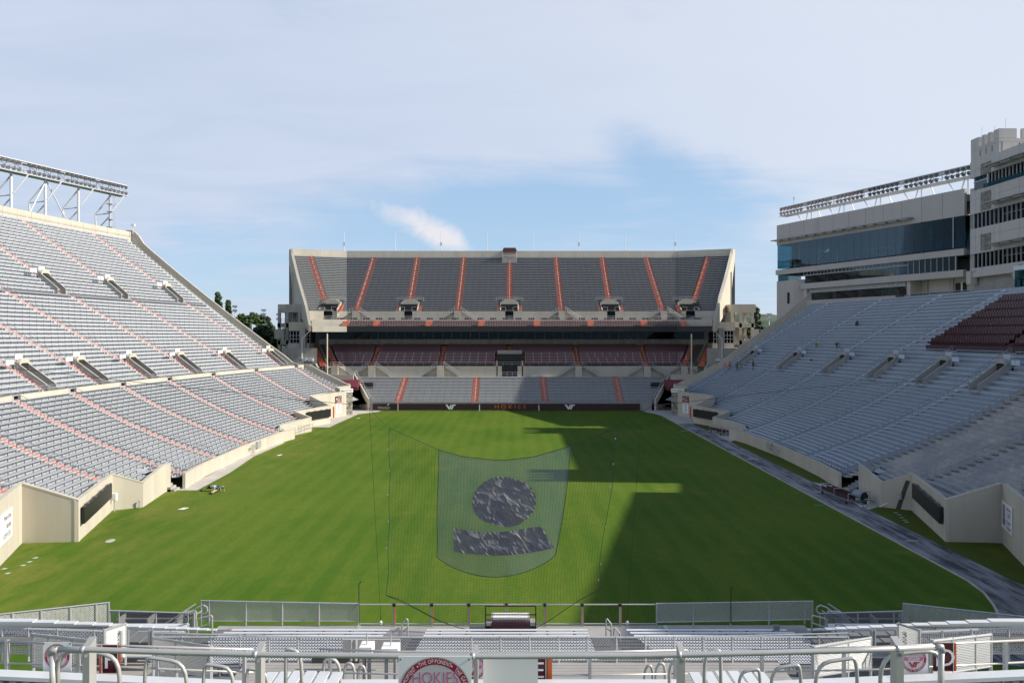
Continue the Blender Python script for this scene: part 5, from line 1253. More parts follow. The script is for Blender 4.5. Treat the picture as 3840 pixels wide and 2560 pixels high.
# side sections seen behind the fences: flat decks and benches
for s in (-1, 1):
    for k in range(14):
        y0 = 32-k*0.95; z0 = 3.2+k*0.375
        m = MB(); m.box((s*11.6, y0, z0-0.3), (s*26, y0+0.9, z0-0.25)); m.build('side_deck', FTD, BL)
        m = MB(); m.box((s*12.2, y0+0.3, z0+0.10), (s*25, y0+0.52, z0+0.14)); m.build('side_bench', ALU, BL)
# chain-link fence: posts, rails, and a woven fabric of diagonal wires
def weave(mb, p, q, h0, h1, sp=0.07, r=0.006):
    r *= 1.55
    """diagonal wires between the lines p->q (bottom heights h0) and tops h1, each (zp, zq)"""
    p, q = Vector(p), Vector(q); L = (q-p).length; d = (q-p)/L; nrm = Vector((-d.y, d.x, 0))
    H = max(h1[0]-h0[0], h1[1]-h0[1]); n = int((L+H)/sp)
    def pt(s, t):
        f = s/L; zb = h0[0]+(h0[1]-h0[0])*f; zt = h1[0]+(h1[1]-h1[0])*f; return p+d*s+Vector((0, 0, zb-p.z+min(t, zt-zb)))
    for k in range(-int(H/sp), int(L/sp)+1):
        for dr in (1, -1):
            a = k*sp if dr > 0 else L-k*sp; s0, t0 = a, 0.0; s1, t1 = a+dr*H, H
            if dr > 0:
                if s0 < 0: t0 = -s0; s0 = 0
                if s1 > L: t1 = H-(s1-L); s1 = L
            else:
                if s0 > L: t0 = s0-L; s0 = L
                if s1 < 0: t1 = H+s1; s1 = 0
            if t1-t0 < sp*0.5: continue
            A_, B_ = pt(s0, t0), pt(s1, t1); e = Vector((0, 0, r*1.3)); o = nrm*r
            mb.add([A_-e, A_+e, A_+o, B_-e, B_+e, B_+o], [(0, 1, 4, 3), (1, 2, 5, 4), (2, 0, 3, 5)])
def fence(name, label, p, q, h0, h1, posts, group=None, sp=0.075, r=0.0055, pr=0.035, bottom=True, mesh=True, railm=GALV, cat='fence', wirem=None):
    p, q = Vector(p), Vector(q); root = thing(name, label, cat, (p.x, p.y, h0[0]), group); d = q-p
    z = lambda f, h: h[0]+(h[1]-h[0])*f
    m = MB(); m.tube([Vector((p.x, p.y, h1[0])), Vector((q.x, q.y, h1[1]))], pr*0.9, 6); m.build('top_rail', railm, root)
    if bottom: m = MB(); m.tube([Vector((p.x, p.y, h0[0]+0.05)), Vector((q.x, q.y, h0[1]+0.05))], pr*0.7, 6); m.build('bottom_rail', railm, root)
    for f in posts: b = p+d*f; m = MB(); m.tube([(b.x, b.y, z(f, h0)-0.15), (b.x, b.y, z(f, h1)+0.03)], pr, 6); m.build('post', railm, root)
    if mesh: m = MB(); weave(m, (p.x, p.y, 0), (q.x, q.y, 0), (h0[0]+0.05, h0[1]+0.05), h1, sp, r); m.build('chain_link', wirem or (WIRE if sp < 0.088 else WIREL), root, kind='stuff')
    return root
FD_ = 36.4
def X_(u, D): return (u-HU)/FPX*D
def Z_(v, D): return HZ-(v-HV)/FPX*D
fence('chain_link_fence', 'chain-link fence left of the open rail by the near end of the field', (X_(755, FD_), FD_, 0), (X_(1344, FD_), FD_, 0), (Z_(2331, FD_),)*2, (Z_(2251, FD_), Z_(2262, FD_)), (0, 0.05, .285, .516, .75, 1), sp=0.09, r=0.008, wirem=WIREL)
fence('chain_link_fence', 'chain-link fence right of the open rail by the near end of the field', (X_(2462, FD_), FD_, 0), (X_(3047, FD_), FD_, 0), (Z_(2336, FD_), Z_(2325, FD_)), (Z_(2262, FD_), Z_(2253, FD_)), (0, .235, .475, .72, .95, 1), sp=0.09, r=0.008, wirem=WIREL)
gr = fence('open_railing', 'open white railing with padded posts between the two chain-link fences', (X_(1344, FD_), FD_, 0), (X_(2462, FD_), FD_, 0), (Z_(2341, FD_),)*2, (Z_(2265, FD_),)*2, (), mesh=False, railm=ALUP, cat='railing')
for u in (1478, 1619, 1758, 1899, 2043, 2183, 2325):
    x = X_(u, FD_); m = MB(); m.use(CONCG).box((x-0.045, FD_-0.06, 2.0), (x+0.045, FD_+0.03, Z_(2265, FD_))); m.use(SIGNO).box((x+0.045, FD_-0.05, 2.05), (x+0.07, FD_+0.03, Z_(2270, FD_))); m.use(BLACK).box((x-0.07, FD_-0.07, Z_(2271, FD_)), (x+0.07, FD_+0.05, Z_(2261, FD_))); m.build('padded_post', None, gr)
fence('chain_link_fence', 'tall bright chain-link fence at the left corner above the field', (X_(0, 33.0)-1.0, 32.9, 0), (X_(408, 35), 35, 0), (Z_(2395, 33), Z_(2352, 35)), (Z_(2309, 33), Z_(2258, 35)), (.1, .27, .48, .70, .90, 1), pr=0.04, sp=0.10, r=0.011)
fence('chain_link_fence', 'tall dark chain-link fence at the right corner above the field', (X_(3388, 35), 35, 0), (X_(3840, 33)+1.0, 32.9, 0), (Z_(2352, 35), Z_(2395, 33)), (Z_(2262, 35), Z_(2318, 33)), (0, .12, .36, .62, .88), pr=0.04, sp=0.09, r=0.008)
fence('chain_link_fence', 'low chain-link fence beside the left stair down to the field', (X_(412, 34.5), 34.5, 0), (X_(728, 34.5), 34.5, 0), (Z_(2352, 34.5),)*2, (Z_(2288, 34.5), Z_(2298, 34.5)), (0, .11, .55, .93, 1))
fence('chain_link_fence', 'low chain-link fence beside the right stair down to the field', (X_(3075, 34.5), 34.5, 0), (X_(3382, 34.5), 34.5, 0), (Z_(2352, 34.5),)*2, (Z_(2299, 34.5), Z_(2290, 34.5)), (0, .06, .46, .90, 1))
for s, l in ((-1, 'left'), (1, 'right')):                      # stairs and gates at the ends of the front deck
    r = thing('stair_rail', 'galvanised stair rails at the %s end of the front deck' % l, 'stair rails', (s*13.9, 35, 2))
    mu = lambda u: u if s < 0 else 2*HU-u
    for du, dv in ((0, 0), (26, 12), (58, 26)): m = MB(); m.tube([U(mu(600+du), 2350, 34.9), U(mu(735+du*0.4), 2262+dv, 35.6)], 0.03, 5); m.build('sloped_rail', GALV, r)
    for u, v0, v1 in ((690, 2365, 2300), (705, 2366, 2292), (722, 2366, 2292), (735, 2368, 2290)): m = MB(); m.tube([U(mu(u), v0, 34.6), U(mu(u), v1, 34.6)], 0.04, 6); m.build('gate_post', GALV, r)
    m = MB(); m.tube([U(mu(690), 2292, 34.6), U(mu(735), 2291, 34.6)], 0.04, 6); m.build('gate_bar', GALV, r)
    m = MB(); m.tube([U(mu(a), b, 34.2) for a, b in ((715, 2300), (740, 2276), (764, 2268), (776, 2275), (778, 2290), (770, 2298), (752, 2300))], 0.035, 6); m.build('bent_rail', ALUP, r)
    m = MB(); m.tube([U(mu(a), b, 32.0) for a, b in ((737, 2395), (739, 2322), (748, 2317), (792, 2306), (796, 2310), (796, 2372))], 0.032, 6); m.tube([U(mu(739), 2352, 32), U(mu(796), 2334, 32)], 0.026, 6); m.build('step_rail', ALUP, r)
    m = MB(); m.tube([U(mu(a), b, 31.0) for a, b in ((640, 2395), (641, 2356), (648, 2352), (702, 2336), (706, 2340), (706, 2395))], 0.032, 6); m.build('step_rail', ALUP, r)
    b = thing('sideline_bench', 'long dark backed bench on the grass behind the %s near fence' % l, 'bench', (X_(mu(560), 39), 39, 0))
    xa, xb = sorted((X_(mu(425), 39.5), X_(mu(690), 39.5)))
    m = MB(); m.box((xa, 40.1, Z_(2352, 39.5)), (xb, 40.22, Z_(2313, 39.5))); m.build('backrest', BLACK, b)
    m = MB(); m.box((xa, 39.4, Z_(2352, 39.5)+0.05), (xb, 40.05, Z_(2352, 39.5)+0.12)); m.build('seat', BLACK, b)
    for x in (xa+0.3, (xa+xb)/2, xb-0.3): m = MB(); m.box((x-0.05, 39.3, 0.0), (x+0.05, 40.3, Z_(2315, 39.5))); m.build('frame', CONCG, b)
    m = MB(); m.box((xa, 40.0, Z_(2334, 39.5)), (xb, 40.08, Z_(2330, 39.5))); m.build('slat', GALV, b)
# stair handrails in the two main aisles of the front deck
for l, uu, fl in (('left', (1507, 1529, 1473, 1498), 1), ('right', (2273, 2292, 2302, 2325), -1)):
    r = thing('handrail', 'pair of bent aisle handrails below the open railing, the %s pair' % l, 'handrails', (X_(uu[0], 31), 31, 3))
    a, b = (uu[0], uu[1])
    if fl > 0:
        P1 = ((a, 2400), (a, 2338), (b-3, 2318), (b, 2322), (b, 2388)); P2 = ((uu[2], 2400), (uu[2], 2372), (uu[3]-3, 2352), (uu[3], 2356), (uu[3], 2400))
    else:
        P1 = ((a, 2388), (a, 2322), (a+3, 2318), (b, 2338), (b, 2400)); P2 = ((uu[2], 2396), (uu[2], 2356), (uu[2]+3, 2352), (uu[3], 2374), (uu[3], 2400))
    for P_ in (P1, P2):
        m = MB(); m.tube([U(x, y, 31.0) for x, y in P_], 0.034, 6); m.tube([U(P_[1 if fl > 0 else 1][0], P_[1][1]+30, 31), U(P_[3][0], P_[3][1]+30, 31)], 0.026, 6); m.build('rail', ALUP, r)
# walkway fence behind the last benches
W1 = fence('chain_link_fence', 'long chain-link fence along the walkway behind the near benches', (X_(575, 22.4), 22.4, 0), (X_(3180, 22.4), 22.4, 0), (Z_(2492, 22.4),)*2, (Z_(2388, 22.4),)*2, [i/24 for i in range(25) if not (7 <= i <= 10)], sp=0.085, r=0.0055, pr=0.03)
m = MB(); m.tube([U(575+i*130.25, 2372+20*(1-((i-10)/10)**2), 22.9) for i in range(21)], 0.024, 6); m.build('upper_rail', GALV, W1)
for s, l in ((-1, 'left'), (1, 'right')):
    mu = lambda u: u if s < 0 else 2*HU-u
    a, b = (0-40, 420) if s < 0 else (3415, 3880)
    fence('chain_link_fence', 'grey chain-link fence with double top rail at the %s edge of the near stand' % l, (X_(a, 24), 24, 0), (X_(b, 24), 24, 0), (Z_(2425, 24),)*2, (Z_(2333 if s < 0 else 2348, 24), Z_(2350 if s < 0 else 2333, 24)), (.12, .36, .62, .75, 1) if s < 0 else (0, .2, .42, .7, .9), sp=0.1, r=0.0085)
    a, b = (0-40, 455) if s < 0 else (3385, 3880)
    fence('chain_link_fence', 'lower chain-link fence at the %s edge of the near stand' % l, (X_(a, 20), 20, 0), (X_(b, 20), 20, 0), (Z_(2455, 20),)*2, (Z_(2352 if s < 0 else 2372, 20), Z_(2368 if s < 0 else 2350, 20)), (.1, .3, .52, .8, 1), sp=0.095, r=0.0075)
    # gate leaves standing open beside the aisle, mesh seen nearly edge-on
    p, q = (U(mu(470), 2400, 21), U(mu(392), 2400, 18.5)); fence('gate', 'open chain-link gate leaf by the %s side aisle' % l, (p.x, p.y, 0), (q.x, q.y, 0), (Z_(2470, 21), Z_(2480, 18.5)), (Z_(2338, 21), Z_(2362, 18.5)), (0, 1), sp=0.09, r=0.006, cat='gate')
    p, q = (U(mu(575), 2400, 20), U(mu(790), 2440, 13.5)); fence('chain_link_fence', 'white chain-link panel running towards the camera on the %s' % l, (p.x, p.y, 0), (q.x, q.y, 0), (Z_(2510, 20), Z_(2545, 13.5)), (Z_(2390, 20), Z_(2425, 13.5)), (0, .5, 1), sp=0.07, r=0.006)
    p, q = (U(mu(125), 2400, 17), U(mu(345), 2410, 14.5)); fence('chain_link_fence', 'short chain-link panel behind the round sign on the %s' % l, (p.x, p.y, 0), (q.x, q.y, 0), (Z_(2505, 17), Z_(2540, 14.5)), (Z_(2378, 17), Z_(2402, 14.5)), (0, .3, .7, 1), sp=0.07, r=0.006)
    # two swing bars between the blocks
    r = thing('swing_bar', 'pair of grey swing bars closing the %s side aisle' % l, 'barrier', (X_(mu(520), 21), 21, 6))
    for v in (2368, 2395, 2425): m = MB(); m.tube([U(mu(395), v+2, 21.5), U(mu(480), v-3, 21.5)], 0.03, 6); m.build('bar', RAILG, r)
    for u in (395, 480, 560, 572): m = MB(); m.tube([U(mu(u), 2440, 21.4), U(mu(u), 2360, 21.4)], 0.035, 6); m.build('post', RAILG, r)
# white-boxed monitors on the walkway
for u0, u1, v0, v1, l in ((1352, 1399, 2415, 2450, 'left of two white cabinets on the walkway behind the benches'), (1434, 1496, 2420, 2450, 'right of two white cabinets on the walkway behind the benches')):
    r = thing('cabinet', l, 'cabinet', (X_(u0, 20.5), 20.5, 6)); p, q = U(u0, v1, 20.5), U(u1, v0, 20.5)
    m = MB(); m.box((p.x, 20.3, p.z), (q.x, 20.75, q.z)); m.build('case', WHITE, r)
    for x in (p.x+0.1, q.x-0.1): m = MB(); m.box((x-0.03, 20.4, 5.4), (x+0.03, 20.6, p.z)); m.build('leg', BRACK, r)
    m = MB(); m.tube([((p.x+q.x)/2, 20.5, q.z), ((p.x+q.x)/2, 20.5, q.z+0.3)], 0.02, 5); m.build('cable', GALV, r)
pn = thing('backboard', 'plain pale board on the walkway behind the white cabinets', 'board', (X_(1400, 21.6), 21.6, 6)); m = MB(); p, q = U(1285, 2455, 21.8), U(1500, 2396, 21.8); m.box((p.x, 21.8, p.z), (q.x, 21.86, q.z)); m.build('sheet', PRECAST, pn)
for u in (1318, 1335): m = MB(); m.tube([U(u, 2475, 21.7), U(u, 2395, 21.7)], 0.045, 6); m.build('post', GALV, pn)
# second row of guard rails and the big bench in front of the camera
def rail_set(label, pts, low, posts, D, r=0.020, lowr=0.0165, pw=0.048, foot=2600):
    root = thing('guard_rail', label, 'guard rail', tuple(U(pts[0][0], pts[0][1], D)))
    m = MB(); m.tube([U(u, v, D) for u, v in pts], r, 8); m.build('top_rail', ALUP, root, smooth=True)
    if low: m = MB(); m.tube([U(u, v, D) for u, v in low], lowr, 8); m.build('lower_rail', ALUP, root, smooth=True)
    for u, v in posts:
        p, q = U(u, foot, D), U(u, v, D); m = MB(); m.box((p.x-pw/2, D-0.02, p.z), (p.x+pw/2, D+pw, q.z)); m.build('post', GALV, root)
    return root
R2 = 13.0
rail_set('second guard rail from the camera, left length', [(-20, 2402), (430, 2419), (950, 2434)], [(-20, 2483), (430, 2499), (950, 2520)], [(296, 2420), (590, 2428), (915, 2436), (25, 2400)], R2)
rail_set('second guard rail from the camera, middle length behind the round sign', [(1196, 2432), (1500, 2442), (1900, 2446), (2200, 2444), (2578, 2436)], [(1196, 2520), (1500, 2526), (2200, 2530), (2578, 2524)], [(1236, 2435), (2212, 2446), (2532, 2438)], R2)
rail_set('second guard rail from the camera, right length', [(2822, 2436), (3300, 2424), (3860, 2398)], [(2822, 2518), (3300, 2508), (3860, 2480)], [(2858, 2434), (3166, 2430), (3478, 2420), (3772, 2404)], R2)
for u, a, b in ((1196, 2432, 2520), (2578, 2436, 2524), (950, 2434, 2520), (2822, 2436, 2518)):
    pass
B2 = thing('front_bench', 'broad pale bench just below the camera, long boards between the aisle handrails', 'bench', (0, 12.3, 10))
for a, b, v0, v1, lab in ((-40, 350, 2512, 2530, 0), (340, 905, 2516, 2560, 0), (1198, 2545, 2548, 2600, 1), (2790, 3330, 2560, 2530, 0), (3320, 3880, 2538, 2506, 0)):
    for k in range(1):
        p, q = U(a, v0 if b < 1000 or b > 2600 else 2545, 12.4), U(b, v1 if b < 1000 or b > 2600 else 2545, 12.4)
        if b < 1000: p.z, q.z = Z_(2506+(a+40)*0.045, 12.4), Z_(2506+(b+40)*0.045, 12.4)
        if b > 2600: p.z, q.z = Z_(2506+(3880-a)*0.045, 12.4), Z_(2506+(3880-b)*0.045, 12.4)
        e = Vector((0, 0.24, 0)); t = Vector((0, 0, 0.06)); p2, q2 = p-e, q-e
        m = MB(); m.hexa([p2-t, q2-t, q2+e-t, p2+e-t, p2, q2, q2+e, p2+e]); m.build('board', ALU, B2)
        for f in range(8): c = p2+(q2-p2)*(f+0.5)/8+e*0.5; m = MB(); m.box((c.x-0.05, c.y-0.12, c.z-0.35), (c.x+0.05, c.y+0.12, c.z-0.07)); m.build('bracket', BRACK, B2)
m = MB(); m.box((-14, 11.2, 9.0), (14, 13.2, 9.2)); m.build('deck', DKN, B2)
for s in (-1, 1):                                               # treads of the side stairs, seen from above
    for k in range(6):
        u = (1000+k*50) if s < 0 else (2620+k*50); p = U(u, 2545+abs(k-2.5)*2, 11.5); m = MB(); m.box((p.x-0.075, 11.2, p.z-0.03), (p.x+0.075, 11.8, p.z)); m.build('tread', ALU, B2)
# bent aisle handrails rising towards the camera
def loop(label, pts, D, r):
    t = thing('aisle_handrail', label, 'handrail', tuple(U(pts[0][0], pts[0][1], D)))
    P_ = [U(u, v, D) for u, v in pts]; out = [P_[0]]
    for i in range(1, len(P_)-1):                               # rounded bends
        a, b, c = P_[i-1], P_[i], P_[i+1]; ra = min(0.13*D/5, (b-a).length*0.45); rc = min(0.13*D/5, (c-b).length*0.45)
        s, e = b+(a-b).normalized()*ra, b+(c-b).normalized()*rc
        for k in range(5): f = k/4; out.append(s*(1-f)**2+b*2*f*(1-f)+e*f*f)
    out.append(P_[-1]); m = MB(); m.tube(out, r, 8); m.build('pipe', ALUP, t, smooth=True); return t
names = ['nearest and tallest', 'second', 'third', 'fourth']
for k, (pts, D, r) in enumerate((([(216, 2640), (218, 2438), (330, 2440), (447, 2462), (450, 2640)], 6.0, 0.0165), ([(542, 2640), (545, 2464), (580, 2466), (697, 2484), (702, 2640)], 7.2, 0.018),
        ([(762, 2640), (764, 2490), (790, 2491), (872, 2503), (876, 2640)], 8.6, 0.020), ([(922, 2640), (924, 2506), (945, 2506), (1002, 2518), (1004, 2640)], 10, 0.021))):
    loop('%s bent aisle handrail on the left' % names[k], pts, D, r)
    loop('%s bent aisle handrail on the right' % names[k], [(2*HU-u-90+k*8, v+2) for u, v in pts][::-1], D, r)
for k, (pts, D) in enumerate((([(1070, 2640), (1072, 2434), (1082, 2430), (1130, 2446), (1133, 2640)], 11.0), ([(1212, 2600), (1212, 2460), (1274, 2476), (1276, 2600)], 12), ([(1290, 2600), (1292, 2481), (1330, 2489), (1330, 2600)], 13.5), ([(1341, 2600), (1343, 2491), (1371, 2498), (1371, 2600)], 15),
                              ([(2415, 2600), (2418, 2498), (2447, 2490), (2449, 2600)], 15), ([(2458, 2600), (2460, 2490), (2494, 2481), (2496, 2600)], 13.5), ([(2509, 2600), (2511, 2480), (2560, 2466), (2562, 2600)], 12), ([(2640, 2640), (2642, 2446), (2690, 2436), (2703, 2440), (2703, 2640)], 11.0))):
    loop(('far loop of the aisle rails left of the round sign, %s' % ('tallest', 'beside the middle rail', 'small', 'smallest')[k]) if k < 4 else ('far loop of the aisle rails right of the section letter, %s' % ('smallest', 'small', 'beside the middle rail', 'tallest')[k-4]), pts, D, 0.026)
# the guard rail directly in front of the camera
R1 = thing('guard_rail', 'thick aluminium guard rail directly in front of the camera', 'guard rail', tuple(U(1900, 2460, 4.6)))
top = [(208, 2432), (330, 2434), (700, 2446), (1000, 2453), (1490, 2458), (1900, 2459), (2400, 2456), (2800, 2448), (3200, 2437), (3515, 2424)]
m = MB(); m.tube([U(u, v, 4.6) for u, v in top], 0.0165, 12); m.build('top_pipe', ALUP, R1, smooth=True)
for u, v, sg in ((196, 2434, -1), (3530, 2424, 1)):
    m = MB(); p = U(u, v, 4.6); m.tube([p+Vector((0.012*-sg, 0, 0))*3, p, p+Vector((0.004*sg, 0, -0.03))], 0.020, 10); m.build('elbow', ALUP, R1, smooth=True)
    m = MB(); m.tube([p+Vector((0.0, 0, -0.02)), U(u-4*sg, 2680, 4.6)], 0.0165, 12); m.build('end_pipe', ALUP, R1, smooth=True)
for u, v, wpx in ((322, 2404, 26), (968, 2424, 22), (1784, 2434, 16), (2558, 2426, 22), (3376, 2402, 27)):
    p = U(u, v, 4.66); wd = wpx/FPX*4.66/2; m = MB(); sl = 0.03
    m.hexa([(p.x-wd, 4.66, 12.6), (p.x+wd, 4.66, 12.6), (p.x+wd, 4.74, 12.6), (p.x-wd, 4.74, 12.6), (p.x-wd, 4.66, p.z-sl), (p.x+wd, 4.66, p.z-sl), (p.x+wd, 4.74, p.z+0.0), (p.x-wd, 4.74, p.z+0.0)]); m.build('post', ALUP, R1)
    vv = next(v0+(v1-v0)*(u-u0)/(u1-u0) for (u0, v0), (u1, v1) in zip(top, top[1:]) if u0 <= u <= u1); c = U(u-10, vv, 4.6)
    m = MB(); m.tube([c-Vector((0.012, 0, 0)), c+Vector((0.010, 0, 0))], 0.0195, 12); m.build('clamp', GALV, R1, smooth=True)
    m = MB(); m.tube([U(u, vv+24, 4.665), U(u, vv+24, 4.64)], 0.010, 8); m.build('bolt', BRACK, R1)
# ------------------------------------------------------------------ signs and boards
ab = thing('ad_board', 'long dark maroon board in front of the far stand, lettered in orange and white', 'board', (0, 159.8, 0))
YB = 159.9; zt, zb = Z_(1513, YB), Z_(1537, YB)
for a, b in ((1397, 1492), (1495, 1797), (1800, 2017), (2020, 2400)): m = MB(); m.box((X_(a, YB), YB, max(zb, 0.05)), (X_(b, YB), YB+0.12, zt)); m.build('panel', mat('board_maroon', (0.030, 0.008, 0.012), 0.4, var=0), ab)
for u, h in ((1492, CONC), (1798, WHITE), (2021, WHITE)): m = MB(); x = X_(u, YB); m.box((x-0.08, YB-0.2, 0), (x+0.08, YB-0.05, 1.2 if h is WHITE else 1.6)); m.build('stake', h, ab)
R_, Up = (1, 0, 0), (0, 0, 1)
zm = (max(zb, 0.05)+zt)/2
m = MB(); put_text(m, 'H O K I E S', (X_(1913, YB), YB, zm), R_, Up, 1.10, 1.22); m.build('lettering', SIGNO, ab)
def vt_logo(mb, c, right, up, h, lift=0.008):
    right, up = Vector(right).normalized(), Vector(up).normalized(); n = right.cross(up); c = Vector(c)+n*lift
    for poly in ([(-1.05, .5), (-.62, .5), (-.22, -.08), (.02, .5), (.4, .5), (-.02, -.5), (-.36, -.5)], [(.10, .5), (1.12, .5), (1.06, .26), (.74, .26), (.40, -.5), (.06, -.5), (.40, .26), (.20, .26)]):
        mb.add([c+right*(x*h)+up*(y*h) for x, y in poly], [tuple(range(len(poly)-1, -1, -1))])
for u in (1689, 2136): m = MB(); vt_logo(m, (X_(u, YB), YB, zm), R_, Up, 0.98); m.build('emblem', WHITE, ab)
m = MB(); put_text(m, 'CupriumC Inc', (X_(1440, YB), YB, zm-0.12), R_, Up, 0.42, 1.05); put_text(m, 'SPORTS MARKETING', (X_(1447, YB), YB, zm-0.42), R_, Up, 0.17); m.build('lettering', WHITE, ab)
m = MB(); c = Vector((X_(1455, YB), YB-0.01, zm+0.3)); m.add([c+Vector((-.22, 0, -.18)), c+Vector((.05, 0, .3)), c+Vector((.26, 0, .28)), c+Vector((.05, 0, .05))], [(0, 3, 2, 1)]); m.build('emblem', WHITE, ab)
def wall_frame(s, p0, p1):
    """right vector and outward normal of a wall seen from the field"""
    a, b = Vector((-s*p0[0], p0[1], 0)), Vector((-s*p1[0], p1[1], 0)); d = (b-a).normalized()
    n = Vector((d.y, -d.x, 0)); 
    if n.x*s > 0: n = -n
    right = Vector((0, 0, 1)).cross(n); return a, b, right, n
for s, side in ((-1, 'left'), (1, 'right')):
    # championship list on the far wall
    a, b, rt, n = wall_frame(s, WALLR[4][:2], WALLR[5][:2]); c = b+(a-b)*(0.24 if s > 0 else 0.24); t = thing('championship_sign', 'tall white sign of title years below a dark emblem on the %s far wall' % side, 'sign', tuple(c))
    O = c+n*0.06
    def pan(z0, z1, hw, m_, nm, lift=0.0): m = MB(); m.obox(O+n*lift+Vector((0, 0, (z0+z1)/2)), rt*hw, n*0.03, (0, 0, (z1-z0)/2)); m.build(nm, m_, t)
    pan(0.75, 3.1, 0.85, WHITE, 'board'); pan(2.85, 3.95, 0.9, SIGNM, 'header', 0.01); pan(2.62, 2.86, 0.88, SIGNO, 'stripe', 0.012)
    m = MB(); put_text(m, 'ACC', O+n*0.05+Vector((0, 0, 3.42)), rt+Vector((0, 0, 0.0)), Up, 0.85, 0.85); m.obox(O+n*0.05+Vector((0, 0, 2.98)), rt*0.55, n*0.004, (0, 0, 0.03)); m.build('lettering', WHITE, t)
    m = MB(); put_text(m, 'CHAMPIONS', O+n*0.055+Vector((0, 0, 2.74)), rt, Up, 0.2, 1.1); m.build('lettering', WHITE, t)
    m = MB(); [put_text(m, y, O+n*0.035+Vector((0, 0, 2.3-k*0.42)), rt, Up, 0.40, 0.95) for k, y in enumerate(('2004', '2007', '2008', '2010'))]; m.build('lettering', MAROOND, t)
    # stone pier with the name board
    pr = thing('stone_pier', 'pier faced with rough grey stones at the %s far corner, below the name board' % side, 'pier', (s*32.3, 152.5, 0))
    pc = Vector((s*31.9, 150.6, 0)); pe = Vector((s*31.3, 154.2, 0)); dd = (pe-pc).normalized(); pn_ = Vector((dd.y, -dd.x, 0))
    if pn_.x*s > 0: pn_ = -pn_
    pc, pe = Vector((s*33.0, 150.3, 0)), Vector((s*30.9, 151.9, 0)); dd = (pe-pc).normalized(); pn_ = Vector((dd.y*-1 if dd.y*-1*s < 0 else dd.y, 0, 0))
    pn_ = Vector((-dd.y, dd.x, 0)); pn_ = pn_ if pn_.y < 0 else -pn_
    m = MB(); m.hexa([pc, pe, pe-pn_*1.2, pc-pn_*1.2]+[v+Vector((0, 0, 5.1)) for v in (pc, pe, pe-pn_*1.2, pc-pn_*1.2)]); m.build('core', CONCG, pr)
    rs = random.Random(5); L = (pe-pc).length; z = 0.25
    while z < 4.3:
        h = rs.uniform(0.22, 0.38); x = 0.0
        while x < L-0.12:
            wd = min(rs.uniform(0.22, 0.55), L-x); dp = rs.uniform(0.03, 0.09); zz_ = z+rs.uniform(-.03, .03)
            q = pc+dd*x; m = MB(); g = 0.015
            m.obox(q+dd*(wd/2)+pn_*(dp/2)+Vector((0, 0, zz_+h/2)), dd*(wd/2-g), pn_*(dp/2), (0, 0, h/2-g)); m.build('stone', (STONE, mat('stone_pale', (0.36, 0.33, 0.28), .85, var=.3), mat('stone_dark', (0.13, 0.125, 0.12), .85, var=.3))[rs.randrange(3)], pr); x += wd
        z += h
    nb = thing('name_sign', 'white name board reading WORSHAM FIELD above the %s stone pier' % side, 'sign', tuple(pc+Vector((0, 0, 4.7))))
    rr_ = dd if dd.x > 0 else -dd; c = (pc+pe)/2+pn_*0.1+Vector((0, 0, 4.75))
    m = MB(); m.obox(c, dd*(L/2+0.05), pn_*0.04, (0, 0, 0.36)); m.build('board', WHITE, nb); m = MB(); put_text(m, 'WORSHAM FIELD', c+pn_*0.05, rr_, Up, 0.44, 0.72); m.build('lettering', MAROOND, nb)
    # black video boards hung on the walls
    for (i, j, Wl, f0, f1, z0, z1, w_) in ((2, 3, WALLR, 0.03, 0.72, 1.2, 2.55, 'far'), (2, 3, WALLP, 0.03, 0.84, 1.25, 2.5, 'near')):
        a, b, rt, n = wall_frame(s, Wl[i][:2], Wl[j][:2])
        if w_ == 'far': a, b = b, a
        pass
        p, q = a+(b-a)*f0+n*0.12, a+(b-a)*f1+n*0.12
        t = thing('video_board', 'long black video board on the %s %s wall' % (side, w_), 'screen', tuple(p)); zz0 = z0; zz1 = z1
        dz = 0.0 if w_ == 'far' else 0.22
        o = n*0.22
        m = MB(); m.hexa([p+Vector((0, 0, z0)), q+Vector((0, 0, z0+dz)), q+o+Vector((0, 0, z0+dz)), p+o+Vector((0, 0, z0)), p+Vector((0, 0, z1)), q+Vector((0, 0, z1+dz)), q+o+Vector((0, 0, z1+dz)), p+o+Vector((0, 0, z1))]); m.build('screen', BLACK, t)
        for f in (0.15, 0.4, 0.65, 0.9): c = p+(q-p)*f; m = MB(); m.obox(c+n*0.1+Vector((0, 0, z1+dz*f+0.04)), (q-p).normalized()*0.12, n*0.1, (0, 0, 0.05)); m.build('bracket', BRACK, t)
    a, b, rt, n = wall_frame(s, WALLR[4][:2], WALLR[5][:2]); a = a if a.y < b.y else b
    a2 = Vector((s*33.3, 146.4, 0)); p_ = thing('padded_post', 'orange padded post at the end of the %s far video board' % side, 'post', tuple(a2)); m = MB(); m.box((a2.x-0.12, a2.y-0.1, 0), (a2.x+0.12, a2.y+0.1, 2.1)); m.build('pad', SIGNO, p_)
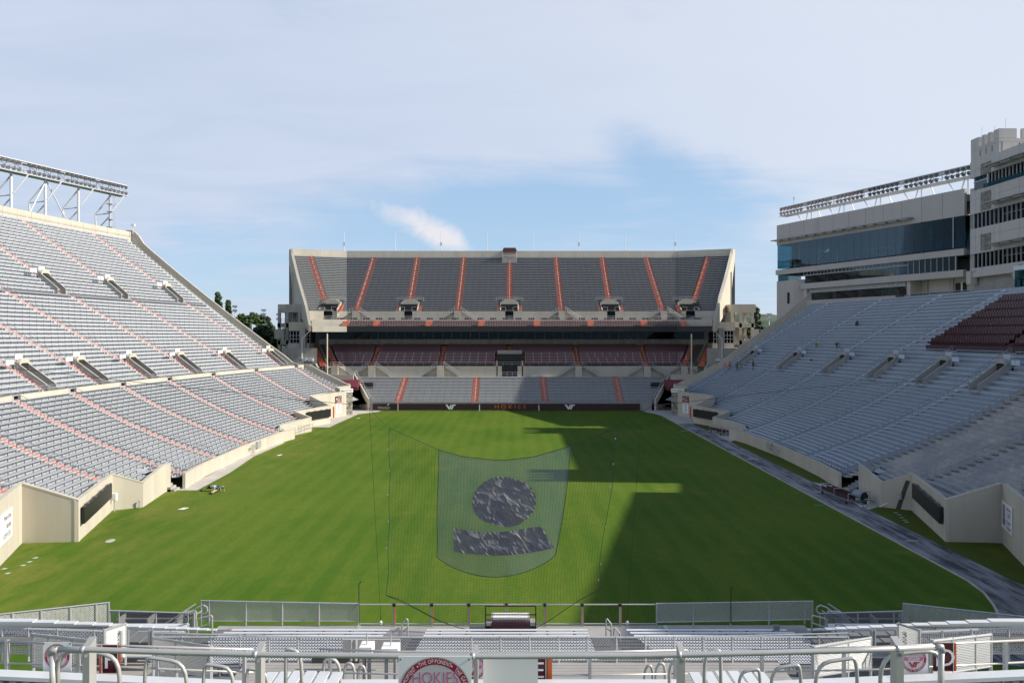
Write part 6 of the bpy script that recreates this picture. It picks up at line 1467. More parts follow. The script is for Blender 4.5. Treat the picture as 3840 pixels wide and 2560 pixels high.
# sponsor boards on the two nearest walls
for s, side in ((-1, 'left'), (1, 'right')):
    a, b, rt, n = wall_frame(s, (-33.6, 50.6), (-36.5, 58.4))
    if s < 0:
        # the wall crosses the edge of the frame; the board ends at column 42
        lo, hi = 0.0, 1.0
        for _ in range(40):
            f = (lo+hi)/2; p = a+(b-a)*f
            if p.x/p.y*FPX+HU < 42: lo = f
            else: hi = f
        e = a+(b-a)*f; d = (a-b).normalized(); c = e+d*1.9+n*0.05
        t = thing('sponsor_sign', 'white board with dark blue lettering on the nearest left wall', 'sign', tuple(c)); m = MB(); m.obox(c+Vector((0, 0, 2.35)), d*1.9, n*0.02, (0, 0, 1.02)); m.build('board', WHITE, t)
        ri = -d
        for txt, z, sz, off in (('Medical School', 2.95, 0.52, 0.62), ('Blacksburg', 2.35, 0.50, 0.92), ('VCOM.VT.EDU', 1.72, 0.50, 0.42)):
            m = MB(); put_text(m, txt, c+n*0.02+ri*off+Vector((0, 0, z)), ri, Up, sz, 0.62); m.build('lettering', SIGNB, t)
    else:
        lo, hi = 0.0, 1.0
        for _ in range(40):
            f = (lo+hi)/2; p = a+(b-a)*f
            if p.x/p.y*FPX+HU > 3760: lo = f
            else: hi = f
        e = a+(b-a)*f; d = (a-b).normalized(); c = e+d*1.55+n*0.05
        t = thing('sponsor_sign', 'white board with a purple emblem on the nearest right wall', 'sign', tuple(c)); m = MB(); m.obox(c+Vector((0, 0, 2.3)), d*1.55, n*0.02, (0, 0, 1.0)); m.build('board', WHITE, t)
        ri = d
        for txt, z, sz in (('Celebrating', 2.95, 0.34), ('3,100', 2.5, 0.52), ('Physician', 2.0, 0.38), ('Graduates', 1.6, 0.38)):
            m = MB(); put_text(m, txt, c+n*0.02+ri*0.55+Vector((0, 0, z)), ri, Up, sz, 0.8); m.build('lettering', SIGNB, t)
        m = MB(); o = c+n*0.03+ri*-0.8
        PUR = mat('purple_print', (0.16, 0.04, 0.22), 0.4, var=0)
        ring = lambda r0, r1: m.use(PUR).add([o+ri*(r*cos(k*pi/12)*0.42)+Vector((0, 0, 2.45+r*sin(k*pi/12)*0.62)) for r in (r0, r1) for k in range(24)], [(k, (k+1) % 24, 24+(k+1) % 24, 24+k) for k in range(24)])
        ring(0.85, 1.0); m.use(PUR).add([o+ri*x+Vector((0, 0, z)) for x, z in ((-.3, 3.05), (-.18, 3.05), (0, 2.3), (.18, 3.05), (.3, 3.05), (.06, 1.95), (-.06, 1.95))], [tuple(range(7))]); m.use(SIGNB).add([o+ri*x+Vector((0, 0, z)) for x, z in ((-.4, 1.62), (.4, 1.62), (.4, 1.95), (-.4, 1.95))], [(0, 1, 2, 3)])
        m.build('emblem', None, t); m = MB(); put_text(m, 'VCOM', o+n*0.006+Vector((0, 0, 1.78)), ri, Up, 0.3, 0.8); m.build('lettering', WHITE, t)
# section letters and round signs on the near stand
def letter_sign(ch, u0, u1, v0, v1, D, stripe, label, lu=None):
    p, q = U(u0, v1, D), U(u1, v0, D); t = thing('section_sign', label, 'sign', tuple(p)); w_ = q.x-p.x
    m = MB(); m.use(SIGNM).box((p.x, D, p.z), (q.x, D+0.02, q.z)); m.build('board', None, t)
    for k, (f0, f1, mm) in enumerate(stripe): m = MB(); m.box((p.x+w_*f0, D-0.006, p.z), (p.x+w_*f1, D+0.0, q.z)); m.build('stripe', mm, t)
    m = MB(); cx_ = p.x+w_*0.5 if lu is None else X_(lu, D); put_text(m, ch, (cx_, D-0.004, (p.z+q.z)/2-0.02), R_, Up, (q.z-p.z)*0.92, 1.15); m.build('letter', WHITE, t)
letter_sign('F', 372, 452, 2418, 2522, 12.6, ((0, 0.09, SIGNO), (0.11, 0.135, WHITE), (0.86, 0.885, WHITE), (0.91, 1.0, SIGNO)), 'maroon section sign with white letter F behind the left rail')
letter_sign('E', 1985, 2070, 2462, 2555, 12.6, ((0.72, 0.745, WHITE), (0.80, 1.0, SIGNO)), 'maroon section sign with white letter E beside the plain white board', 2018)
letter_sign('D', 3500, 3586, 2410, 2514, 12.6, ((0.86, 0.885, WHITE), (0.91, 1.0, SIGNO)), 'maroon section sign with white letter D behind the right end of the rail', 3543)
wb = thing('plain_board', 'plain white board hanging below the middle of the guard rail', 'board', tuple(U(1815, 2560, 4.75))); m = MB(); p, q = U(1812, 2640, 4.75), U(2017, 2464, 4.75); m.box((p.x, 4.75, p.z), (q.x, 4.76, q.z)); m.build('sheet', WHITE, wb)
def round_sign(u, v, rpx, D, hw, label, vtop=None):
    t = thing('round_sign', label, 'sign', tuple(U(u, v, D))); c = U(u, v, D); k = D/FPX; R0 = rpx*k
    m = MB(); m.box((c.x-hw*k, D, c.z-(hw*1.08)*k), (c.x+hw*k, D+0.006, c.z+hw*1.0*k)); m.build('board', WHITE, t)
    def disc(r, lift, mm, nm, r0=0.0):
        m = MB(); n = 48
        if r0 == 0: m.add([(c.x+r*cos(2*pi*i/n), D-lift, c.z+r*sin(2*pi*i/n)) for i in range(n)], [tuple(range(n))])
        else: m.add([(c.x+r_*cos(2*pi*i/n), D-lift, c.z+r_*sin(2*pi*i/n)) for r_ in (r0, r) for i in range(n)], [(i, (i+1) % n, n+(i+1) % n, n+i) for i in range(n)])
        m.build(nm, mm, t)
    disc(R0*1.02, 0.001, SIGNG, 'backing'); disc(R0*0.985, 0.002, SIGNR, 'ring', R0*0.80); disc(R0*0.79, 0.0022, SIGNG, 'centre')
    m = MB()
    def arc_text(txt, a0, rr, size, flip=False):
        wds = {'I': 0.34, ' ': 0.32, 'M': 0.82, 'W': 0.9, 'T': 0.56, 'E': 0.58}; tot = sum(wds.get(x, 0.66) for x in txt)*size*0.80; a = a0+(tot/2/rr)*(1 if not flip else -1)
        for x in txt:
            wq = wds.get(x, 0.66)*size*0.80; a -= (wq/2/rr)*(1 if not flip else -1)
            if x != ' ':
                rad = Vector((cos(a), 0, sin(a))); up = rad if not flip else -rad; rt = Vector((up.z, 0, -up.x)); put_text(m, x, c+rad*rr+Vector((0, -0.004, 0)), rt, up, size, 0.72, 0.0)
            a -= (wq/2/rr)*(1 if not flip else -1)
    rr = R0*0.892; sz = R0*0.165
    arc_text('THE OPPONENT', pi/2, rr, sz); arc_text('THE MOMENT', pi/2+1.13, rr, sz); arc_text('THE GAME', pi/2-1.06, rr, sz)
    arc_text('THEMSELVES', 1.5*pi-0.62, rr, sz, True); arc_text('THE COMPETITION', 1.5*pi+0.62, rr, sz, True); m.build('lettering', WHITE, t)
    m = MB()
    for a in (pi/2+0.58, pi/2-0.56, 1.5*pi): m.add([(c.x+rr*cos(a)+R0*.025*cos(q*pi/4), D-0.004, c.z+rr*sin(a)+R0*.025*sin(q*pi/4)) for q in range(8)], [tuple(range(8))])
    m.build('dot', WHITE, t)
    m = MB(); put_text(m, 'HOKIES', (c.x, D-0.003, c.z+R0*0.40), R_, Up, R0*0.50, 0.78, 0.0); put_text(m, 'RESPECT', (c.x, D-0.003, c.z+R0*0.02), R_, Up, R0*0.46, 0.82, 0.0)
    m.add([(c.x+R0*x, D-0.0025, c.z+R0*z) for x, z in ((-.74, .2), (-.45, .12), (-.45, -.14), (-.74, -.1))], [(0, 3, 2, 1)]); m.add([(c.x+R0*x, D-0.0025, c.z+R0*z) for x, z in ((.45, .12), (.74, .2), (.74, -.1), (.45, -.14))], [(0, 3, 2, 1)]); m.build('print', SIGNP, t)
    m = MB(); vt_logo(m, (c.x, D-0.001, c.z-R0*0.42), R_, Up, R0*0.42, 0.003); m.build('emblem', SIGNR, t)
    for sx in (-1, 1): m = MB(); m.tube([(c.x+sx*hw*0.94*k, D-0.004, c.z+hw*0.92*k), (c.x+sx*hw*0.94*k, D, c.z+hw*0.92*k)], 0.006*D/4.6, 8); m.build('screw', BRACK, t)
round_sign(1631, 2596, 133, 4.55, 137, 'large round crimson sign on white board fixed to the front guard rail')
round_sign(214, 2460, 47, 12.5, 53, 'small round crimson sign on white board behind the left end of the rail')
round_sign(3426, 2470, 48, 12.5, 54, 'small round crimson sign on white board behind the right end of the rail')
round_sign(1775, 2500, 46, 12.5, 50, 'small round crimson sign on white board half hidden behind the middle post')
# podium against the open railing
pd = thing('podium', 'maroon steel podium with a grey top against the open railing', 'podium', (X_(1915, 35.6), 35.6, 2)); D = 35.4
def pb(u0, u1, v0, v1, y0, y1, mm, nm): p, q = U(u0, v1, D), U(u1, v0, D); m = MB(); m.box((p.x, y0, p.z), (q.x, y1, q.z)); m.build(nm, mm, pd)
pb(1821, 2010, 2346, 2368, D, D+0.9, MAROOND, 'base'); pb(1842, 1986, 2338, 2366, D-0.02, D+0.9, MAROOND, 'front'); pb(1841, 1987, 2322, 2340, D+0.3, D+0.9, GALV, 'top'); pb(1848, 1980, 2321, 2329, D+0.25, D+0.85, WHITE, 'ledge')
for u in (1821, 2009): pb(u-2, u+2, 2272, 2368, D, D+0.05, MAROOND, 'frame_post')
for v in (2272, 2304): pb(1820, 2010, v-1.6, v+1.6, D, D+0.05, MAROOND, 'frame_rail')
pb(1988, 2008, 2335, 2351, D, D+0.6, CONCG, 'side_step'); pb(1823, 1843, 2337, 2352, D, D+0.6, CONCG, 'side_step')
nt_ = thing('notice', 'small pale notice board fixed to the post above the podium', 'sign', (X_(1895, 36.2), 36.2, 2.6)); p, q = U(1883, 2303, 36.2), U(1907, 2297, 36.2); m = MB(); m.box((p.x, 36.2, p.z), (q.x, 36.25, q.z)); m.build('board', WHITE, nt_)
bx = thing('box', 'small grey box left on the end of the right front bench', 'box', (X_(2910, 33), 33, 3.1)); m = MB(); p, q = U(2901, 2364, 33), U(2921, 2351, 33); m.box((p.x, 32.9, 3.1), (q.x, 33.1, 3.1+0.16)); m.build('body', CONCG, bx)
m = MB(); m.box((p.x-0.01, 32.88, 3.26), (q.x+0.01, 33.12, 3.285)); m.build('lid', BRACK, bx)
# thin poles with a bent tip at the ends of the chain-link fences
for u, v, l, bent in ((1346, 2178, 'thin black pole with a bent tip at the left fence end', 1), (2741, 2200, 'thin black pole on the right chain-link fence', 0)):
    t = thing('thin_pole', l, 'pole', (X_(u, 36.2), 36.2, 2)); m = MB(); P_ = [U(u, 2336, 36.2), U(u, v+10, 36.2)]+([U(u+4, v+5, 36.2), U(u+9, v, 36.2)] if bent else [U(u+3, v, 36.2)]); m.tube(P_, 0.022, 5); m.build('shaft', RUB, t)
# ------------------------------------------------------------------ kicking net hung between the stands
NET = thing('kicking_net', 'black kicking net with a translucent screen hanging over the near end of the field', 'net', (0, 36, 2)); ND = 35.0
def cat_top(u):
    P_ = [(1440, 1588), (1457, 1602), (1645, 1686), (1740, 1712), (1860, 1724), (1900, 1724), (2000, 1712), (2140, 1672), (2260, 1624), (2345, 1575)]
    for (u0, v0), (u1, v1) in zip(P_, P_[1:]):
        if u0 <= u <= u1: return v0+(v1-v0)*(u-u0)/(u1-u0)
    return 1588
def cat_bot(u):
    P_ = [(1447, 2230), (1500, 2247), (1560, 2278), (1640, 2322), (1720, 2352), (1800, 2366), (1880, 2370), (2000, 2358), (2060, 2325), (2110, 2290), (2170, 2250), (2255, 2205)]
    for (u0, v0), (u1, v1) in zip(P_, P_[1:]):
        if u0 <= u <= u1: return v0+(v1-v0)*(u-u0)/(u1-u0)
    return 2230
edgeL = [(1460, 1604), (1458, 1680), (1464, 1760), (1458, 1850), (1461, 1950), (1454, 2050), (1458, 2140), (1447, 2230)]
edgeR = [(2325, 1585), (2312, 1640), (2304, 1735), (2292, 1820), (2275, 1970), (2258, 2110), (2248, 2170), (2255, 2205)]
def along(E, f):
    k = min(len(E)-2, int(f*(len(E)-1))); g = f*(len(E)-1)-k; return (E[k][0]+(E[k+1][0]-E[k][0])*g, E[k][1]+(E[k+1][1]-E[k][1])*g)
def netpt(a, f):
    l, r = along(edgeL, f), along(edgeR, f); u = l[0]+(r[0]-l[0])*a; vt, vb = cat_top(max(1440, min(2345, 1460+(2325-1460)*a))), cat_bot(max(1447, min(2255, 1447+(2255-1447)*a)))
    return U(u, vt+(vb-vt)*f, ND+0.5*sin(pi*a)*sin(pi*min(1, f*1.1)))
m = MB()
def cord(pts, r): m.tube(pts, r, 3, caps=False)
NC, NR = 70, 60
for i in range(1, NC): cord([netpt(i/NC, k/14) for k in range(15)], 0.0032)
for j in range(1, NR): cord([netpt(k/24, j/NR) for k in range(25)], 0.0030)
m.build('netting', RUB, NET, kind='stuff')
m = MB(); m.tube([netpt(0, k/24) for k in range(25)], 0.012, 5); m.build('side_rope', RUB, NET); m = MB(); m.tube([netpt(1, k/24) for k in range(25)], 0.012, 5); m.build('side_rope', RUB, NET)
m = MB(); m.tube([netpt(k/40, 0) for k in range(41)], 0.013, 5); m.build('head_rope', RUB, NET); m = MB(); m.tube([netpt(k/40, 1) for k in range(41)], 0.016, 5); m.build('foot_rope', RUB, NET)
for E in (edgeL, edgeR):
    for u, v in E[1:-1]: m = MB(); p = U(u-4, v+4, ND-0.02); m.obox(p, (.018, 0, 0), (0, .018, 0), (0, 0, .03)); m.build('clip', GALV, NET)
# the screen: a sheet of fine mesh with a rope hem
SD = ND-0.1
tl, tr, bl_, br = (1645, 1686), (2140, 1672), (1637, 2088), (2083, 2080)
def scr(a, f):
    l = (1645+2*sin(f*9)-8*f, 1686+(2088-1686)*f); r = (2140-57*f**1.1+6*sin(f*3), 1672+(2080-1672)*f)
    top = cat_top(1645+495*a); bot = 2088-8*a+78*(1-(2*a-1)**2)**0.9
    u = l[0]+(r[0]-l[0])*a; return U(u, top+(bot-top)*f, SD-0.25*sin(pi*a)*f)
sc = MB(); nu, nv = 24, 20
sc.add([scr(i/nu, j/nv) for j in range(nv+1) for i in range(nu+1)], [(j*(nu+1)+i, (j+1)*(nu+1)+i, (j+1)*(nu+1)+i+1, j*(nu+1)+i+1) for j in range(nv) for i in range(nu)]); sc.build('screen', SCREEN, NET, smooth=True)
m = MB(); m.tube([scr(k/24, 0) for k in range(25)]+[scr(1, k/20) for k in range(1, 21)]+[scr(1-k/24, 1) for k in range(1, 25)]+[scr(0, 1-k/20) for k in range(1, 21)], 0.014, 5); m.build('hem_rope', RUB, NET)
# wrinkled dark vinyl sheets laced to the screen
def vinyl(name, ptf, nu, nv, amp, seed):
    from mathutils import noise as MN
    vs = []
    for j in range(nv+1):
        for i in range(nu+1):
            a, f = i/nu, j/nv; p = ptf(a, f); q = Vector((p.x*1.0+seed, p.z*1.0, seed))
            w1 = abs(MN.noise(Vector((q.x*2.2+q.y*1.2, q.y*1.9-q.x*0.7, seed))))*1.1+0.35*abs(MN.noise(Vector((q.x*5.5+q.y*3.4, q.y*3.0-q.x*1.9, seed*3))))
            w2 = MN.noise(Vector((q.x*11.0+q.y*8.5, q.y*6.0, seed*2))); w3 = MN.noise(Vector((q.x*1.1, q.y*1.3, seed)))
            edge = min(a, 1-a, f, 1-f)*8; w4 = sin(q.x*34+3*w3+q.y*18)*0.35*max(0, 1-edge)
            vs.append(p+Vector((0.3*amp*w2, -amp*(1.7*(0.5-w1)+0.22*w2+1.2*w3+0.6*w4), 0.25*amp*w3)))
    b = MB(); b.add(vs, [(j*(nu+1)+i, (j+1)*(nu+1)+i, (j+1)*(nu+1)+i+1, j*(nu+1)+i+1) for j in range(nv) for i in range(nu)]); return b.build(name, VINYL, NET, smooth=True)
def disc_pt(a, f):                                             # square to disc
    x, y = 2*a-1, 2*f-1; X = x*sqrt(1-y*y/2); Y = y*sqrt(1-x*x/2); return U(1890+120*X, 1880+94*Y+3*sin(5*X), SD-0.33)
vinyl('round_sheet', disc_pt, 120, 110, 0.05, 3.0)
def band_pt(a, f):
    rx = 2030+48*f if f > 0 else 2030; u = 1701+(rx-1701)*a; top = 1978+18*sin(pi*min(1, a*1.1))-4*a; bot = 2068+20*sin(pi*a)-14*a; return U(u, top+(bot-top)*f, SD-0.33)
vinyl('oblong_sheet', band_pt, 140, 60, 0.05, 8.0)
# cables: one wire from stand to stand, its tie-downs and weights
def cable(label, pts, r, D=None): t = thing('cable', label, 'cable', tuple(pts[0])); m = MB(); m.tube(pts, r, 4); m.build('wire', RUB, t); return t
cable('thin wire running from the net up over the left stand', [U(1440, 1588, ND), U(1420, 1568, ND), U(1385, 1530, ND), U(1300, 1514, ND), U(1100, 1497, ND), U(900, 1472, ND), U(640, 1447, ND), U(380, 1417, ND), U(-60, 1370, ND)], 0.011)
cable('thin wire running from the net up over the right stand', [U(2345, 1575, ND), U(2400, 1548, ND), U(2450, 1520, ND), U(2540, 1511, ND), U(2673, 1494, ND), U(3050, 1452, ND), U(3389, 1430, ND), U(3705, 1403, ND), U(3900, 1385, ND)], 0.011)
for u0, v0, u1, v1, l in ((1385, 1530, 1428, 2318, 'left'), (2402, 1590, 2352, 2318, 'right')):
    cable('vertical tie-down wire on the %s of the net with a white weight below' % l, [U(u0, v0, ND+0.6), U((u0+u1)/2, (v0+v1)/2, ND+0.9), U(u1, v1, ND+1.6)], 0.010)
    t = thing('weight', 'small white weight at the foot of the %s tie-down wire' % l, 'weight', tuple(U(u1, 2332, ND+1.7))); p = U(u1, 2332, ND+1.7); m = MB(); m.tube([p-Vector((0, 0, .08)), p+Vector((0, 0, .03)), p+Vector((0, 0, .09))], [0.085, 0.07, 0.02], 8); m.build('body', WHITE, t); m = MB(); m.tube([p+Vector((0, 0, .09)), U(u1, 2310, ND+1.7)], 0.02, 6); m.build('shackle', RUB, t)
cable('loose black rope from the net corner down to the podium', [netpt(0, 1), U(1560, 2282, ND-0.1), U(1650, 2330, ND-0.1), U(1740, 2358, ND), U(1822, 2364, ND)], 0.012)
# ------------------------------------------------------------------ trees, hills, lamp posts beyond the stands
LEAF = [mat('leaf_dark', (0.022, 0.045, 0.014), 0.7, var=0.4, scale=0.4), mat('leaf_mid', (0.045, 0.085, 0.022), 0.7, var=0.4, scale=0.4), mat('leaf_pale', (0.085, 0.125, 0.035), 0.7, var=0.3, scale=0.4)]
BARK = mat('bark', (0.12, 0.09, 0.065), 0.9, var=0.3, scale=3)
def tree(label, u, vt, D, wpx, vb, shape, tone, seed, name='tree'):
    r = random.Random(seed); zt = Z_(vt, D); zb_ = Z_(vb, D); x = X_(u, D); R0 = wpx/FPX*D/2; H = zt-zb_
    t = thing(name, label, 'tree', (x, D, 0), None)
    m = MB(); m.tube([(x, D, 0), (x+0.1, D, zb_*0.6), (x, D, zb_+H*0.5), (x, D, zt-H*0.1)], [0.5, 0.4, 0.25, 0.06], 7)
    for k in range(7):
        a = r.uniform(0, 2*pi); z0 = zb_+H*(0.05+0.09*k); l = R0*0.7*(1-k/9); m.tube([(x, D, z0), (x+cos(a)*l, D+sin(a)*l, z0+l*0.6)], [0.14, 0.04], 5)
    m.build('trunk', BARK, t)
    lf = MB(); clumps = []
    for k in range(110):
        f = r.random(); rr = R0*(shape(f))*sqrt(r.uniform(0.1, 1.0)); a = r.uniform(0, 2*pi); clumps.append((x+cos(a)*rr, D+sin(a)*rr, zb_+H*f, R0*r.uniform(0.12, 0.26)))
    for cx_, cy, cz, cr_ in clumps:
        lf.use(LEAF[min(2, max(0, tone+r.choice((-1, 0, 0, 1))))])
        for _ in range(38):
            d = Vector((r.gauss(0, 1), r.gauss(0, 1), r.gauss(0, 0.8))).normalized()*cr_*r.uniform(0.5, 1.1); p = Vector((cx_, cy, cz))+d
            n = (d.normalized()+Vector((r.uniform(-.6, .6), r.uniform(-.6, .6), r.uniform(0, .8)))).normalized(); a = n.cross(Vector((0.3, 0.5, 0.9))).normalized(); b = n.cross(a); s = r.uniform(0.22, 0.5)
            lf.add([p-a*s, p+b*s*0.7, p+a*s, p-b*s*0.7], [(0, 1, 2, 3)])
    lf.build('crown', None, t); return t
rnd = lambda f: (1-(2*f-1)**2)**0.5*0.95+0.1
cone = lambda f: max(0.08, (1-f)**0.75*(0.55+1.6*min(f, 0.28)))
tree('pointed dark tree rising alone above the sunlit stand end wall', 818, 1098, 215, 72, 1290, cone, 1, 1)
tree('smaller tree just right of the pointed tree above the end wall', 856, 1128, 218, 52, 1280, cone, 1, 2)
tree('pale green low tree left of the dark trees behind the sunlit stand', 905, 1182, 225, 70, 1300, rnd, 2, 3)
tree('large dark tree with a pale top behind the sunlit stand', 942, 1178, 222, 92, 1340, rnd, 1, 4)
tree('round-topped dark tree nearest the shaded stair tower', 990, 1184, 230, 74, 1340, rnd, 0, 5)
tree('broad dark tree low behind the sunlit stand end wall', 985, 1225, 205, 100, 1370, rnd, 0, 6)
tree('bright yellow-green tree low beside the shaded stair tower', 1040, 1255, 210, 66, 1360, rnd, 2, 7)
tree('pale green tree glimpsed through the shaded stair tower', 1075, 1235, 240, 80, 1340, rnd, 2, 12)
tree('dark leafy tree between the sunlit stair tower and the press building', 2834, 1158, 208, 98, 1330, cone, 0, 8)
tree('low bushy tree at the foot of the sunlit stair tower', 2790, 1236, 205, 60, 1330, rnd, 0, 9)
tree('small green tree at the corner below the press building', 2872, 1246, 212, 60, 1330, rnd, 1, 10)
def hills(name, D, pts, seed, m_):
    r = random.Random(seed); b = MB(); rows = []
    from mathutils import noise as MN
    n = 90; u0, u1 = pts[0][0], pts[-1][0]
    for j in range(7):
        row = []
        for i in range(n+1):
            u = u0+(u1-u0)*i/n; k = next(q for q in range(len(pts)-1) if pts[q][0] <= u <= pts[q+1][0]+1e-6); (a, va), (c, vc) = pts[k], pts[k+1]; v = va+(vc-va)*(u-a)/(c-a)
            Y = D+j*D*0.06; z = Z_(v, D)*(sin(min(1, j/4.0)*pi/2) if j < 5 else 1.0-(j-4)*0.3); z += (MN.noise(Vector((u*0.09, j*1.7, seed)))*0.5+MN.noise(Vector((u*0.35, j*3.0, seed)))*0.35)*D*0.0055*min(1, j/2)
            row.append(((u-HU)/FPX*D, Y, max(z, -0.5) if j else -0.5))
        rows.append(row)
    for A_, B_ in zip(rows, rows[1:]): b.strip(A_, B_)
    o = b.build(name, m_, smooth=True); o['kind'] = 'structure'
HILL = mat('wooded_slope', (0.03, 0.055, 0.03), 0.9, scale=0.06, col2=(0.075, 0.105, 0.06), k2=0.5, bump=0.6)
hills('hills', 700, [(-700, 1262), (0, 1240), (700, 1235), (1000, 1222), (1060, 1230), (1400, 1240), (2500, 1235), (2740, 1185), (2790, 1168), (2850, 1176), (2900, 1163), (2990, 1150), (3300, 1180), (4600, 1240)], 3, HILL)
wh = thing('white_building', 'white flat-roofed building glimpsed beyond the sunlit stair tower', 'building', (X_(2790, 300), 300, 0))
m = MB(); p, q = U(2752, 1262, 300), U(2802, 1213, 300); m.box((p.x, 300, 0), (q.x, 320, q.z)); m.build('wall', WHITE, wh)
m = MB(); m.box((p.x-0.3, 299.7, q.z), (q.x+0.3, 320.3, q.z+0.5)); m.build('roof', STEELW, wh)
for u, vt, vb, D, l in ((882, 1150, 1250, 260, 'floodlight mast above the end wall of the sunlit stand'), (990, 1164, 1260, 270, 'floodlight mast above the dark trees behind the sunlit stand'), (1047, 1180, 1300, 240, 'thin floodlight mast beside the shaded stair tower'), (2884, 1180, 1270, 250, 'floodlight mast on the hillside left of the press building')):
    t = thing('floodlight_mast', l, 'lamp post', (X_(u, D), D, 0)); x = X_(u, D); zt_ = Z_(vt, D); k = D/FPX
    m = MB(); m.tube([(x, D, 0), (x, D, zt_)], [0.3, 0.16], 6); m.build('pole', STEELW, t)
    for dz in (0, 1.4): m = MB(); m.box((x-9*k, D-0.1, zt_-dz-0.1), (x+9*k, D+0.1, zt_-dz+0.1)); m.build('crossarm', STEELW, t)
    for q in range(5):
        for dz in (0, 1.4): m = MB(); xx = x+(-8+q*4)*k; m.box((xx-1.2*k, D-0.4, zt_-dz-0.25), (xx+1.2*k, D, zt_-dz+0.5)); m.build('lamp', GALV, t)
# ------------------------------------------------------------------ people
SKIN = mat('skin', (0.55, 0.33, 0.24), 0.55, var=0); SKIND = mat('tanned_skin', (0.28, 0.15, 0.10), 0.55, var=0); HAIR = mat('dark_hair', (0.03, 0.022, 0.018), 0.6, var=0)
BASE = {'pel': (0, 0, .95), 'sp': (0, 0, 1.18), 'ch': (0, 0, 1.38), 'nk': (0, .01, 1.53), 'hd': (0, .03, 1.66), 'ht': (0, .03, 1.75)}
def skinned(name, verts, edges, rad, m_, parent, root=0):
    me = bpy.data.meshes.new(name); me.from_pydata([tuple(v) for v in verts], edges, []); me.materials.append(m_)
    o = link(name, me, parent); md = o.modifiers.new('skin', 'SKIN'); md.use_smooth_shade = True
    for i, r in enumerate(rad): d = me.skin_vertices[0].data[i]; d.radius = (r, r) if not isinstance(r, tuple) else r; d.use_root = (i == root)
    s = o.modifiers.new('sub', 'SUBSURF'); s.levels = 1; s.render_levels = 1; return o
def person(label, loc, rz, J, top, legs, skin=None, hair=None, long_sleeve=False, long_leg=True, shoe=None, group=None, hat=None, scale=1.0):
    """J: joints in the body's own frame (x right, y ahead, z up)"""
    skin = skin or SKIN; t = thing('person', label, 'person', tuple(loc), group)
    c, s = cos(rz), sin(rz); T_ = lambda p: Vector((p[0]*c-p[1]*s, p[0]*s+p[1]*c, p[2]))*scale
    K = ['pel', 'sp', 'ch', 'nk', 'hd', 'ht', 'shL', 'elL', 'haL', 'shR', 'elR', 'haR', 'hpL', 'knL', 'anL', 'toL', 'hpR', 'knR', 'anR', 'toR']
    P = {k: T_(J[k]) for k in K}; ix = {k: i for i, k in enumerate(K)}
    E = [('pel', 'sp'), ('sp', 'ch'), ('ch', 'nk'), ('nk', 'hd'), ('hd', 'ht'), ('ch', 'shL'), ('shL', 'elL'), ('elL', 'haL'), ('ch', 'shR'), ('shR', 'elR'), ('elR', 'haR'), ('pel', 'hpL'), ('hpL', 'knL'), ('knL', 'anL'), ('anL', 'toL'), ('pel', 'hpR'), ('hpR', 'knR'), ('knR', 'anR'), ('anR', 'toR')]
    Rd = {'pel': .135, 'sp': .125, 'ch': .145, 'nk': .06, 'hd': .098, 'ht': .07, 'sh': .07, 'el': .045, 'ha': .030, 'hp': .095, 'kn': .062, 'an': .042, 'to': .035}
    rad = [Rd.get(k, Rd.get(k[:2]))*scale for k in K]
    skinned('body', [P[k] for k in K], [(ix[a], ix[b]) for a, b in E], rad, skin, t)
    def garment(nm, ks, es, grow, m_):
        i2 = {k: i for i, k in enumerate(ks)}; skinned(nm, [PP[k] for k in ks], [(i2[a], i2[b]) for a, b in es], [(Rd.get(k.strip('*'), Rd.get(k[:2]))+grow)*scale for k in ks], m_, t)
    PP = dict(P)
    for sd_ in 'LR':
        if not long_sleeve: PP['el'+sd_] = P['sh'+sd_].lerp(P['el'+sd_], 0.75)
        if not long_leg: PP['kn'+sd_] = P['hp'+sd_].lerp(P['kn'+sd_], 0.8)
    PP['nk'] = P['ch'].lerp(P['nk'], 0.6); PP['ha_'] = P['pel']
    ks = ['pel', 'sp', 'ch', 'shL', 'elL', 'shR', 'elR']; es = [('pel', 'sp'), ('sp', 'ch'), ('ch', 'shL'), ('shL', 'elL'), ('ch', 'shR'), ('shR', 'elR')]
    if long_sleeve:
        for sd_ in 'LR': PP['ha'+sd_] = P['el'+sd_].lerp(P['ha'+sd_], 0.85)
        ks += ['haL', 'haR']; es += [('elL', 'haL'), ('elR', 'haR')]
    garment('shirt', ks, es, 0.022, top)
    ks = ['pel', 'hpL', 'knL', 'hpR', 'knR']; es = [('pel', 'hpL'), ('hpL', 'knL'), ('pel', 'hpR'), ('hpR', 'knR')]
    if long_leg: ks += ['anL', 'anR']; es += [('knL', 'anL'), ('knR', 'anR')]
    garment('trousers', ks, es, 0.018, legs)
    def ball(nm, cpt, rr, m_, flat=1.0):
        m = MB(); n = 8; rings = []
        o = Vector(t['_o'])
        for j in range(5): ph = -pi/2+pi*(j+0.5)/5; rings.append([cpt+o+Vector((cos(ph)*cos(2*pi*k/n)*rr, cos(ph)*sin(2*pi*k/n)*rr, sin(ph)*rr*flat)) for k in range(n)])
        m.sweep(rings); return m.build(nm, m_, t, smooth=True)
    up = (P['ht']-P['hd']).normalized(); ball('hair' if not hat else 'hat', P['hd']+up*0.045*scale-T_((0, 0.02, 0)), 0.108*scale, hat or hair or HAIR)
    o = Vector(t['_o'])
    f = T_((0, 1, 0)).normalized() if 'face' not in J else T_(J['face']).normalized(); rt = f.cross(up).normalized()
    m = MB(); hc = P['hd']+o
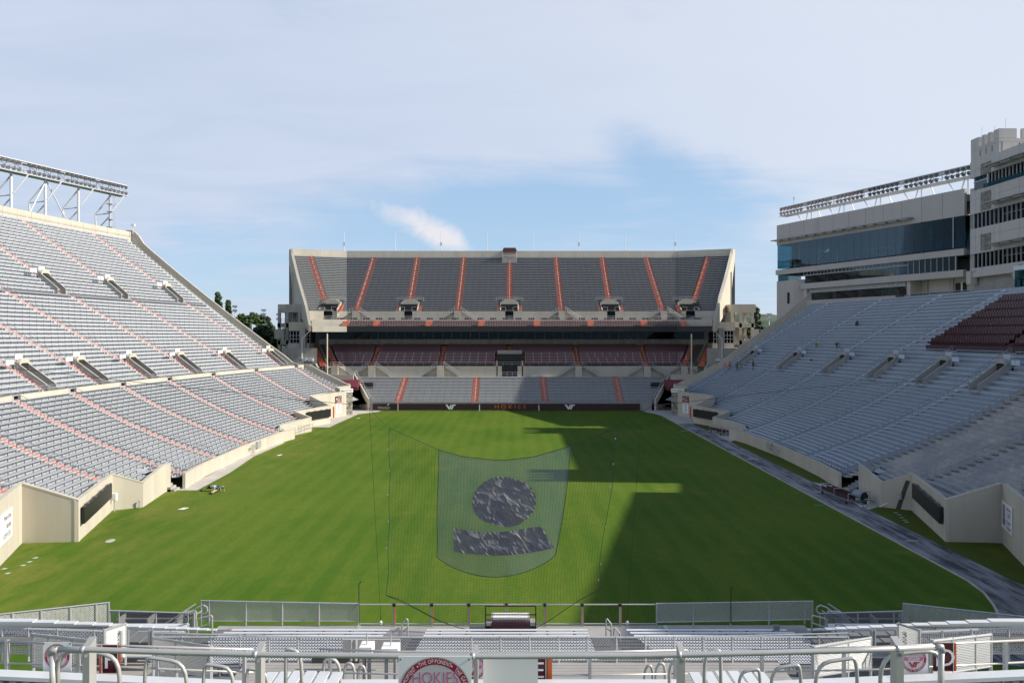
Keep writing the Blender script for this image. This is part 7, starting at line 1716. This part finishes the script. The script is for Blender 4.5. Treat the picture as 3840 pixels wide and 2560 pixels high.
    for q in (-1, 1): m.use(HAIR).obox(hc+f*0.095*scale+rt*0.035*q*scale+up*0.01*scale, rt*0.012*scale, f*0.008*scale, up*0.008*scale); m.use(skin).obox(hc+rt*0.1*q*scale, rt*0.012*scale, f*0.02*scale, up*0.03*scale)
    m.use(skin).obox(hc+f*0.105*scale-up*0.015*scale, rt*0.012*scale, f*0.018*scale, up*0.022*scale); m.use(MAROONF).obox(hc+f*0.093*scale-up*0.05*scale, rt*0.025*scale, f*0.006*scale, up*0.006*scale); m.build('face', None, t)
    for sd_ in 'LR':
        h = P['ha'+sd_]+o; d = (P['ha'+sd_]-P['el'+sd_]).normalized(); a = d.cross(Vector((0.2, 0.9, 0.3))).normalized(); b = d.cross(a)
        m = MB(); m.obox(h+d*0.045*scale, d*0.05*scale, a*0.038*scale, b*0.016*scale)
        for q, l in zip((-1.5, -0.5, 0.5, 1.5), (0.07, 0.085, 0.08, 0.06)): e = h+d*0.09*scale+a*0.019*q*scale; m.tube([e, e+d*l*0.6*scale, e+(d*l+b*0.025)*scale], [0.010*scale, 0.009*scale, 0.006*scale], 5)
        e = h+d*0.03*scale+a*0.036*scale; m.tube([e, e+(d*0.03+a*0.03)*scale, e+(d*0.06+a*0.035)*scale], [0.011*scale, 0.010*scale, 0.007*scale], 5); m.build('hand', skin, t)
        an, to = P['an'+sd_]+o, P['to'+sd_]+o; dd = (to-an).normalized(); m = MB(); m.tube([an-dd*0.06*scale, an+dd*0.02*scale, to, to+dd*0.06*scale], [0.045*scale, 0.062*scale, 0.055*scale, 0.025*scale], 6); m.build('shoe', shoe or BLACK, t)
    return t
def stand_pose(step=0.12, arm=0.06, bend=0.0, head=0.0):
    J = dict(BASE); J.update(shL=(-.19, 0, 1.43), shR=(.19, 0, 1.43), elL=(-.25, -arm, 1.15), elR=(.25, arm, 1.15), haL=(-.26, -arm+.1, .90), haR=(.26, arm+.1, .90),
        hpL=(-.10, 0, .90), hpR=(.10, 0, .90), knL=(-.11, step*.6, .5), knR=(.11, -step*.3, .5), anL=(-.11, step, .08), anR=(.11, -step, .08), toL=(-.12, step+.15, .03), toR=(.12, -step+.15, .03)); return J
def bend_pose():
    J = stand_pose(0.12); J.update(pel=(0, -.12, .86), hpL=(-.1, -.1, .82), hpR=(.1, -.1, .82), knL=(-.12, .06, .47), knR=(.12, .0, .47), sp=(0, .08, .98), ch=(0, .30, .98), nk=(0, .44, .93), hd=(0, .55, .86), ht=(0, .62, .80),
        shL=(-.18, .34, .96), shR=(.18, .34, .96), elL=(-.2, .38, .66), elR=(.2, .38, .66), haL=(-.12, .45, .38), haR=(.12, .45, .38), face=(0, .5, -.85)); return J
def crouch_pose():
    J = stand_pose(0.1); J.update(pel=(0, -.1, .30), hpL=(-.1, -.08, .30), hpR=(.1, -.08, .30), knL=(-.16, .32, .48), knR=(.16, .28, .46), anL=(-.14, .1, .07), anR=(.14, .06, .07), toL=(-.15, .26, .03), toR=(.15, .22, .03),
        sp=(0, .02, .50), ch=(0, .14, .68), nk=(0, .22, .80), hd=(0, .28, .90), ht=(0, .31, .98), shL=(-.18, .14, .72), shR=(.18, .14, .72), elL=(-.24, .3, .5), elR=(.24, .3, .5), haL=(-.15, .5, .32), haR=(.15, .5, .32)); return J
def plank_pose(hi=0.0):
    J = dict(pel=(0, 0, .42), sp=(0, .24, .45), ch=(0, .46, .49), nk=(0, .60, .52), hd=(0, .72, .50), ht=(0, .81, .50), shL=(-.19, .48, .48), shR=(.19, .48, .48), elL=(-.24, .52, .25), elR=(.24, .52, .25), haL=(-.22, .56, .04), haR=(.22, .56, .04),
        hpL=(-.1, -.04, .40), hpR=(.1, -.04, .40), knL=(-.11, -.45, .28), knR=(.11, -.45, .28), anL=(-.11, -.86, .15), anR=(.11, -.86, .15), toL=(-.12, -.93, .05), toR=(.12, -.93, .05), face=(0, .1, -1)); return J
LBLUE = mat('pale_blue_shirt', (0.42, 0.55, 0.72), 0.7, var=0); NAVY = mat('black_shorts', (0.02, 0.022, 0.03), 0.7, var=0); GREEN = mat('dark_green_cloth', (0.02, 0.09, 0.085), 0.7, var=0); ORV = mat('orange_vest', (0.85, 0.12, 0.03), 0.6, var=0)
NEON = mat('neon_yellow_shirt', (0.62, 0.85, 0.06), 0.6, var=0); SALM = mat('salmon_shirt', (0.55, 0.16, 0.12), 0.7, var=0); KHAKI = mat('khaki_cloth', (0.22, 0.19, 0.12), 0.8, var=0); PALEG = mat('pale_grey_cloth', (0.36, 0.36, 0.37), 0.8, var=0); OLIVE = mat('olive_cloth', (0.075, 0.07, 0.04), 0.8, var=0); BLUEJ = mat('blue_denim', (0.05, 0.08, 0.13), 0.8, var=0)
def stand_at(u, v):
    best = None
    for i in range(400):
        d = 0.5+34*i/400; p = A(1, d, th_ur(u, d)); k = int(d/0.68) if d < 17 else 25+int((d-17)/0.74); z = zrow(k*0.68 if k < 25 else 17+(k-25)*0.74)
        e = abs(HV-(z-HZ)/p.y*FPX-v)
        if best is None or e < best[0]: best = (e, p+Vector((0, 0, z)))
    return best[1]
p = G(789, 1841); person('person in a pale blue shirt and black shorts holding a plank on the grass', p, -pi/2-0.05, plank_pose(), LBLUE, NAVY, long_leg=False, skin=SKIN, scale=1.02)
p = G(812, 1850); person('person in dark green shorts holding a plank, legs towards the camera', p+Vector((0, 0.45, 0)), -0.45, plank_pose(), GREEN, GREEN, long_leg=False, skin=SKIN, scale=0.98)
p = stand_at(2718, 1396); person('worker in an orange vest and pale trousers, leftmost on the right stand', p, -0.5, stand_pose(.18, .12), ORV, PALEG, hair=HAIR)
p = stand_at(2737, 1385); person('worker in a bright orange top, second from the left on the right stand', p, 0.1, stand_pose(.1), ORV, KHAKI, long_sleeve=True, skin=SKIND)
p = stand_at(2764, 1390); person('worker in dark clothes with an arm raised beside the first entrance', p, -1.3, dict(stand_pose(.08), elR=(.24, .28, 1.40), haR=(.22, .54, 1.44)), OLIVE, BLUEJ, skin=SKIND, hair=HAIR)
p = stand_at(2824, 1382); person('worker in olive clothes walking right of the first entrance', p, -1.4, stand_pose(.2, .1), OLIVE, OLIVE, long_sleeve=True, skin=SKIND)
p = stand_at(3060, 1309); person('worker in a neon yellow shirt bending over the seats', p, -1.2, bend_pose(), NEON, KHAKI, skin=SKIND)
p = stand_at(3138, 1311); person('worker in a salmon shirt bending over the seats', p, -1.25, bend_pose(), SALM, OLIVE, skin=SKIND)
p = stand_at(3212, 1218); person('worker in dark clothes crouching high on the right stand', p, -0.9, crouch_pose(), MAROOND, NAVY, skin=SKIND)
bg_ = thing('bag', 'small red and black bag lying on the right stand steps', 'bag', tuple(stand_at(3044, 1351))); p = stand_at(3044, 1351)
m = MB(); m.use(mat('red_cloth', (0.45, 0.02, 0.02), 0.7, var=0)).obox(p+Vector((0, 0, 0.12)), (0.28, 0, 0), (0, 0.16, 0), (0, 0, 0.12)); m.build('body', None, bg_); m = MB(); m.tube([p+Vector((-.2, 0, .24)), p+Vector((-.08, 0, .38)), p+Vector((.08, 0, .38)), p+Vector((.2, 0, .24))], .04, 5); m.build('strap', BLACK, bg_)
# ------------------------------------------------------------------ things along the walls and on the ground
def cart(label, u, v, ang, L, Wd, k=1.0):
    c = G(u, v); t = thing('bench_cart', label, 'bench', tuple(c)); a = Vector((cos(ang), sin(ang), 0)); b = Vector((-sin(ang), cos(ang), 0))
    q = lambda x, y, z: c+a*x+b*y+Vector((0, 0, z))
    for x in (0, L): m = MB(); m.beam(q(x, -Wd/2, 0.35), q(x, Wd/2, 0.35), 0.09); m.build('cross_beam', BRACK, t)
    for y in (-Wd/2, Wd/2): m = MB(); m.beam(q(0, y, 0.35), q(L, y, 0.35), 0.09); m.build('side_beam', BRACK, t)
    m = MB(); m.beam(q(-0.1, -Wd/2-0.12, 0.22), q(L+0.1, -Wd/2-0.12, 0.22), 0.05, 0.30); m.build('white_skirt', WHITE, t)
    m = MB(); m.beam(q(-0.2, -Wd/2, 0.52), q(L+0.2, -Wd/2, 0.52), 0.34, 0.05); m.build('seat', ALU, t)
    m = MB(); m.beam(q(-0.1, Wd*0.0, 0.50), q(L+0.1, Wd*0.0, 0.50), 0.34, 0.05); m.build('seat', ALU, t)
    for y in (-Wd*0.22, Wd*0.12, Wd*0.42): m = MB(); m.beam(q(0, y, 0.62), q(L, y, 0.62), 0.05, 0.34); m.build('backrest', MAROOND, t)
    for x in (0.05, L*0.5, L-0.05):
        m = MB(); m.tube([q(x, -Wd*0.3, 0.5), q(x, -Wd*0.3, 1.0), q(x, Wd*0.5, 1.0), q(x, Wd*0.5, 0.3)], 0.035, 5); m.build('hoop', ALUP, t)
    for x in (0.4, L-0.4):
        for y in (-Wd/2, Wd/2): m = MB(); m.tube([q(x, y-0.05, 0.16), q(x, y+0.05, 0.16)], 0.16, 10); m.build('wheel', BLACK, t)
cart('stack of folded white-framed benches beside the right stair gap', 3215, 1892, pi/2+0.09, 5.3, 1.7)
cart('smaller stack of folded benches on the track at the far right wall', 2724, 1633, pi/2+0.14, 4.6, 1.5)
fn = thing('mist_fan', 'big blue-grey drum fan lying beside the folded benches', 'fan', tuple(G(3247, 1893))); c = G(3243, 1893); d = Vector((0.25, -0.97, 0))
m = MB(); cc = c+Vector((0, 0.7, 0.62)); m.tube([cc-d*0.75, cc-d*0.70, cc+d*0.45, cc+d*0.5], [0.40, 0.55, 0.58, 0.52], 16); m.build('drum', mat('blue_plastic', (0.16, 0.22, 0.28), 0.4, var=0.1), fn, smooth=False)
m = MB(); m.tube([cc+d*0.505, cc+d*0.53], 0.50, 16); m.build('grille', BLACK, fn); m = MB()
for y in (-.3, .3): m.box((c.x-0.35, c.y+0.7+y-0.04, 0), (c.x+0.35, c.y+0.7+y+0.04, 0.12))
m.build('stand', STEELW, fn)
hs = thing('hose', 'white flexible hose curling on the concrete behind the fan', 'hose', tuple(G(3215, 1890))); m = MB(); m.tube([G(u, v)+Vector((0, 0, .06)) for u, v in ((3203, 1886), (3215, 1890), (3224, 1896), (3232, 1901), (3240, 1899), (3247, 1896))], 0.06, 6); m.build('tube', WHITE, hs)
wp = thing('white_pole', 'white pole leaning against the shaded corner of the right wall', 'pole', tuple(G(3298, 1902))); m = MB(); m.tube([G(3298, 1902)+Vector((0, 0, .04)), U(3374, 1862, 70.2)], 0.06, 6); m.build('shaft', WHITE, wp)
dp = thing('plank', 'dark weathered plank leaning in the corner of the right wall', 'plank', tuple(G(3368, 1908))); m = MB(); m.beam(G(3368, 1908), U(3406, 1802, 69.4), 0.42, 0.08, up=(0, 1, 0)); m.build('board', mat('weathered_plank', (0.10, 0.09, 0.08), 0.8, var=0.3, scale=3), dp)
def ubox(label, u0, u1, v0, v1, D, m_, foot=None, dp_=0.3):
    t = thing('utility_box', label, 'utility box', tuple(U(u0, v1, D))); p, q = U(u0, v1, D), U(u1, v0, D)
    m = MB(); m.box((p.x, D, p.z), (q.x, D+dp_, q.z)); m.build('case', m_, t); m = MB(); m.box((p.x+0.03, D-0.02, p.z+0.05), (q.x-0.03, D, q.z-0.05)); m.build('door', m_, t)
    if foot: m = MB(); x = (p.x+q.x)/2; m.tube([(x, D+dp_/2, 0), (x, D+dp_/2, p.z)], 0.05, 6); m.build('conduit', GALV, t)
    return t
ubox('white utility box on a pipe at the inner corner of the left wall', 417, 435, 1849, 1876, 68.6, WHITE, True)
ubox('small grey switch box beside the white utility box on the left wall', 408, 415, 1858, 1868, 68.4, GALV, False, 0.15)
ubox('grey utility box on the right wall near the fan', 3256, 3266, 1838, 1854, 70.0, GALV, True, 0.25)
ubox('grey utility box in the corner behind the leaning plank', 3371, 3381, 1848, 1872, 69.2, GALV, False, 0.25)
for u, v0, l in ((448, 1878, 'white standpipe on the grass by the left wall corner'), (523, 1880, 'grey tap post by the tip of the left wall')):
    D = 69.8 if u < 500 else 70.2; t = thing('standpipe', l, 'pipe', tuple(U(u, 1903, D))); x = X_(u, D); m = MB(); m.tube([(x, D, 0), (x, D, Z_(v0, D))], 0.07, 6); m.build('pipe', WHITE if u < 500 else GALV, t); m = MB(); m.tube([(x, D, Z_(v0, D)), (x, D, Z_(v0, D)+0.1)], 0.1, 6); m.build('cap', WHITE if u < 500 else GALV, t)
for s, y, l in ((-1, 104.5, 'left'), (1, 103, 'right')):        # meter boards on the low walls
    x = s*33.75; t = thing('meter_board', 'grey meter cabinet with pipes on the low %s wall' % l, 'utility box', (x, y, 0.5))
    m = MB(); m.box((x-0.0*s, y-1.2, 0.55), (x-s*0.25, y+0.3, 1.4)); m.build('cabinet', CONCD if s > 0 else GALV, t)
    for k in range(3): m = MB(); m.tube([(x-s*0.15, y-2.0-k*0.5, 0.1), (x-s*0.15, y-2.0-k*0.5, 1.3)], 0.05, 6); m.build('pipe', GALV, t)
    for k in range(2): m = MB(); m.box((x, y-3.6+k*2.0, 0.7), (x-s*0.15, y-3.3+k*2.0, 1.0)); m.build('small_box', GALV, t)
def plate(label, u0, u1, v0, v1, m_, rnd_=False):
    a, b = G(u0, v1), G(u1, v0); c = (a+b)/2; t = MB()
    if rnd_: rx, ry = (b.x-a.x)/2, abs(b.y-a.y)/2; t.prism([(c.x+rx*cos(k*pi/10), c.y+ry*sin(k*pi/10), 0.005) for k in range(20)], (0, 0, 0.025))
    else: t.prism([(a.x, a.y, 0.004), (a.x+(b.x-a.x)*0.72, a.y, .004), (b.x, b.y, 0.004), (b.x-(b.x-a.x)*0.72, b.y, .004)], (0, 0, 0.02))
    o = t.build('ground_plate', m_, origin=(c.x, c.y, 0)); tag(o, label, 'cover'); return o
PLT = mat('pale_cover', (0.42, 0.45, 0.40), 0.7, var=0.1, scale=3)
plate('large round pale cover in the worn grass at the lower left', 386, 440, 2021, 2034, PLT, True); plate('white square cover in the grass right of the left wall tip', 666, 708, 1903, 1910, WHITE); plate('small white cover in the grass below the low left wall', 1036, 1060, 1704, 1708, WHITE)
plate('far small cover at the grass edge of the left apron', 1335, 1352, 1567, 1569, PLT, True)
for k, (u, v) in enumerate(((132, 2091), (110, 2106), (86, 2119), (15, 2132), (28, 2149))): plate('%s of five small concrete slabs in a row at the left edge' % ('farthest', 'second farthest', 'middle', 'fourth', 'nearest')[k], u-13, u+13, v-2.2, v+2.2, PLT)
for k, (u, v) in enumerate(((3360, 1922), (3372, 1930), (3382, 1940), (3392, 1949), (3400, 1957))): plate('%s of five small slabs in the grass below the leaning plank' % ('farthest', 'second farthest', 'middle', 'fourth', 'nearest')[k], u-9, u+9, v-1, v+1, PLT)
MH = mat('iron_cover', (0.30, 0.29, 0.27), 0.6, 0.2, var=0.15, scale=4)
for u, v, w_, l in ((2823, 1720, 14, 'farthest'), (3066, 1845, 14, 'middle'), (3421, 2028, 18, 'nearest')): o = plate('%s round iron cover in the stained track' % l, u-w_, u+w_, v-w_*.22, v+w_*.22, MH, True); o.location.z += 0.012
for u, v, l in ((3072, 1894, 'near'), (2760, 1707, 'middle'), (2570, 1615, 'far')): plate('%s teal drain strip in the grass beside the track kerb' % l, u-22, u+22, v-1.6, v+1.6, mat('teal_cover', (0.07, 0.14, 0.12), 0.6, var=0))
# small railings on the field walls
for s, l in ((-1, 'left'), (1, 'right')):
    t = thing('ramp_railing', 'low white railing on the ramp at the far end of the %s wall' % l, 'railing', (s*32.4, 122, 1)); 
    for z in (0.55, 1.05): m = MB(); m.tube([(s*34.2, 117.2, z+0.9), (s*32.6, 119, z+0.6), (s*32.2, 127, z)], 0.03, 5); m.build('rail', GALV, t)
    for k in range(7): y = 118+k*1.5; m = MB(); m.tube([(s*(32.65-0.06*k), y, 0), (s*(32.65-0.06*k), y, 1.65-0.09*k)], 0.03, 5); m.build('post', GALV, t)
    g = thing('gate', 'grey bar gate above the stair gap in the %s wall' % l, 'gate', (s*35.5, 78.2, 1.4))
    for z in (1.6, 2.0, 2.4): m = MB(); m.tube([(s*35.8, 77.4, z), (s*35.8, 79.2, z)], 0.03, 5); m.build('bar', RAILG, g)
    for y in (77.4, 78.3, 79.2): m = MB(); m.tube([(s*35.8, y, 1.3), (s*35.8, y, 2.45)], 0.03, 5); m.build('post', RAILG, g)
    wr = thing('wall_railing', 'row of short grey posts behind the low %s wall near the stair gap' % l, 'railing', (s*33.6, 82, 1.4))
    for k in range(8): m = MB(); m.tube([(s*33.75, 79.6+k*0.8, 1.2), (s*33.75, 79.6+k*0.8, 2.2)], 0.04, 5); m.build('post', RAILG, wr)
